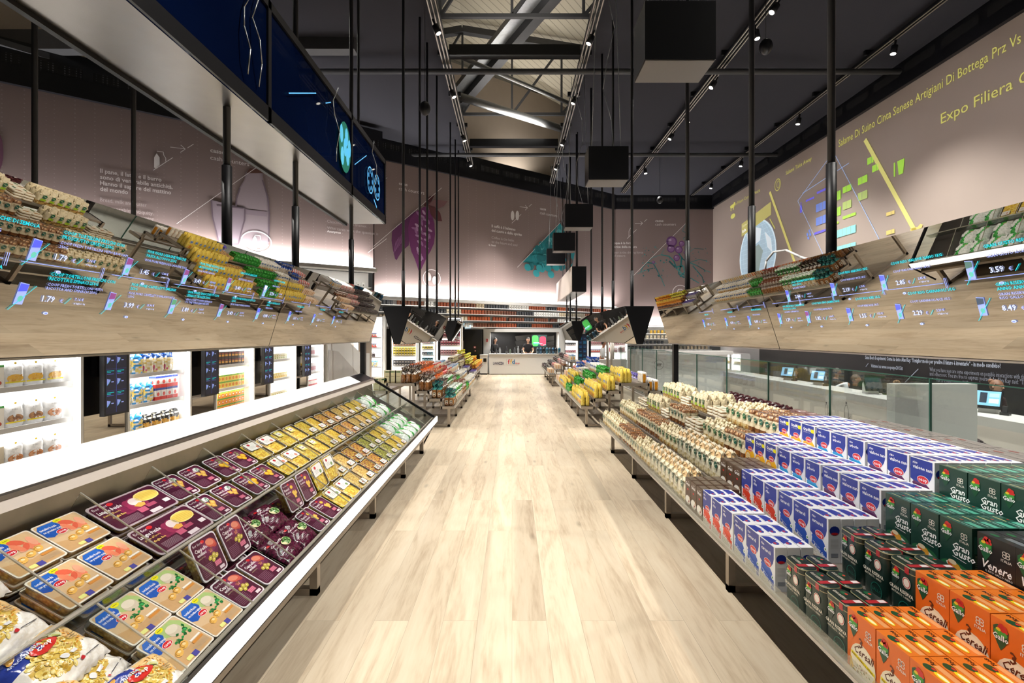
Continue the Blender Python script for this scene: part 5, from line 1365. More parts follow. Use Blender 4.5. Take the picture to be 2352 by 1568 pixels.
mk('redsnack', 'red_and_white_snack_bag', .12, .08, .15, lambda x, t, s, r, i: r.choice(['#f0e6e2', '#e9d8d2', '#c9463c', '#f6f0ee', '#7a3a34']), 'flat', seed=32, jit=.008)
# orange carrot-like side packs
mk('orangepack', 'orange_and_white_pack', .1, .09, .2, lambda x, t, s, r, i: ('#f0a020' if abs(x) < .45 else '#f4efe6') if t < .8 else '#f7f2ea', 'brick', seed=33)
mk('flowerbag', 'purple_ribboned_bag', .12, .1, .2, lambda x, t, s, r, i: r.choice(['#6a5acb', '#efeafa', '#4a3aa8', '#f7f5ff']) if t > .55 else r.choice(['#6a3428', '#8a4a38', '#f0e8e0']), 'gather', seed=34)

# ------------------------------------------------------------ stock the near right table
RIGHT, LEFT = -pi / 2, pi / 2
NT = 'right front table'
TIER = ['lowest', 'second', 'third', 'top', 'rear', 'lowest rear']
def row_boxes(key, xf, z, y0, ncol, w, t, nd, desc, tier, cat, group, rot=RIGHT, j=0.0015, start=1):
    for c in range(ncol):
        for d in range(nd):
            x = xf + .004 + t * (d + .5) + d * .0006
            y = y0 + w * (c + .5)
            lab = '%s, %s tier, %s from near end, %s from aisle' % (desc, TIER[tier], ordn(c + start), ordn(d + 1))
            place(PR[key], (x + rnd.uniform(0, j), y + rnd.uniform(-j, j), z), (0, 0, rot + rnd.uniform(-.006, .006)), lab, cat, group)
xs = [p[0] for p in R1]; zs = [p[1] for p in R1]
for k in (0, 1):
    row_boxes('cereali', xs[k], zs[k], 1.925 - 6 * .151, 6, .151, .065, 4, 'orange cereal box', k, 'box', 'orange cereal boxes')
    row_boxes('carnaroli', xs[k], zs[k], 2.452, 3, .1515, .065, 4 if k else 3, 'blue banded rice box', k, 'box', 'carnaroli rice boxes')
    row_boxes('ribe', xs[k], zs[k], 2.92, 3, .1545, .065, 4 if k else 3, 'red banded rice box', k, 'box', 'ribe rice boxes')
    row_boxes('grani', xs[k], zs[k], 3.39, 3, .112, .065, 4, 'brown grain box', k, 'box', 'brown grain boxes')
    for c in range(3):
        for d in range(2):
            place_tree(('rice_tin', PR['tin'], [('lid', PR['tinlid'])]), (xs[k] + .05 + d * .098, 1.985 + .155 * c + .01, zs[k]), RIGHT + rnd.uniform(-.05, .05),
                       'dark green rice tin, %s tier, %s from near end, %s' % (TIER[k], ordn(c + 1), 'front' if d == 0 else 'behind'), 'tin', 'dark rice tins')
for k in (2, 3):
    nd = 4 if k == 2 else 7
    row_boxes('gusto', xs[k], zs[k], 1.968, 3, .154, .065, nd, 'green rice box', k, 'box', 'green rice boxes')
    row_boxes('vialone', xs[k], zs[k], 2.45, 3, .157, .065, nd, 'purple banded rice box', k, 'box', 'vialone rice boxes')
    row_boxes('arborio', xs[k], zs[k], 2.935, 3, .157, .065, nd, 'cyan banded rice box', k, 'box', 'arborio rice boxes')
    row_boxes('granmix', xs[k], zs[k], 3.42, 3, .157, .065, nd, 'yellow grain mix box', k, 'box', 'grain mix boxes')
row_boxes('venere', xs[2], zs[2], 1.35, 4, .15, .065, 4, 'black rice box', 2, 'box', 'black rice boxes')
row_boxes('venere', xs[3], zs[3], 1.35, 4, .15, .065, 6, 'black rice box', 3, 'box', 'black rice boxes')
# rear of the table
for c in range(4):
    for d in range(5):
        place(PR['multipack'], (xs[3] + .52 + .04 + d * .088, 2.55 + c * .32 + .16, zs[2] + .145), (0, 0, RIGHT), 'shrink-wrapped carton pack, rear edge, %s from near end, %s in depth' % (ordn(c + 1), ordn(d + 1)), 'pack', 'shrink-wrapped packs') if d < 3 else \
            place(PR['multipack'], (xs[3] + .52 + .04 + d * .088, 2.55 + c * .32 + .16, zs[2] + .005), (0, 0, RIGHT), 'shrink-wrapped carton pack, rear edge, %s from near end, %s in depth' % (ordn(c + 1), ordn(d + 1)), 'pack', 'shrink-wrapped packs')
mb = MB('grey_laminate'); mb.box(xs[3] + .522, xs[3] + .785, 2.5, 3.9, zs[2], zs[2] + .14); tag(mb.build('rear_plinth'), 'grey riser under the shrink-wrapped packs', 'riser')
for c in range(6):
    place(PR['blackpack'], (xs[3] + .56 + c * .075, 2.44, zs[2] + (.0 if c > 2 else 0) + .1), (0, 0, .0), 'glossy black pack standing behind the green boxes, %s from aisle' % ordn(c + 1), 'pack', 'glossy black packs')
mb = MB('grey_laminate'); mb.box(xs[3] + .522, xs[3] + .99, 2.2, 2.49, zs[2] - .14, zs[2] + .1); tag(mb.build('rear_plinth'), 'grey riser under the glossy black packs', 'riser')
for c in range(7):
    for d in range(2):
        place(PR['pinkbrick'], (xs[3] + .61 + d * .165, 4.0 + c * .155, zs[2] + .12), (0, 0, RIGHT + rnd.uniform(-.1, .1)), 'dusty pink vacuum pack, %s from near end, %s row' % (ordn(c + 1), 'front' if d == 0 else 'rear'), 'pack', 'pink vacuum packs')
mb = MB('grey_laminate'); mb.box(xs[3] + .522, xs[3] + .86, 3.92, 6.6, zs[2], zs[2] + .12); tag(mb.build('rear_plinth'), 'grey riser under the pink packs', 'riser')
for c in range(9):
    for d in range(2):
        place(PR['maroonbag'], (xs[3] + .61 + d * .165, 5.1 + c * .16, zs[2] + .12), (0, 0, RIGHT + rnd.uniform(-.2, .2)), 'dark maroon pasta bag, %s from near end, %s row' % (ordn(c + 1), 'front' if d == 0 else 'rear'), 'bag', 'dark maroon bags')
for c in range(4):
    place(PR['whitepillow'], (xs[3] + .62, 6.62 + c * .14, zs[2] + .02), (0, 0, RIGHT + rnd.uniform(-.3, .3)), 'white pillow bag at the rear far end, %s from near' % ordn(c + 1), 'bag', 'white pillow bags')
# green leaf bags
def fill(kinds, xf, z, y0, y1, nd, tname, tier, far='near', rot=RIGHT, side=1, dgap=.0, jr=.08, gp=1.0):
    """kinds: list of (key, description, until y); fills columns of bags"""
    y = y0; n = 0; cnt = {}
    for key, desc, until in kinds:
        w, d, h = PR[key + '_dim']
        while y + w <= until + .02:
            for q in range(nd):
                cnt[desc] = cnt.get(desc, 0) + (1 if q == 0 else 0)
                x = xf + .01 + d * (q + .5) + dgap * q
                sc = 1 + rnd.uniform(-.04, .04)
                place(PR[key], (side * (x + rnd.uniform(-.004, .004)), y + w / 2 + rnd.uniform(-.003, .003), z), (0, 0, rot + rnd.uniform(-jr, jr)),
                      '%s, %s tier, %s, %s along, %s deep' % (desc, TIER[tier], tname, ordn(cnt[desc]), ordn(q + 1)), 'bag', PR[key].name.split('.')[0].replace('_', ' ') + 's on the ' + tname, (sc, 1, 1 + rnd.uniform(-.05, .03)))
            y += w * gp
A_, B_, C_ = ('leafA', 'cream leaf bag'), ('leafB', 'brown-topped leaf bag'), ('leafC', 'peach-topped leaf bag')
fill([(*C_, 4.72), (*A_, 5.3), (*B_, 6.1), ('leafA', 'far cream leaf bag', 7.2)], xs[0], zs[0], 3.745, 7.2, 2, 'right table', 0)
fill([(*C_, 4.77), (*A_, 5.3), (*B_, 6.3), ('leafA', 'far cream leaf bag', 7.2)], xs[1], zs[1], 3.75, 7.2, 2, 'right table', 1)
fill([(*B_, 4.32), (*A_, 4.83)], xs[2], zs[2], 3.91, 4.83, 2, 'right table', 2)
fill([('leafB', 'further brown-topped leaf bag', 5.8)], xs[2], zs[2], 5.3, 5.8, 2, 'right table', 2)
fill([('leafA2', 'cream leaf bag with lime label', 6.75)], xs[2], zs[2], 6.15, 6.75, 2, 'right table', 2)
fill([(*B_, 4.42), (*A_, 4.88)], xs[3], zs[3], 3.91, 4.9, 4, 'right table', 3)
fill([('leafA2', 'cream leaf bag with lime label', 5.85)], xs[3], zs[3], 5.36, 5.86, 4, 'right table', 3)
fill([('leafA2', 'far cream leaf bag with lime label', 6.9)], xs[3], zs[3], 6.2, 6.9, 3, 'right table', 3)
def flats(xf, z, y0, y1, nd, tier, n, where):
    y = y0; c = 0
    while y + .13 <= y1 + .03:
        c += 1
        for q in range(nd):
            for k in range(n):
                place(PR['flatpack'], (xf + .08 + q * .15 + rnd.uniform(-.004, .004), y + .065 + rnd.uniform(-.006, .006), z + k * .0325), (0, 0, RIGHT + pi / 2 + rnd.uniform(-.06, .06)),
                      'flat pasta pack, %s layer, %s tier, %s stack%s, %s' % (ordn(k + 1), TIER[tier], ordn(c), '' if q == 0 else ' at rear', where), 'pack', 'flat pasta packs')
        y += .135
flats(xs[2], zs[2], 4.86, 5.27, 1, 2, 4, 'nearest cluster'); flats(xs[2], zs[2], 5.84, 6.12, 1, 2, 3, 'middle cluster'); flats(xs[2], zs[2], 6.8, 7.2, 1, 2, 3, 'furthest cluster')
flats(xs[3], zs[3], 4.93, 5.33, 2, 3, 3, 'nearer cluster'); flats(xs[3], zs[3], 5.9, 6.17, 2, 3, 3, 'further cluster')

# ------------------------------------------------------------ further tables
def stock(fr_list, side, y0, plan, tname, nds):
    rot = RIGHT if side > 0 else LEFT
    for k, kinds in enumerate(plan):
        xf, z = fr_list[k]
        fill(kinds, xf, z, y0, 99, nds[k], tname, k, side=side, rot=rot, jr=.22, gp=1.08)
stock(L2, -1, 8.84, [
    [('teal', 'teal-topped bread', 9.2), ('greentie', 'green-tied bread', 10.4), ('clearbread', 'clear bread bag', 11.2), ('green', 'green snack bag', 11.9), ('whitecream', 'white cracker carton', 13.9)],
    [('teal', 'teal-topped bread', 9.2), ('brown', 'brown-topped bread', 9.9), ('greentie', 'green-tied bread', 10.7), ('clearbread', 'clear bread bag', 11.3), ('green', 'green snack bag', 12.0), ('whitecream', 'white cracker carton', 13.9)],
    [('brown', 'brown-topped bread', 9.2), ('clearbread', 'clear bread bag', 9.8), ('orange', 'orange-topped bread', 10.8), ('redtie', 'red-topped bread', 11.6), ('redwhite', 'red and white carton', 12.4), ('bluewhite', 'blue and white carton', 13.9)],
    [('brown', 'brown-topped bread', 9.5), ('orange', 'orange-topped bread', 11.0), ('redwhite', 'red and white carton', 11.9), ('bluewhite', 'blue and white carton', 12.8), ('darkredbox', 'dark biscuit carton', 13.9)]], 'left bread table', [2, 2, 2, 3])
stock(R2, 1, 8.84, [
    [('yellow', 'yellow pointed bag', 10.4), ('tanroll', 'tan roll pack', 10.7), ('green', 'green snack bag', 11.5), ('yellow', 'further yellow bag', 13.0), ('peach', 'peach striped carton', 13.9)],
    [('yellow', 'yellow pointed bag', 10.3), ('tanroll', 'tan roll pack', 10.9), ('green', 'green snack bag', 11.8), ('yellow', 'further yellow bag', 13.1), ('peach', 'peach striped carton', 13.9)],
    [('yellow', 'yellow pointed bag', 9.9), ('tanroll', 'tan roll pack', 10.7), ('green', 'green snack bag', 11.9), ('whitecream', 'white cracker carton', 12.7), ('bluetie', 'blue-tied bread', 13.2), ('redsnack', 'red and white snack bag', 13.9)],
    [('yellow', 'yellow pointed bag', 9.9), ('tanroll', 'tan roll pack', 10.4), ('green', 'green snack bag', 11.4), ('whitebox_bag', 'white bread box', 12.4), ('bluetie', 'blue-tied bread', 13.0), ('redsnack', 'red and white snack bag', 13.9)]], 'yellow bag table', [2, 2, 2, 3])
fill([('ivorybox', 'ivory carton', 9.7), ('orange', 'rear orange-topped bread', 11.5)], L2[3][0] + .29, L2[3][1], 8.84, 12, 2, 'left bread table', 3, rot=LEFT, side=-1) if False else None
for c in range(3): place(PR['ivorybox'], (-(L2[3][0] + .33 + c * .1 - .02 * 0), 8.9, L2[3][1]), (0, 0, 0), 'ivory carton on the top tier end of the bread table, %s from aisle' % ordn(c + 1), 'carton', 'ivory cartons at the table end')
for c in range(2):
    for k in range(2): place(PR['ivorybox'], (-(L2[4][0] + .08 + c * .13), 8.9 + k * .12, L2[4][1]), (0, 0, 0), 'ivory carton at the rear of the bread table, %s from aisle%s' % (ordn(c + 1), ', behind' if k else ''), 'carton', 'ivory cartons on the rear tier')
for c in range(3): place(PR['orangepack'], (R2[3][0] + .40 + c * .0 + .06, 8.9 + c * .11, R2[3][1]), (0, 0, .0), 'orange and white pack on top of yellow bag table, %s from near end' % ordn(c + 1), 'pack', 'orange and white packs on top')
for c in range(5):
    for k in range(2): place(PR['orangepack'], (R2[4][0] + .06 + k * .105, 8.86 + .05 + c * .11, R2[4][1]), (0, 0, -.1), 'orange and white pack, rear of yellow bag table, %s along, %s' % (ordn(c + 1), 'outer' if k else 'inner'), 'pack', 'orange and white packs at the rear')
for c in range(14):
    place(PR['flowerbag'], (R2[4][0] + .08 + .1 * (c % 2), 9.5 + c * .11, R2[4][1] + .0), (0, 0, RIGHT), 'purple-ribboned bag at the rear of the yellow bag table, %s from near' % ordn(c + 1), 'bag', 'purple ribboned bags')
stock(L3, -1, 15.95, [
    [('striped', 'striped purple pack', 16.9), ('orangebun', 'orange-topped bun bag', 20.1)], [('striped', 'striped purple pack', 16.9), ('yelbun', 'yellow-topped bun bag', 18.2), ('orangebun', 'orange-topped bun bag', 20.1)],
    [('creampack', 'cream biscuit pack', 17.1), ('darkredbox', 'dark biscuit carton', 18.0), ('yelbun', 'yellow-topped bun bag', 20.1)], [('creampack', 'cream biscuit pack', 17.4), ('darkredbox', 'dark biscuit carton', 18.6), ('yelbun', 'yellow-topped bun bag', 20.1)]], 'far left table', [2, 2, 1, 2])
stock(R3, 1, 15.95, [
    [('peach', 'peach striped carton', 17.0), ('darkbag', 'dark coffee bag', 20.1)], [('peach', 'peach striped carton', 16.9), ('redsnack', 'red and white snack bag', 18.0), ('darkbag', 'dark coffee bag', 20.1)],
    [('darkredbox', 'dark biscuit carton', 17.0), ('redsnack', 'red and white snack bag', 18.2), ('darkbag', 'dark coffee bag', 20.1)], [('bluewhite', 'blue and white carton', 16.6), ('redsnack', 'red and white snack bag', 18.2), ('darkbag', 'dark coffee bag', 20.1)]], 'far right table', [2, 2, 1, 2])

# ============================================================ FRESH PASTA PACKS (flat: x along the aisle, y up the slope, z out)
def flatmap(z): return F2((0, 0, z), (1, 0, 0), (0, 1, 0))
def tray_body(mb, w, l, h, pasta, rim='#e9e9ea', side_m='clear_sealed_film', taper=.9, rc=.022):
    def rg(f, z, r=rc): return [(x, y, z) for x, y in rrect(w * f, l * f, r, 4)]
    mb.loft([rg(taper, 0), rg(.95, h * .8)], None, pasta, True, cap1=False)
    mb.loft([rg(.95, h * .8), rg(1.0, h * .86), rg(1.0, h), rg(.985, h)], rim, side_m, False, cap0=False, capcol=rim)
def tortell(mb, fr, x, y, s, col, off):
    c2 = '#a8752f'
    mb.dp(fr, ell(x, y, s, s * .72, 12, .4), col, off); mb.ring(fr, x, y, s * .8, s * .55, s * .16, c2, off + .0003, n=12, a0=.5, a1=4.2)
    mb.dp(fr, ell(x + s * .1, y + s * .1, s * .35, s * .28, 8), '#f4d9a0', off + .0006)
def leaf(mb, fr, x, y, s, a, col, off):
    mb.dp(fr, [(x, y), (x + s * cos(a - .5) * .6, y + s * sin(a - .5) * .6), (x + s * cos(a), y + s * sin(a)), (x + s * cos(a + .5) * .6, y + s * sin(a + .5) * .6)], col, off)
def coop_pouch(kind):
    w, l, h = .205, .196, .036
    mb = MB('clear_sealed_film'); tray_body(mb, w, l, h, 'ochre_pasta', '#e9e2d4', rc=.012)
    fr = flatmap(h)
    mb.dp(fr, rrect(w - .012, l - .012, .01, 4), '#d3b48c', .0006)
    mb.dp(fr, [(-.095, -.09), (.09, -.09), (.09, -.03), (0, -.045), (-.095, -.02)], '#c8a070', .0008)
    mb.dp(fr, [(-.02, .09), (.07, .09), (.094, .06), (.094, 0), (.03, .02), (-.02, .05)], '#a9c27a' if kind == 'ricotta' else '#dcb98a', .0008)
    mb.dp(fr, [(-.096, .02), (-.096, .07), (-.08, .088), (-.012, .088), (-.004, .06), (-.02, .035), (-.045, .018), (-.075, .008)], '#1f56b4', .0011)
    mb.dp(fr, [(-.096, .05), (-.096, .07), (-.08, .088), (-.012, .088), (-.01, .075)], '#2a67c4', .0012)
    t2 = 'con ricotta e spinaci' if kind == 'ricotta' else 'con prosciutto crudo'
    mb.dt(fr, 'tortellini freschi' if kind != 'ricotta' else 'tortelloni freschi', -.09, .058, .0165, '#ffffff', .0016, bold=True, fit=.07); mb.dt(fr, t2, -.09, .041, .0165, '#ffffff', .0016, bold=True, fit=.08)
    coop_logo(mb, fr, -.028, .022, .024, .0018)
    mb.dp(fr, ell(.004, .084, .018, .011, 14), '#e6e01c', .0016); mb.dl(fr, (-.006, .084), (.014, .084), .003, '#8a8a20', .0019)
    r = random.Random(4)
    if kind == 'ricotta':
        mb.dp(fr, ell(.04, .045, .032, .03, 16), '#cfc3ac', .0015); mb.dp(fr, ell(.038, .056, .028, .018, 14), '#dfd5c1', .0018)
        for i in range(20):
            cx, cy = (.07, .02) if i < 13 else (.012, .008)
            leaf(mb, fr, cx + r.uniform(-.014, .014), cy + r.uniform(-.014, .014), .019, r.uniform(0, 6.3), r.choice(['#1f7a3c', '#2d9a4c', '#15602c', '#3aa858']), .002 + i * 2e-5)
    else:
        for i in range(9):
            mb.dp(fr, ell(.03 + r.uniform(-.03, .045), .03 + r.uniform(-.025, .03), r.uniform(.016, .03), r.uniform(.009, .016), 12, r.uniform(0, 3)), r.choice(['#e2664a', '#d9503c', '#ee8a66', '#f0a888', '#c9402f']), .0016 + i * 4e-5)
    for x, y, s in ((-.03, -.032, .022), (.012, -.022, .02), (.05, -.012, .021)) if kind != 'ricotta' else ((-.035, -.035, .021), (.005, -.025, .022)): tortell(mb, fr, x, y, s, '#e3b25a', .0024)
    mb.dp(fr, [(.03, -.03), (.088, -.03), (.088, -.038), (.03, -.038)], '#f1ece2', .0022); mb.dp(fr, [(.03, -.042), (.088, -.042), (.088, -.052), (.03, -.052)], '#d08a3c', .0022)
    for k in range(5): mb.dl(fr, (.01, -.06 - k * .0045), (.088, -.06 - k * .0045), .0018, '#b5a489', .0022)
    mb.dp(fr, rrect(.03, .016, .005, 2, -.03, -.078), '#dfe08a', .0022); mb.dp(fr, [(-.014, -.07), (.012, -.07), (.012, -.092), (-.014, -.092)], '#4d4a9a', .0024)
    return mb.mesh('filled_pasta_pouch')
PR['ricotta'] = coop_pouch('ricotta'); PR['crudo'] = coop_pouch('crudo')
MAR = '#4e1230'
def maroon_tray(kind, w=.185, l=.197, h=.045):
    mb = MB('clear_sealed_film'); tray_body(mb, w, l, h, 'yellow_pasta' if kind != 'cappelletti' else 'ochre_pasta', '#dcd8dc')
    fr = flatmap(h)
    mb.dp(fr, rrect(w - .014, l - .014, .02, 4), MAR, .0006)
    mb.dp(fr, ell(.02, .03, .06, .05, 16), '#6a2148', .0007); mb.dp(fr, ell(.028, .04, .042, .034, 14), '#7d3358', .0008)
    mb.dt(fr, 'fior fiore', -.075, .068, .018, '#e9e2e6', .0012); mb.dp(fr, ell(-.008, .075, .013, .008, 12), RED, .0012)
    names = {'ravioli': ('Ravioli alla', 'montanara'), 'girasoli': ('Girasoli', 'ai carciofi'), 'cappelletti': ('Cappelletti', 'emiliani'), 'ravz': ('Ravioli', 'di zucca')}[kind]
    mb.dt(fr, names[0], -.075, .04, .024, '#f6f0f2', .0012, bold=True); mb.dt(fr, names[1], -.07, .02, .021, '#f6f0f2', .0012, bold=True)
    mb.dt(fr, 'pasta fresca', -.07, .006, .01, '#d8c8a0', .0012)
    r = random.Random(6)
    if kind == 'ravioli':
        mb.dp(fr, ell(.035, .055, .024, .018, 14), '#e6ece9', .0013)
        for i in range(9): leaf(mb, fr, .045 + r.uniform(-.016, .016), .05 + r.uniform(-.01, .01), .014, r.uniform(0, 6.3), '#2f6a44', .0015 + i * 1e-5)
        for x, y in ((.01, .016), (.05, .018), (.032, -.004)):
            a = r.uniform(0, 1.5); P = [(x + .021 * cos(a + k * pi / 2), y + .021 * sin(a + k * pi / 2)) for k in range(4)]
            mb.dp(fr, P, '#e6b450', .0018 + x * .01); mb.dp(fr, ell(x, y, .009, .009, 10), '#f3cf7c', .0026)
    elif kind == 'girasoli':
        for i in range(22): leaf(mb, fr, .03 + r.uniform(-.02, .02), .05 + r.uniform(-.016, .016), .014, r.uniform(0, 6.3), r.choice(['#8a9a5a', '#6a7f44', '#a9b578', '#55682f']), .0014 + i * 1e-5)
        for x, y in ((.0, .006), (.045, .01), (.025, -.014)):
            mb.dp(fr, ell(x, y, .023, .018, 14), '#e8ad1e', .0019 + x * .01); mb.dp(fr, ell(x, y + .002, .014, .01, 12), '#f6cf50', .0027)
    elif kind == 'cappelletti':
        for x, y, a, b, c in ((.04, .052, .034, .022, '#c9584a'), (.035, .056, .028, .015, '#de8a70'), (.058, .036, .018, .014, '#b5443a')): mb.dp(fr, ell(x, y, a, b, 14, -.3), c, .0014 + y * .004)
        for i in range(14): mb.dp(fr, ell(.02 + r.uniform(-.014, .014), .022 + r.uniform(-.01, .01), .0045, .004, 5), r.choice(['#d8907a', '#c46a5a']), .0018)
        for x, y in ((.0, -.012), (.028, -.006), (.045, -.016), (.018, -.026)): tortell(mb, fr, x, y, .014, '#c9c050', .0022)
    else:
        mb.dp(fr, ell(.02, .05, .018, .012, 12), '#f0c84a', .0014)
        for x, y in ((.02, .01), (.045, .006), (.03, -.012)):
            a = r.uniform(0, 1.5); P = [(x + .019 * cos(a + k * pi / 2), y + .019 * sin(a + k * pi / 2)) for k in range(4)]; mb.dp(fr, P, '#edc35a', .0018 + x * .01)
    for k in range(7): mb.dl(fr, (-.075, -.03 - k * .008), (.0, -.03 - k * .008), .0018, '#9d7088', .0012)
    mb.dp(fr, [(.015, -.038), (.06, -.038), (.06, -.062), (.015, -.062)], '#c9607e', .0014)
    for k in range(3): mb.dl(fr, (.015, -.044 - k * .007), (.06, -.044 - k * .007), .001, '#f0c0cc', .0018)
    mb.dp(fr, [(.035, -.07), (.07, -.07), (.07, -.085), (.035, -.085)], '#e3d6dc', .0014)
    return mb.mesh('maroon_pasta_tray')
for k in ('ravioli', 'girasoli', 'cappelletti', 'ravz'): PR['t_' + k] = maroon_tray(k)
mb = MB('clear_sealed_film'); w, l, h = .40, .196, .03
tray_body(mb, w, l, h, 'ochre_pasta', '#b9a8ae'); fr = flatmap(h)
mb.dp(fr, rrect(w - .02, l - .02, .018, 4), MAR, .0006); mb.dp(fr, [(-.09, .03), (.02, .06), (.1, .03), (.06, -.03), (-.08, -.03)], '#8a2a50', .0008)
for i, (x, y, s) in enumerate(((-.05, .01, .03), (-.015, .0, .028), (.03, .02, .03), (-.02, .03, .024))): mb.dp(fr, ell(x, y, s, s, 14), '#9d2f58' if i % 2 else '#7d2248', .001 + i * .0001)
mb.dp(fr, ell(.02, .025, .035, .028, 14), '#f0dfdd', .0016); mb.dp(fr, [(-.01, .0), (.03, .012), (.055, .0), (.045, -.018), (.01, -.02)], '#eeb254', .002)
mb.dp(fr, ell(.105, .035, .072, .036, 24, -.1), '#f6da6c', .0016)
for k in range(5): mb.dl(fr, (.045, .018 + k * .01), (.165, .008 + k * .01), .0035, '#efc94e', .002)
mb.ring(fr, .105, .035, .073, .037, .003, '#fbeeb0', .0021, n=24)
mb.dt(fr, 'fior fiore', -.18, .062, .026, '#e9e2e6', .0012); mb.dp(fr, ell(-.085, .07, .017, .011, 14), RED, .0014)
mb.dt(fr, 'Lasagne fresche', -.18, .03, .031, '#ffffff', .0012, bold=True, shear=.15, fit=.13); mb.dt(fr, "pasta all'uovo", -.175, .008, .018, '#f0d070', .0012, shear=.1); mb.dt(fr, 'sfoglia fine', -.15, -.018, .018, '#f0d070', .0012, bold=True)
mb.dp(fr, [(-.02, -.024), (.03, -.024), (.03, -.055), (-.02, -.055)], '#c9607e', .0014); mb.dp(fr, [(.04, -.018), (.1, -.018), (.1, -.04), (.04, -.04)], '#b5506e', .0014)
for k in range(7): mb.dl(fr, (-.14, -.042 - k * .006), (-.03, -.042 - k * .006), .0016, '#b59aa8', .0014)
mb.dp(fr, [(.02, -.062), (.09, -.062), (.09, -.085), (.02, -.085)], '#e3d6dc', .0014); mb.dp(fr, [(.14, -.03), (.18, -.03), (.18, -.055), (.14, -.055)], '#ece4e8', .0014)
PR['lasagne'] = mb.mesh('lasagne_pack')
# clear tubs of fresh pasta with labels
def tub(kind, pm, label, w=.19, l=.197, h=.05, seed=1):
    r = random.Random(seed)
    mb = MB('clear_sealed_film')
    def rg(f, z, rr=.024): return [(x, y, z) for x, y in rrect(w * f, l * f, rr, 4)]
    mb.loft([rg(.88, 0), rg(.96, h * .7)], None, pm, True, cap1=False)
    n = 12; b0 = len(mb.v)
    for i in range(n + 1):
        for j in range(n + 1):
            x, y = (i / n - .5) * w * .92, (j / n - .5) * l * .92
            e = 1 - max(abs(i / n - .5), abs(j / n - .5)) * 2
            mb.v.append((x, y, h * .66 + (r.uniform(0, .014) if e > .05 else 0) * min(1, e * 4)))
    for i in range(n):
        for j in range(n):
            a = b0 + i * (n + 1) + j; mb.face((a, a + n + 1, a + n + 2, a + 1), None, pm, True)
    mb.loft([rg(.96, h * .7), rg(1.0, h * .96), rg(1.0, h)], '#efeeea', 'lid_film', False, cap0=False)
    for a, b in ((-1, 0), (1, 0)): pass
    fr = flatmap(h)
    for q in (rg(1.0, h + .0005),):
        k = len(q)
        inner = rg(.955, h + .0005)
        for i in range(k):
            j = (i + 1) % k; b1 = len(mb.v); mb.v += [q[i], q[j], inner[j], inner[i]]; mb.face((b1, b1 + 1, b1 + 2, b1 + 3), '#e8e8e4')
    if label == 'band':
        mb.dp(fr, rrect(w * .82, l * .42, .01, 2, 0, l * .22), '#f4f1ec', .001); mb.dp(fr, ell(-.03, l * .33, .015, .012, 12), '#c5333a', .0014); mb.dp(fr, ell(.035, l * .12, .018, .014, 10), '#d98a72' if seed % 2 else '#7a9a5a', .0014)
        for k in range(3): mb.dl(fr, (-.05, l * .22 - k * .01), (.01, l * .22 - k * .01), .0018, '#9a948c', .0014)
    elif label == 'top':
        mb.dp(fr, rrect(w * .42, l * .36, .008, 2, -.02, l * .26), '#efe27a', .001); mb.dp(fr, rrect(w * .34, l * .2, .008, 2, -.02, l * .26), '#f6f4ea', .0013); mb.dp(fr, ell(-.02, l * .36, .008, .006, 8), '#2a2a2a', .0016); mb.dp(fr, [(-.04, l * .22), (0, l * .22), (0, l * .25), (-.04, l * .25)], '#8a2a5a', .0017)
    elif label == 'corner':
        mb.dp(fr, rrect(w * .52, l * .27, .004, 1, .02, -l * .28), '#f6f3ee', .001); mb.dl(fr, (-.02, -l * .22), (.06, -l * .22), .003, '#a9a39a', .0014); mb.dp(fr, ell(0, -l * .3, .01, .008, 10), '#c9553f', .0014)
        for k in range(2): mb.dl(fr, (.02, -l * .28 - k * .01), (.06, -l * .28 - k * .01), .0018, '#9a948c', .0014)
    return mb.mesh('clear_pasta_tub')
PR['u_band'] = tub('a', 'yellow_pasta', 'band', seed=1); PR['u_band2'] = tub('a', 'yellow_pasta', 'band', seed=2)
PR['u_top'] = tub('a', 'yellow_pasta', 'top', seed=3); PR['u_c1'] = tub('a', 'yellow_pasta', 'corner', seed=4); PR['u_c2'] = tub('a', 'red_pasta', 'corner', seed=5); PR['u_c3'] = tub('a', 'green_pasta', 'corner', seed=6); PR['u_c4'] = tub('a', 'ochre_pasta', 'corner', seed=7)
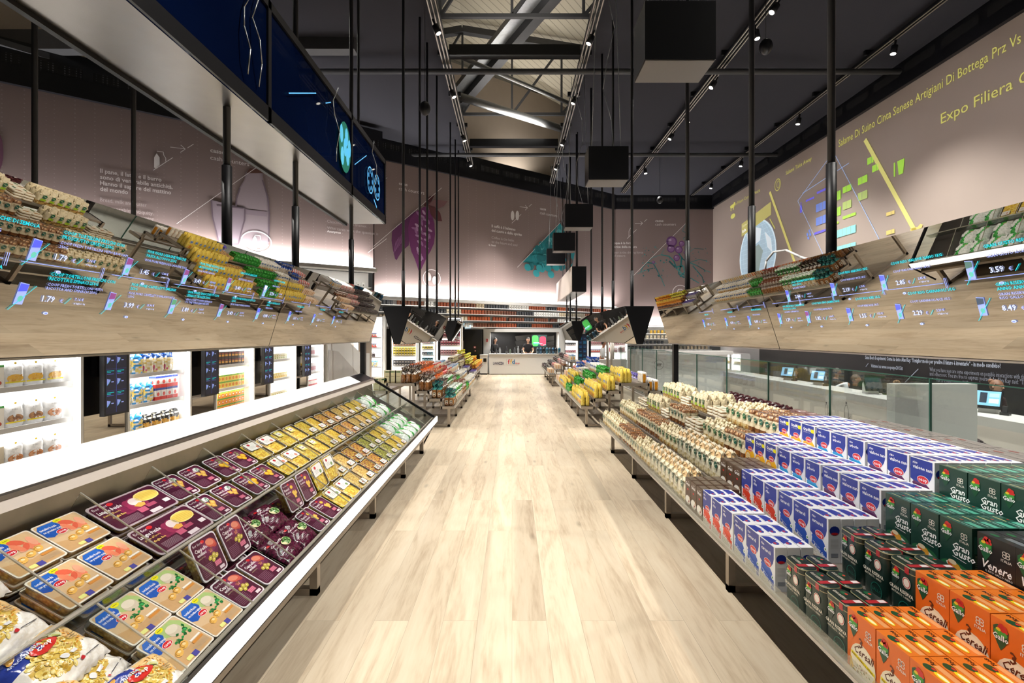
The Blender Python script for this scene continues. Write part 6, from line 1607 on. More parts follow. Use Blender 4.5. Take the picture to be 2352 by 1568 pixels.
# pillow bags lying down
def pillow(nm, meshname, w, l, th, paint, draw=None, nx=26, ny=26, seed=1, wr=.004):
    r = random.Random(seed); mb = MB('wrapped_film')
    ph = [r.uniform(0, 6) for _ in range(6)]
    def H(x, y):
        a = max(0, 1 - abs(2 * x / w) ** 2.6); b = max(0, 1 - abs(2 * y / l) ** 3.2)
        z = th * (a ** .55) * (b ** .5)
        z += wr * (sin(x * 95 + ph[0] + 3 * sin(y * 30 + ph[1])) * sin(y * 70 + ph[2] + 2 * sin(x * 40 + ph[3]))) * min(1, 3 * a * b)
        z += wr * 1.2 * sin((x + y) * 55 + ph[4]) * min(1, 2 * a * b)
        return max(z, .0)
    def fn(x, y, off=0): return Vector((x, y, th * .35 + H(x, y) + off))
    b0 = len(mb.v)
    for j in range(ny + 1):
        for i in range(nx + 1):
            x, y = (i / nx - .5) * w, (j / ny - .5) * l
            y2 = y + (.004 * sin(i * 1.3 + ph[5]) if j in (0, ny) else 0)
            mb.v.append((x, y2, th * .35 + H(x, y)))
    n1 = len(mb.v) - b0
    for j in range(ny + 1):
        for i in range(nx + 1):
            x, y = (i / nx - .5) * w, (j / ny - .5) * l
            mb.v.append((x, y, th * .35 - min(th * .35, H(x, y))))
    for j in range(ny):
        for i in range(nx):
            a = b0 + j * (nx + 1) + i; x, y = ((i + .5) / nx - .5), ((j + .5) / ny - .5)
            mb.face((a, a + 1, a + nx + 2, a + nx + 1), paint(x, y, r), None, True)
            a += n1; mb.face((a + nx + 1, a + nx + 2, a + 1, a), paint(x, y, r), None, True)
    if draw: draw(mb, fn)
    PR[nm] = mb.mesh(meshname)
def curved_text(mb, fn, *a, **k): mb.dt(fn, *a, **k)
def pb_paint(x, y, r):
    if y > .12 and x < .02 - (y - .12) * .2 and y < .44: return '#2c3f98'
    if abs(x) > .44 or abs(y) > .45: return '#ebe8e2'
    if y < -.22 and x > -.05: return r.choice(['#efece6', '#e9e4da'])
    d = (x + .05) ** 2 + (y + .02) ** 2
    if d < .1: return '#d8b85a'
    if x > .05 and y > -.1: return '#ecc88a'
    return '#f1eee6'
def pb_draw(mb, fn):
    o = .004
    q = random.Random(8)
    for i in range(95):
        a = q.uniform(0, 6.3); d = .31 * sqrt(q.random()); x, y = (-.05 + d * cos(a)) * .255, (-.02 + d * sin(a)) * .215
        s_ = q.uniform(.006, .011); ro = q.uniform(0, 3)
        mb.dp(fn, ell(x, y, s_, s_ * .75, 9, ro), q.choice(['#e9cf6a', '#dcb84a', '#f3e08c', '#c9a23a', '#e8d47a']), .0022 + i * 4e-6)
        mb.dp(fn, ell(x, y, s_ * .5, s_ * .35, 7, ro), q.choice(['#b8902e', '#cfa83e', '#f8ecb0']), .0028 + i * 4e-6)
    for i in range(60):
        x, y = q.uniform(.0, .095), q.uniform(-.05, .085)
        mb.dp(fn, ell(x, y, q.uniform(.003, .008), .0022, 6, q.uniform(0, 3)), q.choice(['#e6a23c', '#f0bf6a', '#d98e2e', '#f6dca4']), .003)
    P = ell(-.005, .045, .04, .024, 18); mb.dp(fn, P, '#d2332c', o + .001); mb.dt(fn, 'coop', -.005, .038, .022, '#ffffff', o + .003, al='c', bold=True)
    mb.dt(fn, 'orecchiette', -.105, .055, .022, '#c9d4ee', o + .002, bold=True)
    mb.dp(fn, ell(.05, .05, .02, .017, 14), '#dfe3b8', o + .001); mb.dp(fn, ell(.05, .05, .016, .013, 14), '#c9d07a', o + .002)
    mb.dp(fn, ell(-.01, -.03, .014, .012, 12), '#e9e9ea', o + .002); mb.dp(fn, [(.012, -.04), (.034, -.04), (.034, -.028), (.012, -.028)], '#e9e9ea', o + .002)
    for k in range(3): mb.dl(fn, (.055, .02 - k * .008), (.1, .024 - k * .008), .002, '#8a7a5a', o + .001)
    mb.dl(fn, (.03, -.072), (.095, -.072), .0025, '#4a4a52', o + .001); mb.dp(fn, ell(.015, -.073, .008, .006, 10), '#c22f35', o + .001)
    mb.dp(fn, ell(-.075, .078, .018, .008, 10, .5), '#e0a850', o + .001)
pillow('pastabag', 'white_orecchiette_bag', .255, .215, .05, pb_paint, pb_draw, seed=2, nx=40, ny=40)
pillow('pastabag2', 'white_orecchiette_bag', .255, .215, .055, pb_paint, pb_draw, seed=9, wr=.0055, nx=40, ny=40)
def gn_paint(x, y, r):
    return r.choice(['#4a1029', '#551432', '#3d0c22', '#5f1c3a']) if not (abs(x) > .45 and r.random() < .5) else '#2f0a1a'
def gn_draw(mb, fn):
    mb.dp(fn, ell(.035, .005, .04, .028, 18), '#e6e0b0', .004); mb.dp(fn, ell(.035, .005, .036, .024, 18), '#5a8a4a', .005)
    r = random.Random(2)
    for i in range(22): a = r.uniform(0, 6.3); d = sqrt(r.random()); mb.dp(fn, ell(.035 + .03 * d * cos(a), .005 + .018 * d * sin(a), .006, .004, 6, a), r.choice(['#8fb56a', '#44703a', '#a9c98a', '#6a9a52']), .006 + i * 2e-5)
    mb.dt(fn, 'Gnocchetti', -.085, .03, .022, '#f0e6ea', .005, bold=True); mb.dt(fn, 'tirolesi', -.08, .008, .018, '#e3d0d8', .005); mb.dp(fn, ell(-.075, .06, .012, .007, 10), RED, .005)
    for k in range(4): mb.dl(fn, (-.08, -.03 - k * .009), (-.02, -.03 - k * .009), .002, '#a07a8c', .004)
pillow('gnocchi', 'maroon_gnocchetti_bag', .2, .2, .035, gn_paint, gn_draw, seed=5, wr=.005)
def gb_paint(x, y, r):
    if abs(x + y * .4) < .12: return r.choice(['#3fae4a', '#58c060', '#2f9a3c'])
    return r.choice(['#eef2ee', '#e3eae6', '#f5f7f4', '#d9e0da'])
def gb_draw(mb, fn):
    mb.dp(fn, ell(.05, -.03, .02, .014, 12), '#1f7a44', .004); mb.dp(fn, ell(-.05, .05, .022, .01, 10), '#e0c48a', .004)
pillow('greenbag', 'green_and_white_pasta_bag', .2, .2, .05, gb_paint, gb_draw, seed=7, wr=.006, nx=18, ny=18)

def packrot(tilt=0.0, spin=0.0):
    a = AL + tilt
    M = Matrix(((0, -cos(a), sin(a)), (1, 0, 0), (0, sin(a), cos(a))))
    return M @ Matrix.Rotation(spin, 3, 'Z')
def put(key, xa, Y, h, label, cat, grp, tilt=0.0, spin=0.0, sc=None):
    loc = (-xa + h * sin(AL), Y, bed(xa) + h * cos(AL))
    return place(PR[key], loc, packrot(tilt, spin), label, cat, grp, sc)
CA = cos(AL)
def comp(bay, row, key, desc, cat, grp, layers=2, th=.045, upright=False, h0=None, sp=.03):
    ya, yb = BAYS[bay], BAYS[bay + 1]; Y0 = (ya + yb) / 2
    lo, hi = ((1.205, 1.55) if row == 'lower' else (1.6, 1.985))
    dx = (hi - lo)
    for q in (0, 1):
        for p in (0, 1):
            Yp = Y0 + (p - .5) * .212 + rnd.uniform(-.004, .004)
            xa = lo + dx * (.27 + .5 * q) if not upright else lo + dx * (.27 + .5 * q)
            pos = '%s %s' % ('back' if q else 'front', 'right' if p else 'left')
            for k in range(layers):
                h = (-.105 if h0 is None else h0) + k * (th + .001)
                last = k == layers - 1
                if q and upright and last:
                    put(key, xa + .02, Yp, h + .075, '%s standing tilted at the back of its compartment, %s' % (desc, 'right' if p else 'left'), cat, grp, tilt=.62, spin=rnd.uniform(-.03, .03))
                else:
                    put(key, xa, Yp, h, '%s, %s layer, %s of its compartment' % (desc, 'top' if last else 'bottom' if k == 0 else 'middle', pos), cat, grp, spin=rnd.uniform(-sp, sp))
comp(1, 'lower', 'ricotta', 'spinach and ricotta pasta pouch', 'pasta pack', 'ricotta pouches', 3, .036)
comp(1, 'upper', 'crudo', 'raw ham pasta pouch', 'pasta pack', 'raw ham pouches', 3, .036)
comp(0, 'upper', 'crudo', 'nearest raw ham pasta pouch', 'pasta pack', 'raw ham pouches nearest', 1, .036)
for q in (0, 1):
    for k in range(4):
        put('lasagne', 1.69 + .19 * q, (BAYS[2] + BAYS[3]) / 2, -.115 + k * .031, 'wide maroon lasagne pack, %s from bottom of the %s stack' % (ordn(k + 1), 'back' if q else 'front'), 'pasta pack', 'lasagne packs', spin=rnd.uniform(-.01, .01))
comp(2, 'lower', 't_cappelletti', 'maroon cappelletti tray', 'pasta tray', 'cappelletti trays', 2, .045, True)
comp(3, 'upper', 't_ravioli', 'maroon mountain ravioli tray', 'pasta tray', 'mountain ravioli trays', 2, .045)
comp(4, 'upper', 't_girasoli', 'maroon artichoke girasoli tray', 'pasta tray', 'girasoli trays', 2, .045)
comp(3, 'lower', 'gnocchi', 'glossy maroon gnocchetti bag', 'pasta bag', 'gnocchetti bags', 3, .034, sp=.12)
comp(4, 'lower', 't_ravz', 'maroon pumpkin ravioli tray', 'pasta tray', 'pumpkin ravioli trays', 2, .045, True)
comp(5, 'upper', 'u_band', 'clear tub with white band label', 'pasta tub', 'white band tubs', 2, .05)
comp(5, 'lower', 'u_band2', 'clear tub with green motif label', 'pasta tub', 'green motif tubs', 2, .05, True)
comp(6, 'upper', 'u_top', 'clear tub with yellow label', 'pasta tub', 'yellow label tubs', 2, .05)
for b, r_, key, d_ in ((6, 'lower', 'u_c4', 'clear tub of ochre pasta nearest'), (7, 'lower', 'u_c2', 'clear tub of red-flecked pasta, front deck'), (8, 'lower', 'u_c3', 'clear tub of green-flecked pasta'), (9, 'lower', 'u_c1', 'clear tub of yellow pasta, front deck'),
                       (7, 'upper', 'u_c1', 'clear tub of yellow pasta, back deck'), (8, 'upper', 'u_c2', 'clear tub of red-flecked pasta, back deck'), (9, 'upper', 'u_c4', 'clear tub of ochre pasta, back deck'), (10, 'upper', 'u_c1', 'furthest clear tub of yellow pasta')):
    comp(b, r_, key, d_, 'pasta tub', d_ + ' group', 2, .05)
comp(10, 'lower', 'greenbag', 'green and white pasta bag', 'pasta bag', 'green bags front deck', 2, .05, sp=.2)
comp(11, 'lower', 'greenbag', 'furthest green and white bag, front deck', 'pasta bag', 'green bags far front', 2, .05, sp=.2)
comp(11, 'upper', 'greenbag', 'furthest green and white bag, back deck', 'pasta bag', 'green bags far back', 2, .05, sp=.2)
# loose orecchiette bags in the nearest compartments
for i, (xa, Y, h, sp, key) in enumerate(((1.50, 1.56, .0, .12, 'pastabag'), (1.34, 1.42, .005, .2, 'pastabag2'), (1.25, 1.63, .0, -.15, 'pastabag'), (1.42, 1.60, -.06, .3, 'pastabag2'), (1.24, 1.38, -.05, .0, 'pastabag'),
                                         (1.85, 1.55, .02, .05, 'pastabag2'), (1.68, 1.52, .01, .1, 'pastabag'), (1.9, 1.35, .0, .0, 'pastabag'), (1.7, 1.32, .02, .3, 'pastabag2'), (1.2, 1.2, 0, .1, 'pastabag'), (1.45, 1.2, .0, .3, 'pastabag2'))):
    put(key, xa, Y, h, 'white, blue and yellow orecchiette bag, %s' % ['upper one at the mid rail', 'left one in front', 'front right one', 'one underneath', 'lowest front one', 'top one on back deck', 'one leaning by the divider', 'back corner one', 'back deck left one', 'one by the camera at the edge', 'one by the camera at the rail'][i], 'pasta bag', 'orecchiette bags', spin=sp)

# ============================================================ LEFT WALL BAYS
def dec2(*a): return dec(*a)
def whitebag(nm, cookies, strip='#f0d820', seed=1):
    def dr(mb):
        for fr in (front(-.045),):
            mb.dp(fr, ell(0, .075, .07, .035, 16), cookies[0], .005)
            r = random.Random(seed)
            for i in range(16): mb.dp(fr, ell(r.uniform(-.05, .05), .07 + r.uniform(-.022, .025), .016, .009, 8, r.uniform(0, 3)), r.choice(cookies), .006 + i * 3e-5)
            if strip: mb.dp(fr, [(-.085, .035), (.085, .035), (.085, .048), (-.085, .048)], strip, .0075)
            mb.dp(fr, ell(0, .21, .012, .01, 8), '#e8c43a', .006)
            mb.dt(fr, 'frollini', -.03, .15, .02, '#9a9a9a', .006)
    mk(nm, 'white_biscuit_bag', .18, .1, .27, lambda x, t, s, r, i: r.choice(['#f3f3f3', '#ececec', '#f8f8f8']), 'point', dr, seed=seed, jit=.004)
whitebag('wb1', ['#f0b83a', '#e0a028', '#f7cf6a'], seed=41); whitebag('wb2', ['#a8744a', '#c08a58', '#8a5a38'], seed=42); whitebag('wb3', ['#d08a58', '#e0a47a', '#b5703f'], None, seed=43)
mk('bluechips', 'blue_snack_bag', .17, .09, .24, lambda x, t, s, r, i: ('#2f86c8' if t > .72 else r.choice(['#e6ecf2', '#f0d880', '#e8c65a', '#f4f6f8', '#3a8ac4'])), 'flat', seed=44)
mk('bluechips2', 'navy_snack_bag', .17, .09, .24, lambda x, t, s, r, i: ('#1f4f9a' if t > .7 else r.choice(['#e9d8a8', '#efe6cc', '#d8b86a', '#f4f0e4', '#c9407a' if x < -.6 else '#e3cf9a'])), 'flat', seed=45)
mk('blackchips', 'black_and_orange_snack_bag', .15, .08, .2, lambda x, t, s, r, i: (r.choice(['#1a1a1c', '#3a3a3a', '#d8d0b8']) if t > .5 else r.choice(['#e8a83a', '#f0c060', '#2a2a2a'])), 'flat', seed=46)
carton('redcart', 'red_and_white_snack_carton', .095, .08, .15, '#f6f2f0', dec(('r', -1, 0, 1, .3, '#d8362e'), ('r', -1, .82, 1, 1, '#2a3f9a'), ('e', 0, .5, .5, .16, '#e05a50')))
carton('rusks', 'cream_rusk_carton', .2, .1, .2, '#efe8dc', dec(('r', -1, .9, 1, 1, '#4aa04a'), ('e', -.3, .2, .4, .18, '#d07a38'), ('e', .5, .22, .3, .1, '#b5432f'), ('r', -.5, .55, .5, .62, '#3a3a3a')), '#f5efe2')
carton('rusksd', 'grey_rusk_carton', .2, .1, .2, '#c9bda6', dec(('r', -.8, .75, .4, .85, '#4a6aa8'), ('e', .4, .2, .4, .12, '#b5773a'), ('r', -.2, .4, .0, .62, '#2a2a2a')), '#e0d298')
carton('coffee1', 'dark_coffee_carton', .085, .08, .1, '#3a2c26', dec(('r', -.8, .3, .8, .6, '#d9a04a'), ('r', -.8, .7, .8, .8, '#b54a3a')))
carton('soup1', 'yellow_soup_carton', .085, .08, .1, '#f0d86a', dec(('r', -1, .8, 1, 1, '#6fb04a'), ('e', 0, .4, .7, .25, '#e8903a')))
carton('soup2', 'orange_soup_carton', .085, .08, .1, '#e8a23a', dec(('r', -1, .8, 1, 1, '#5f9a3a'), ('e', 0, .4, .7, .28, '#d8552f'), ('e', .0, .4, .4, .14, '#f4e8c8')))
carton('creambox', 'small_cream_pack', .08, .07, .11, '#efe9cf', dec(('r', -.6, .5, .6, .7, '#c9c070'), ('e', 0, .25, .5, .14, '#8fae5a')))
carton('yelpack', 'small_yellow_pack', .08, .07, .1, '#f0d98a', dec(('r', -.7, .5, .7, .8, '#f9f0c8'), ('e', 0, .25, .5, .14, '#d8a040')))
carton('redstick', 'narrow_red_pack', .06, .06, .2, '#f4eeee', dec(('r', -1, .0, 1, .45, '#c93040'), ('r', -1, .8, 1, .9, '#c93040')))
carton('greyred', 'narrow_grey_pack', .06, .06, .2, '#d9d4d8', dec(('r', -1, .2, 1, .6, '#b5707c')))
for n_, c_ in (('ob', '#e08a4a'), ('yb', '#e8d020'), ('rb', '#b03a52'), ('db', '#4a4a52'), ('tb', '#1f8aa0'), ('pb', '#e8a0a8')):
    carton(n_, {'ob': 'orange', 'yb': 'yellow', 'rb': 'crimson', 'db': 'grey', 'tb': 'teal', 'pb': 'pink'}[n_] + '_carton', .1, .08, .1, c_, dec(('r', -.7, .2, .7, .45, '#f4efe8'), ('r', -.8, .55, .8, .85, '#3a3630')))
PRW = {'wb1': .2, 'wb2': .2, 'wb3': .2}
def bay(x0, yc, width, face, label, shelves, content, where, depth=.48, H=2.35, z0=0.0, power=42, name='shelf_bay'):
    """face: rotation about z; local frame: front at y=0 facing -y, width along x"""
    root = empty(name, (x0, yc, z0), face, label, 'shelf unit', 'white lit shelf units')
    w = width
    mb = MB('bay_white'); mb.box(-w / 2, w / 2, depth, depth + .03, 0, H); mb.build('back_panel', root)
    for s in (-1, 1):
        mb = MB('bay_white'); mb.box(min(s * w / 2, s * (w / 2 - .03)), max(s * w / 2, s * (w / 2 - .03)), 0, depth, 0, H); mb.build('side_panel', root)
    mb = MB('bay_white'); mb.box(-w / 2, w / 2, 0, depth, H, H + .05); mb.build('top_panel', root)
    mb = MB('bay_white'); mb.box(-w / 2 + .03, w / 2 - .03, 0.02, depth, 0, .1); mb.build('base', root)
    for z in shelves:
        mb = MB('bay_white'); mb.box(-w / 2 + .03, w / 2 - .03, .1, depth, z - .035, z); mb.build('shelf', root)
        mb = MB('grey_laminate'); mb.box(-w / 2 + .03, w / 2 - .03, .085, .1, z - .04, z + .005); mb.build('shelf_lip', root)
    mb = MB('shelf_led'); mb.box(-w / 2 + .05, w / 2 - .05, .03, .05, H - .02, H - .005)
    mb.build('led_tube', root)
    for s in (-1, 1):
        mb = MB('shelf_led'); mb.box(s * (w / 2 - .045) - .006, s * (w / 2 - .045) + .006, .02, .035, .12, H - .05); mb.build('led_tube', root)
    R = Matrix.Rotation(face, 4, 'Z'); o = Vector((x0, yc, z0))
    for z in list(shelves[1:]) + [H]:
        p = o + R @ Vector((0, depth * .45, z - .05))
        area('bay_light', p, (0, 0, face), w * .8, .25, power * .16, (1, .99, .97), 170)
    p = o + R @ Vector((0, -.12, H * .6)); 
    k_n = {}
    for (si, items) in content:
        z = shelves[si]
        x = -w / 2 + .05
        for key, n, stack in items:
            pw, pd, ph = PR[key + '_dim']
            for c in range(n):
                if x + pw > w / 2 - .03: break
                for st in range(stack):
                    k_n[(key, si)] = k_n.get((key, si), 0) + 1
                    p = o + R @ Vector((x + pw / 2, .12 + pd / 2, z + st * (ph + .001)))
                    me = PR[key]
                    place(me, p, (0, 0, face + rnd.uniform(-.05, .05)), '%s, %s on %s shelf of %s%s' % (me.name.split('.')[0].replace('_', ' '), ordn(c + 1), ordn(si + 1), where, (', layer %d' % (st + 1)) if stack > 1 else ''), 'packet', me.name.split('.')[0].replace('_', ' ') + 's in ' + where)
                x += pw + .006
    return root
SH = [.16, .53, .885, 1.24, 1.62]
LF = pi / 2     # local -y turns to +x
XB = -4.3
bay(XB, 4.30, 1.1, LF, 'white lit shelf unit with biscuit bags at the left edge', SH, [
    (3, [('rusks', 2, 1), ('wb1', 4, 1)]), (2, [('rusks', 2, 1), ('wb2', 2, 1), ('wb3', 2, 1)]), (1, [('rusksd', 2, 1), ('wb3', 4, 1)]), (4, [('wb1', 5, 1)])], 'leftmost bay')
bay(XB, 5.95, 1.08, LF, 'white lit shelf unit with blue snack bags, second from left', SH, [
    (3, [('bluechips', 2, 1), ('bluechips2', 3, 1)]), (2, [('bluechips', 3, 1), ('redcart', 4, 2)]), (1, [('bluechips', 2, 1), ('blackchips', 4, 1)]), (4, [('bluechips', 5, 1)])], 'second bay')
bay(XB, 7.55, 1.06, LF, 'white lit shelf unit with yellow soup boxes, third from left', SH, [
    (3, [('wb2', 1, 1), ('coffee1', 8, 2)]), (2, [('wb3', 1, 1), ('soup1', 8, 2)]), (1, [('wb1', 1, 1), ('soup2', 8, 3)]), (4, [('coffee1', 9, 2)])], 'third bay')
bay(XB, 9.12, 1.06, LF, 'white lit shelf unit with pale little packs, fourth from left', SH, [
    (3, [('creambox', 10, 1)]), (2, [('yelpack', 10, 1)]), (1, [('creambox', 10, 1)]), (4, [('yelpack', 10, 1)])], 'fourth bay')
bay(XB, 10.62, .86, LF, 'white lit shelf unit with narrow red packs, fifth from left', SH, [
    (3, [('redstick', 4, 1), ('greyred', 5, 1)]), (2, [('greyred', 10, 1)]), (1, [('redstick', 11, 1)]), (4, [('redstick', 10, 1)])], 'fifth bay')
# mirrored columns with price screens between the bays
for i, (ya, yb) in enumerate(((4.87, 5.40), (6.5, 7.01), (8.09, 8.58), (9.66, 10.18))):
    root = empty('mirror_column', (XB, (ya + yb) / 2, 0), LF, 'smoked mirror column between the %s and %s white shelf units' % (ordn(i + 1), ordn(i + 2)), 'mirror', 'mirror columns')
    w = yb - ya
    mb = MB('black_lacquer'); mb.box(-w / 2 + .003, w / 2 - .003, .02, .45, 0, 2.38); mb.build('casing', root)
    mb = MB('smoked_mirror'); mb.poly([(-w / 2 + .003, .018, 0), (w / 2 - .003, .018, 0), (w / 2 - .003, .018, 2.38), (-w / 2 + .003, .018, 2.38)]); mb.build('mirror_face', root)
    t = empty('price_screen', (XB + .12, (ya + yb) / 2 - .02, 0.86), LF, 'upright black price screen on the mirror column left of the %s unit' % ordn(i + 2), 'screen', 'price screens on mirror columns')
    mb = MB('black_lacquer'); mb.box(-.16, .16, 0, .05, 0, 1.2); mb.build('bezel', t)
    mb = MB('black_steel'); mb.box(-.05, .05, .05, .11, .4, .8); mb.build('wall_bracket', t)
    g = MB('soft_graphic'); fr = F2((0, -.001, 0), (1, 0, 0), (0, 0, 1))
    g.dp(fr, [(-.145, .02), (.125, .02), (.125, 1.18), (-.145, 1.18)], '#2b2a36', .0005)
    g.dl(fr, (-.012, .03), (-.012, 1.17), .003, '#4a5cc0', .001)
    for r_ in range(5):
        z = .06 + r_ * .225
        g.dl(fr, (-.14, z + .2), (.12, z + .2), .002, '#3a4a9a', .001)
        for cx in (-.13, .0):
            g.dl(fr, (cx, z + .18), (cx + .09, z + .18), .008, '#18b0b8', .001); g.dl(fr, (cx, z + .165), (cx + .05, z + .165), .008, '#18b0b8', .001)
            g.dl(fr, (cx, z + .148), (cx + .085, z + .148), .006, '#5a62b8', .001)
            g.dp(fr, [(cx, z + .03), (cx + .025, z + .05), (cx + .045, z + .09), (cx, z + .1)], '#8f9fe8', .001); g.dl(fr, (cx, z + .03), (cx + .045, z + .08), .003, '#18b0b8', .0015)
            g.dl(fr, (cx + .055, z + .065), (cx + .085, z + .065), .01, '#9aaaf0', .001)
    g.build('price_graphics', t)
# stairs with white balustrade
root = empty('staircase', (-4.6, 11.2, 0), 0, 'white staircase parapet sloping down beyond the fifth bay', 'stairs')
mb = MB('white_laminate'); mb.loft([[(x, 0, 0), (x, 0, 1.75), (x, .7, 1.75), (x, 2.6, 1.15), (x, 3.3, 1.15), (x, 3.3, 0)] for x in (.25, .33)]); mb.build('parapet', root)
mb = MB('grey_laminate'); mb.loft([[(x, 0, 0), (x, 0, 1.35), (x, .6, 1.3), (x, 2.2, .6), (x, 2.2, 0)] for x in (.34, .36)]); mb.build('parapet_inset', root)
mb = MB('grey_laminate')
for k in range(7): mb.box(-.7, .24, .2 + k * .3, .5 + k * .3, 0, 1.2 - k * .16)
mb.build('steps', root)
# bays further back left and behind the bread table
bay(-5.0, 15.3, .9, LF, 'white shelf unit with blue bottles beyond the stairs', SH, [(3, [('bluewhite', 7, 1)]), (2, [('bluewhite', 7, 1)]), (1, [('bluechips', 4, 1)])], 'bay past the stairs')
bay(-5.05, 17.75, .62, 0, 'narrow white shelf unit behind the left bread table', SH, [(3, [('redcart', 3, 1)]), (2, [('darkbag', 2, 1)]), (1, [('bluechips', 2, 1)]), (4, [('redcart', 3, 1)])], 'narrow far left bay')
bay(-4.05, 18.15, .98, 0, 'white shelf unit of orange and yellow cartons behind bread table', [.16, .55, .93, 1.30, 1.68], [(3, [('ob', 8, 3)]), (2, [('yb', 8, 3)]), (4, [('tb', 8, 2)]), (1, [('db', 8, 2)])], 'bay behind bread table')
bay(-2.45, 18.75, .98, 0, 'white shelf unit of crimson cartons left of the bar', [.16, .55, .93, 1.30, 1.62], [(3, [('rb', 8, 2)]), (4, [('rb', 8, 2)]), (2, [('pb', 8, 2)])], 'bay left of bar')
bay(-3.22, 18.5, .6, 0, 'dark magazine rack between two lit white bays', [.5, .72, .94, 1.16, 1.38, 1.6], [(0, [('tb', 5, 1)]), (1, [('tb', 5, 1)]), (2, [('db', 2, 1), ('tb', 3, 1)]), (3, [('yb', 5, 1)]), (4, [('pb', 3, 1), ('tb', 2, 1)]), (5, [('tb', 5, 1)])], 'the dark rack', power=8)
# right of the bar
bay(2.75, 22.5, .66, 0, 'white shelf unit right of the bar, nearest the bar', SH, [(3, [('db', 5, 1)]), (2, [('rb', 5, 1)]), (4, [('rb', 5, 1)])], 'first bay right of bar')
bay(4.05, 22.9, .98, 0, 'white shelf unit with red packs behind the yellow bag table', SH, [(3, [('pb', 8, 2)]), (2, [('redcart', 8, 1)]), (4, [('pb', 8, 2)]), (1, [('redcart', 8, 1)])], 'red bay right of bar')
bay(5.15, 23.6, 1.0, 0, 'last white shelf unit before the glass counter', SH, [(3, [('rb', 8, 1)]), (2, [('rb', 8, 2)]), (4, [('rb', 8, 1)])], 'last bay right of bar')
t = empty('display_cabinet', (3.3, 22.6, 0), 0, 'grey cabinet with blue capsule boxes between the white bays', 'cabinet')
mb = MB('grey_laminate'); mb.box(-.24, .24, 0, .4, 0, 2.2, '#6f716c'); mb.build('body', t)
mb = MB('matte_print'); fr = front(0)
mb.dp(fr, [(-.2, .2), (.2, .2), (.2, 1.75), (-.2, 1.75)], '#16233a', .002)
for i in range(7):
    for j in range(2): mb.dp(fr, rrect(.15, .15, .01, 1, -.1 + j * .2, .35 + i * .2), ['#1f4f8a', '#2a3f6a', '#1a6a9a', '#24345a'][(i + j) % 4], .004); mb.dl(fr, (-.15 + j * .2, .33 + i * .2), (-.05 + j * .2, .33 + i * .2), .02, '#5aa8d8', .006)
mb.build('boxes_panel', t)
# far right lower level shelving
bay(9.65, 25.6, .8, 0, 'white lit unit on the lower level, left of three', [.16, .55, .95, 1.35], [(2, [('creambox', 6, 1)]), (1, [('pb', 5, 1)])], 'the lower left unit', z0=LOW, H=1.8)
bay(10.45, 25.6, .76, 0, 'white lit unit with crimson cartons on the lower level', [.16, .55, .95, 1.35], [(3, [('rb', 6, 2)]), (2, [('rb', 6, 2)]), (1, [('pb', 5, 1)])], 'the lower middle unit', z0=LOW, H=1.8)
for i, (yy, key, lab) in enumerate(((24.6, 'creambox', 'cream packs'), (23.5, 'yelpack', 'yellow packs'), (22.4, 'creambox', 'green packs'))):
    bay(XR - .52, yy, .95, -pi / 2, 'white lit unit with %s along the right wall, %s' % (lab, ['furthest', 'middle', 'nearest'][i]), [.16, .55, .95, 1.35], [(3, [(key, 9, 1)]), (2, [(key, 9, 1)]), (1, [(key, 9, 1)])], 'right wall unit, %s' % ['furthest', 'middle', 'nearest'][i], z0=LOW, H=1.8, depth=.4)

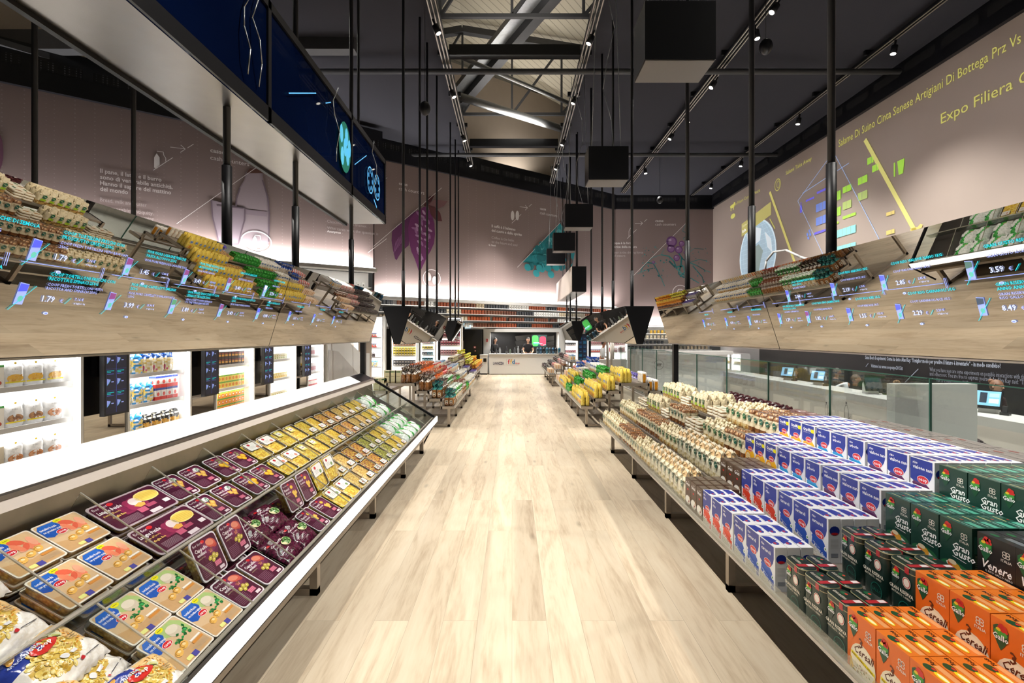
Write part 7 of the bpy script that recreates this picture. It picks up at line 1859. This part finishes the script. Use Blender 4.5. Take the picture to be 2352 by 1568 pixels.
# ============================================================ PEOPLE
def skinned(name, verts, edges, rad, m, parent, sub=1):
    me = bpy.data.meshes.new(name); me.from_pydata(verts, edges, [])
    o = bpy.data.objects.new(name, me); COL.objects.link(o); o.parent = parent
    mod = o.modifiers.new('skin', 'SKIN'); mod.use_smooth_shade = True
    for i, r in enumerate(rad):
        r = r if isinstance(r, tuple) else (r, r)
        me.skin_vertices[0].data[i].radius = r
    me.skin_vertices[0].data[0].use_root = True
    s = o.modifiers.new('sub', 'SUBSURF'); s.levels = sub; s.render_levels = sub
    me.materials.append(MATS[m])
    return o
def person(loc, rz, h, label, top, bottom, hair, pose='stand', hairstyle='short', longsleeve=True, skin='#c48f72', group=None):
    root = empty('person', loc, rz, label, 'person', group)
    k = h / 1.75
    key = 'skin_' + skin; mat(key, skin, .55, noise=.05)
    mt, mbm, mh = 'cloth_' + top, 'cloth_' + bottom, 'hair_' + hair
    mat(mt, top, .9, noise=.08, nscale=40); mat(mbm, bottom, .9, noise=.08, nscale=40); mat(mh, hair, .6, noise=.15, nscale=60)
    lean = {'stand': 0.06, 'lean': .95, 'serve': .12, 'walk': .08}[pose]
    hip = Vector((0, 0, .92))
    def up(d, fwd=0.0, side=0.0): return hip + Vector((side, -sin(lean) * d - fwd * cos(lean), cos(lean) * d - fwd * sin(lean)))
    chest, neck = up(.38), up(.54)
    hd = neck + Vector((0, -.04 - (.10 if pose == 'lean' else 0), .15 if pose != 'lean' else .1))
    V, E, Rr = [], [], []
    def add(p, r, pr=None):
        V.append(tuple(Vector(p) * k)); Rr.append(tuple(q * k for q in r) if isinstance(r, tuple) else r * k)
        if pr is not None: E.append((pr, len(V) - 1))
        return len(V) - 1
    p0 = add(hip, (.13, .10)); p1 = add(up(.2), (.12, .09), p0); p2 = add(chest, (.14, .10), p1); p3 = add(neck, .052, p2)
    sh, hands = {}, {}
    for s in (-1, 1):
        a = add(up(.44, 0, s * .17), .055, p2)
        if pose == 'lean': el, wr = up(.3, .22, s * .22), up(.34, .48, s * .12)
        elif pose == 'serve': el, wr = up(.16, .04, s * .25), up(.06, .26, s * .16)
        elif pose == 'walk': el, wr = up(.16, -.04 * s, s * .24), up(.08, .2 if s > 0 else .02, s * .2)
        else: el, wr = up(.16, .02, s * .24), up(-.06, .12, s * .22)
        b = add(el, .042, a); c = add(wr, .028, b); dv = (wr - el).normalized()
        pm = wr + dv * .05; d = add(pm, (.036, .02), c); sh[s] = (up(.44, 0, s * .17), el, wr)
        sd = Vector((1, 0, 0))
        for f, (off, ln) in enumerate(((-.028, .055), (-.009, .065), (.01, .06), (.028, .048))):
            g = add(pm + dv * .035 + sd * off, .009, d); add(pm + dv * (.035 + ln * .6) + sd * off * 1.1 + Vector((0, 0, -.012)), .0085, g)
            add(pm + dv * (.03 + ln) + sd * off * 1.1 + Vector((0, 0, -.03)), .0075, len(V) - 1)
        t = add(pm - sd * s * .035 + dv * .005, .01, d); add(pm - sd * s * .045 + dv * .035, .009, t)
    legs = {}
    for s in (-1, 1):
        st = .16 * s if pose == 'walk' else 0
        a = add(hip + Vector((s * .09, 0, -.06)), .085, p0); kn = Vector((s * .1, -.02 + st, .48)); b = add(kn, .06, a)
        an = Vector((s * .1, .03 + st, .09)); c = add(an, .042, b); add(Vector((s * .11, -.14 + st, .035)), (.042, .03), c); legs[s] = (hip + Vector((s * .09, 0, -.06)), kn, an)
    skinned('body', V, E, Rr, key, root)
    # garment for the upper body
    V, E, Rr = [], [], []
    a0 = add(hip + Vector((0, 0, -.04)), (.15, .12)); a1 = add(up(.2), (.14, .11), a0); a2 = add(chest, (.165, .125), a1); add(up(.49), (.085, .08), a2)
    for s in (-1, 1):
        S0, el, wr = sh[s]
        b = add(S0, .072, a2); c = add(S0.lerp(el, .55 if not longsleeve else 1.0), .06, b)
        if longsleeve: add(el.lerp(wr, .85), .042, c)
    skinned('top', V, E, Rr, mt, root)
    V, E, Rr = [], [], []
    a0 = add(hip + Vector((0, .0, .02)), (.14, .11))
    for s in (-1, 1):
        h_, kn, an = legs[s]; b = add(h_, .1, a0); c = add(kn, .075, b); add(an + Vector((0, 0, .02)), .062, c)
    skinned('trousers', V, E, Rr, mbm, root)
    for s in (-1, 1):
        mb = MB('black_lacquer'); q = legs[s][2] * k; mb.loft([[(q.x + x * k, q.y - .055 * k + y * k, z * k) for x, y in rrect(.09 * f, .25 * f, .04 * f, 3)] for z, f in ((.003, 1), (.04, 1), (.075, .7))], '#17171a', 'painted_metal'); mb.build('shoe', root)
    # head with a face
    hc = hd * k; R = .105 * k
    mb = MB(key); b0 = 0
    mb.sphere(hc, .078 * k, .095 * k, .112 * k, None, key, 16, 12)
    mb.v = [(x, y + (.012 * k if z < hc.z - .05 * k and y < hc.y else 0), z) for x, y, z in mb.v]
    mb.bar((hc.x, hc.y + .01, hc.z - .07 * k), (hc.x, hc.y + .03 * k, hc.z - .17 * k), .05 * k, None, key, 10)
    mb.loft([[(hc.x - .013 * k, hc.y - .088 * k, hc.z - .03 * k), (hc.x + .013 * k, hc.y - .088 * k, hc.z - .03 * k), (hc.x, hc.y - .085 * k, hc.z + .02 * k)], [(hc.x - .005 * k, hc.y - .113 * k, hc.z - .028 * k), (hc.x + .005 * k, hc.y - .113 * k, hc.z - .028 * k), (hc.x, hc.y - .1 * k, hc.z + .005 * k)]], None, key)
    for s in (-1, 1): mb.sphere((hc.x + s * .08 * k, hc.y + .01 * k, hc.z - .005 * k), .012 * k, .02 * k, .03 * k, None, key, 8, 5)
    mb.build('head', root)
    for s in (-1, 1):
        e = MB('painted_metal'); c = (hc.x + s * .03 * k, hc.y - .088 * k, hc.z + .008 * k); e.sphere(c, .013 * k, .007 * k, .008 * k, '#f2efec', None, 8, 5); e.sphere((c[0], c[1] - .004 * k, c[2]), .006 * k, .005 * k, .006 * k, '#2a1c14', None, 6, 4); e.build('eye', root)
    e = MB('cloth'); fr = F2((hc.x, hc.y - .093 * k, hc.z), (1, 0, 0), (0, 0, 1))
    for s in (-1, 1): e.dl(fr, (s * .016 * k, .026 * k), (s * .045 * k, .026 * k), .006 * k, hair, .001)
    e.build('eyebrows', root)
    e = MB('cloth'); e.sphere((hc.x, hc.y - .083 * k, hc.z - .055 * k), .022 * k, .008 * k, .006 * k, '#9a4a44', None, 8, 4); e.build('mouth', root)
    hb = MB(mh)
    def cap(cx, cy, cz, rx, ry, rz, lo):
        n, kk = 16, 8; b = len(hb.v)
        for i in range(kk + 1):
            ph = lo + (pi / 2 - lo) * i / kk
            for j in range(n):
                th = 2 * pi * j / n; fwd = -sin(th) > .35 and ph < .55
                zz = max(sin(ph), .42) if fwd else sin(ph)
                hb.v.append((cx + rx * cos(ph) * cos(th), cy + ry * cos(ph) * sin(th) * (1 if not fwd else .96), cz + rz * zz))
        for i in range(kk):
            for j in range(n): hb.face((b + i * n + j, b + i * n + (j + 1) % n, b + (i + 1) * n + (j + 1) % n, b + (i + 1) * n + j), None, mh, True)
    cap(hc.x, hc.y + .012 * k, hc.z + .005 * k, .09 * k, .108 * k, .124 * k, -.35 if hairstyle == 'short' else -.6)
    if hairstyle == 'long':
        hb.loft([[(hc.x + x * k, hc.y + .06 * k + y * k, hc.z + z * k) for x, y in rrect(.17 * f, .09 * f, .035 * f, 3)] for z, f in ((.02, 1), (-.1, 1.08), (-.24, 1.0), (-.34, .6))], None, mh, True)
    if hairstyle == 'bun': hb.sphere((hc.x, hc.y + .1 * k, hc.z + .09 * k), .045 * k, .045 * k, .045 * k, None, mh, 10, 6)
    hb.build('hair', root)
    return root

# ============================================================ THE BAR
BY = 20.75
root = empty('bar_counter', (.55, BY, 0), 0, 'white coffee bar counter at the end of the aisle', 'counter')
mb = MB('white_laminate'); mb.box(-1.53, 1.6, 0, .7, .03, .85, '#eceae7'); mb.build('body', root)
mb = MB('grey_laminate'); mb.box(-1.55, 1.62, -.02, .75, .85, .885); mb.build('worktop', root)
mb = MB('black_lacquer'); mb.box(-1.5, 1.58, .03, .68, 0, .03); mb.build('plinth', root)
mb = MB('matte_print'); fr = F2((-1.53, 0, 0), (1, 0, 0), (0, 0, 1))
mb.dt(fr, 'LAVAZZA', .17, .43, .155, '#1c2050', .004, bold=True, fit=.46, res=2)
mb.dl(fr, (.74, .42), (.74, .68), .008, '#b9b5b0', .004)
mb.dt(fr, 'f', .80, .46, .27, '#d22f44', .004, bold=True, res=2); mb.dt(fr, 'f', .90, .46, .27, '#e8b42a', .004, bold=True, res=2); mb.dt(fr, 'd', .98, .46, .27, '#2a7ab5', .004, bold=True, res=2)
mb.dt(fr, 'coop', 1.12, .46, .11, '#d22f30', .004, bold=True, fit=.19); mb.dt(fr, 'FUTURE FOOD DISTRICT', .80, .405, .035, '#6a6a6a', .004, fit=.45); mb.dt(fr, 'SUPERMERCATO', .8, .66, .03, '#9a9a9a', .004)
mb.build('lettering', root)
# kitchen niche
t = struct(MB('dark_panel').box(-1.05, 2.15, 23.1, 23.2, .0, 1.95).build('wall_kitchen'))
for nm, b in (('trim_9', (-1.28, -.98, 21.6, 23.2, 0, 1.98)), ('trim_10', (-.98, 2.3, 21.6, 23.2, 1.83, 1.98)), ('trim_11', (2.1, 2.36, 21.6, 23.2, 0, 1.83))):
    struct(MB('white_laminate').box(*b).build(nm))
root = empty('wave_panel', (.5, 23.0, 1.05), 0, 'grey wavy acoustic panel behind the bar staff', 'panel')
mb = MB('painted_metal')
for i in range(3):
    pts = []
    n = 30
    for j in range(n + 1):
        x = -1.4 + 2.9 * j / n; pts.append((x, .62 - i * .27 + .03 * sin(x * 4 + i)))
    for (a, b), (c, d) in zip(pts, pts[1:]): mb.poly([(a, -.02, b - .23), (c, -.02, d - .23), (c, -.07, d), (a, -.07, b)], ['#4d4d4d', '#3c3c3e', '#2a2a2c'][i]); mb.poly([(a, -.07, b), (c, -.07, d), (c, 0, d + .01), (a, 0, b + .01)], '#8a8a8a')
mb.build('waves', root)
area('added_bar_fill', (.5, 19.6, 8.6), (radians(8), 0, 0), 2.5, .3, 70, (1, .97, .93), 60)  # unseen area fill added to brighten the counter front
root = empty('wall_monitor', (1.26, 22.5, 1.13), 0, 'monitor showing a green to red gradient above the bar', 'screen')
mb = MB('black_lacquer'); mb.box(-.36, .36, 0, .05, 0, .58); mb.build('bezel', root)
mb = MB('light_graphic'); fr = front(-.001)
mb.dp(fr, [(-.34, .02), (.34, .02), (.34, .56), (-.34, .56)], '#0c3b3a', .001); mb.dp(fr, rrect(.3, .5, .1, 4, -.18, .3), '#3fa84a', .002); mb.dp(fr, rrect(.3, .44, .12, 4, .17, .29), '#c2304a', .002)
mb.dp(fr, [(-.26, .24), (.0, .24), (.0, .19), (-.26, .19)], '#9fe8e8', .003); mb.dp(fr, [(-.26, .17), (.16, .17), (.16, .15), (-.26, .15)], '#5ad0d8', .003); mb.dt(fr, 'gusto', .2, .1, .06, '#d8f0f0', .003)
mb.build('picture', root)
for y, x in ((21.9, -.3), (21.9, 1.3)): area('kitchen_light', (x, y, 1.8), (0, 0, 0), .8, .2, 18, (1, .96, .9))
# things on the bar
mk('thermos', 'steel_flask', .09, .09, .24, lambda x, t, s, r, i: r.choice(['#4a4d50', '#6a6d70', '#2a2c30']), 'brick', seed=51, jit=.001)
for i, x in enumerate([-1.3, -1.15, -.86, -.7, -.5, -.35, -.18]):
    key = i % 3
    mb = MB('painted_metal'); hgt = .2 + .06 * (i % 3); c = ['#3a3d42', '#8a8d90', '#2a2c30', '#5d6a5a'][i % 4]
    mb.loft([[(r_ * cos(a), r_ * sin(a), z) for a in [2 * pi * q / 12 for q in range(12)]] for z, r_ in ((0, .045), (hgt * .65, .045), (hgt * .8, .02), (hgt, .018))], c, smooth=True)
    tag(mb.build('bottle', None, (.62 + x, BY + .45, .885)), '%s bottle on the bar left of the woman, %s from the left end' % ({'#3a3d42': 'charcoal', '#8a8d90': 'silver', '#2a2c30': 'black', '#5d6a5a': 'olive'}[c], ordn(i + 1)), 'bottle', 'bottles on the bar')
for i in range(8):
    mb = MB('painted_metal'); c = ['#2a4a5a', '#24587a', '#1f2a30', '#2d6a80'][i % 4]
    mb.loft([[(x, y, z) for x, y in rrect(.11 * f, .16 * f, .03 * f, 3)] for z, f in ((0, 1), (.2, 1), (.24, .8), (.26, .5))], c, smooth=True)
    mb.box(-.02, .02, -.11, -.06, .12, .18, '#111214')
    tag(mb.build('coffee_machine', None, (1.12 + i * .135, BY + .38, .885)), 'small %s coffee machine on the bar right of the woman, %s from left' % (['slate', 'blue', 'black', 'teal'][i % 4], ordn(i + 1)), 'coffee machine', 'coffee machines on the bar')
person((.72, BY + .98, 0), .0, 1.62, 'woman in a dark tunic with long dark hair behind the bar', '#1a1a1e', '#1c1c20', '#1c1512', 'serve', 'long', False, '#d3a58a')
person((-.82, BY + .95, 0), .9, 1.6, 'woman in black with long dark hair at the left end of the bar', '#141416', '#1c1c20', '#17110f', 'serve', 'long', True, '#cfa086')
# waste bin cabinet beside the bar
root = empty('waste_cabinet', (-1.2, BY - .1, 0), 0, 'white waste cabinet with dark flap left of the bar', 'cabinet')
mb = MB('white_laminate'); mb.box(-.17, .15, 0, .5, .06, .82); mb.build('body', root); mb = MB('grey_laminate'); mb.box(-.18, .16, -.01, .51, .82, .85); mb.build('top', root)
mb = MB('dark_panel'); mb.box(-.02, .11, -.01, 0, .55, .7); mb.build('flap', root); mb = MB('black_lacquer'); mb.box(-.14, .12, .03, .47, 0, .06); mb.build('plinth', root)
# signs left of the bar
mb = MB('soft_graphic'); mb.box(-.21, .21, 0, .02, 0, .28, '#7a1f22'); mb.dp(front(-.001), [(-.05, .06), (.12, .06), (.12, .2), (-.05, .2)], '#4d5f2a', .001)
tag(mb.build('red_sign', None, (-2.4, 21.0, 1.15)), 'dark red sign board in the black doorway area', 'sign')
mb = MB('black_lacquer'); mb.box(-2.85, -1.3, 21.05, 21.12, 0, 1.95); struct(mb.build('wall_black_doorway'))
mb = MB('satin_steel_leg'); mb.box(-.015, .015, -.02, 0, 0, 1.45); tag(mb.build('door_post', None, (-2.12, 21.04, 0)), 'thin pale door post in the black doorway area', 'post')
mb = MB('light_graphic'); mb.box(-.15, .15, 0, .06, 0, .14, '#bfe6ff'); tag(mb.build('exit_light', None, (-1.93, 20.9, 1.99)), 'glowing pale blue exit light above the black doorway', 'exit sign')
for x, z, w_ in ((-1.62, 1.12, .1), (-1.6, .98, .06)):
    mb = MB('matte_print'); mb.box(-w_ / 2, w_ / 2, 0, .01, 0, w_ * .9, '#a8504a'); mb.dp(front(-.001), ell(0, w_ * .45, w_ * .25, w_ * .25, 8), '#efe6e4', .001); tag(mb.build('small_sign', None, (x, 21.03, z)), 'small red and white %s notice on the black wall' % ('upper' if z > 1 else 'lower'), 'sign')
mb = MB('matte_print'); mb.box(-.045, .045, 0, .01, 0, .12, '#c22f2f'); mb.dp(front(-.001), [(-.012, .02), (.012, .02), (.012, .1), (-.012, .1)], '#ffffff', .001); tag(mb.build('extinguisher_sign', None, (-1.12, 21.585, 1.4)), 'red fire extinguisher sign on the white pillar left of the bar', 'sign')

# ============================================================ GLASS FENCE AND CHECKOUT
gy = 1.6; i = 0
while gy < 17.5:
    i += 1
    t = empty('glass_fence_panel', (3.70, gy, 0), 0, 'clear glass fence panel behind right table, %s from the near end' % ordn(i), 'glass panel', 'glass fence panels')
    mb = MB('fence_glass'); mb.box(-.008, .008, 0, 1.32, .02, 1.31); mb.build('pane', t)
    mb = MB('glass_edge'); mb.box(-.009, .009, 1.318, 1.33, .02, 1.31); mb.box(-.009, .009, 0, 1.33, 1.31, 1.318); mb.build('polished_edge', t)
    mb = MB('brushed_steel'); mb.box(-.03, .03, 0, 1.33, -.03, .06); mb.build('clamp_rail', t)
    gy += 1.35
root = empty('low_partition', (4.28, 5.4, LOW), 0, 'plain white low partition block behind the glass fence', 'partition')
mb = MB('white_laminate'); mb.box(0, .92, 0, .12, 0, 2.15, '#e6e2dd'); mb.build('block', root)
# checkout desk
root = empty('checkout_desk', (8.1, 6.2, LOW), 0, 'long white checkout desk with pale top on the lower level', 'counter')
mb = MB('warm_white'); mb.box(.1, .14, 0, 14.5, .1, 1.2); mb.build('front_panel', root)
mb = MB('grey_laminate'); mb.box(.1, .82, 0, 14.5, 1.2, 1.29, '#b9c6cc'); mb.build('worktop', root)
mb = MB('grey_laminate'); mb.box(.04, .1, 0, 14.5, 1.13, 1.29, '#b9c6cc'); mb.build('top_edge', root)
mb = MB('grey_laminate'); mb.box(.14, .75, 0, 14.5, 0, .1); mb.build('plinth', root)
mb = MB('matte_print'); fr = F2((.1, 0, 0), (0, -1, 0), (0, 0, 1))
def bott(yc, z, s):
    x = -(yc - 6.2)
    mb.dpl(fr, [(x - .06 * s, z), (x - .07 * s, z + .2 * s), (x - .03 * s, z + .34 * s), (x + .03 * s, z + .34 * s), (x + .07 * s, z + .2 * s), (x + .06 * s, z)], .012, '#4a3d44', .003); mb.dp(fr, [(x - .025, z + .36 * s), (x + .025, z + .36 * s), (x + .025, z + .42 * s), (x - .025, z + .42 * s)], '#4a3d44', .003)
    mb.dl(fr, (x - .14 * s, z - .2 * s), (x + .14 * s, z + .1 * s), .01, '#4a3d44', .003)
    for q in range(3): mb.dl(fr, (x - .06 * s, z - .02 - q * .05 * s), (x + .04 * s, z + .01 - q * .05 * s), .015 * (s - .5), '#4a3d44', .003)
bott(12.6, .62, .8); bott(11.85, .62, 1.05)
for q in range(4): mb.dp(fr, [(-(8.4 - 6.2) + q * .12 - .3, .62), (-(8.4 - 6.2) + q * .12 - .22, .62), (-(8.4 - 6.2) + q * .12 - .12, .9 - .05 * q), (-(8.4 - 6.2) + q * .12 - .3, .95 - .05 * q)], '#6a5a60', .003)
mb.build('bottle_pictograms', root)
for i, (y, ang, lit) in enumerate(((15.1, .5, 1), (13.6, .5, 1), (11.5, -.9, 0), (8.75, .5, 1))):
    t = empty('till_terminal', (8.6, y, LOW + 1.29), -pi / 2 + .5 + (0 if lit else 1.0), 'checkout touch terminal on the desk, %s from far end' % ordn(i + 1), 'till', 'checkout terminals')
    mb = MB('white_laminate'); mb.loft([[(x, -.02, 0), (x, .22, 0), (x, .22, .22), (x, .12, .38)] for x in (-.12, .12)]); mb.build('stand', t)
    mb = MB('black_lacquer'); fa = F2((0, -.03, .08), (1, 0, 0), (0, .34, .94)); 
    mb.loft([[fa(-.2, 0, .0), fa(.2, 0, .0), fa(.2, .34, .0), fa(-.2, .34, .0)], [fa(-.2, 0, .03), fa(.2, 0, .03), fa(.2, .34, .03), fa(-.2, .34, .03)]]); mb.build('monitor', t)
    mb = MB('light_graphic'); mb.dp(fa, [(-.18, .05), (.18, .05), (.18, .32), (-.18, .32)], '#7fb8e0' if lit else '#22303a', .034)
    if lit: mb.dp(fa, [(-.1, .1), (.0, .1), (.0, .29), (-.1, .29)], '#27303f', .036); mb.dp(fa, [(.03, .1), (.16, .1), (.16, .18), (.03, .18)], '#d8ecf4', .036); mb.dp(fa, [(.03, .21), (.16, .21), (.16, .28), (.03, .28)], '#a8d4d8', .036)
    mb.build('screen_picture', t)
    mb = MB('black_lacquer'); mb.box(.2, .32, -.12, .0, 0, .05); mb.box(.23, .29, -.1, -.04, .05, .16, '#2a2a30', 'painted_metal'); mb.build('card_reader', t)
person((9.35, 15.9, LOW), -.9, 1.6, 'woman with dark red hair in dark clothes at the far checkout', '#1d1a1e', '#1c1c20', '#3a1a1c', 'stand', 'long', True, '#cc9a80')
person((9.75, 14.6, LOW), 1.2, 1.72, 'grey-haired man in a dark jacket at the checkout', '#2e2e33', '#24242a', '#55504c', 'stand', 'short', True, '#b98468')
person((9.12, 13.9, LOW), .95, 1.92, 'man in a white polo shirt leaning over the checkout desk', '#e2e4e8', '#2a2a30', '#5a4432', 'lean', 'short', False, '#c08c6c')
person((9.35, 11.75, LOW), 2.4, 1.62, 'woman with fair hair in a bun facing the men at the checkout', '#1a1a1e', '#1c1c20', '#8a6a48', 'stand', 'bun', True, '#d8ae94')
person((9.5, 9.55, LOW), .2, 1.84, 'person with a fair bun mostly hidden behind the white partition', '#3a1f22', '#1c1c20', '#6a4a32', 'stand', 'bun', True, '#d0a286')
person((8.9, 20.9, LOW), -.5, 1.62, 'person in dark clothes with hair tied up at the far lower shelves', '#2f2c30', '#1c1c20', '#2a1c18', 'stand', 'bun', True, '#b98468')
person((3.28, 17.6, 0), 1.2, 1.52, 'man in a white shirt and dark trousers walking beyond the tables', '#e6e4e2', '#1c1c20', '#2a201a', 'walk', 'short', True, '#b98468')
# serving counter on the right and bins of steel posts
root = empty('serving_counter', (4.9, 18.6, LOW), 0, 'grey topped serving counter with cup pictogram beyond the fence', 'counter')
mb = MB('white_laminate'); mb.box(0, 3.4, 0, .6, .0, 1.95, '#d9d6d2'); mb.build('body', root)
mb = MB('grey_laminate'); mb.box(-.15, 3.5, -.25, .7, 1.95, 2.08, '#a9a8a6'); mb.build('worktop', root)
mb = MB('matte_print'); fr = F2((0, 0, 0), (1, 0, 0), (0, 0, 1)); mb.ring(fr, .75, 1.55, .19, .19, .015, '#8a8684', .003); mb.dp(fr, [(.67, 1.5), (.83, 1.5), (.85, 1.6), (.65, 1.6)], '#8a8684', .003); mb.build('cup_pictogram', root)
for i, (x, y) in enumerate(((3.3, 14.9), (3.62, 15.9), (3.9, 17.0))):
    mb = MB('satin_steel_leg'); mb.bar((0, 0, 0), (0, 0, 1.62), .045, n=10); tag(mb.build('steel_post', None, (x - .35, y, 0)), 'brushed steel post by the glass fence, %s from camera' % ordn(i + 1), 'post', 'steel posts by the fence')
mb = MB('grey_laminate'); mb.box(0, 1.0, 0, .5, 0, .86, '#a9a6a3'); tag(mb.build('low_grey_counter', None, (2.9, 16.4, 0)), 'low grey counter in front of the walking man', 'counter')
# fill for the lower level: unseen area lights added above the desk and staff
for y in (8, 12, 16): area('added_desk_fill', (8.6, y, 7.8), (0, 0, 0), 1.2, 1.2, 170, (1, .98, .95), 110)
# white curved cable and small mic on top of the near right display
t = empty('cable_loop', (2.3, 3.95, 2.27), 0, 'white looped cable on top of the right mirror display', 'cable')
mb = MB('white_laminate'); mb.path([Vector((0, .45, 0)), Vector((0, .42, .1)), Vector((0, .3, .16)), Vector((0, .1, .14)), Vector((0, -.1, .05)), Vector((0, -.25, 0))], .009, n=6); mb.build('cable', t)
t = empty('cable_loop', (-2.3, 5.1, 2.32), 0, 'thin black looped cable on top of the left mirror display', 'cable')
mb = MB('black_steel'); mb.path([Vector((0, .3, 0)), Vector((0, .2, .1)), Vector((0, .0, .12)), Vector((0, -.1, .04)), Vector((0, .1, .0))], .007, n=6); mb.build('cable', t)
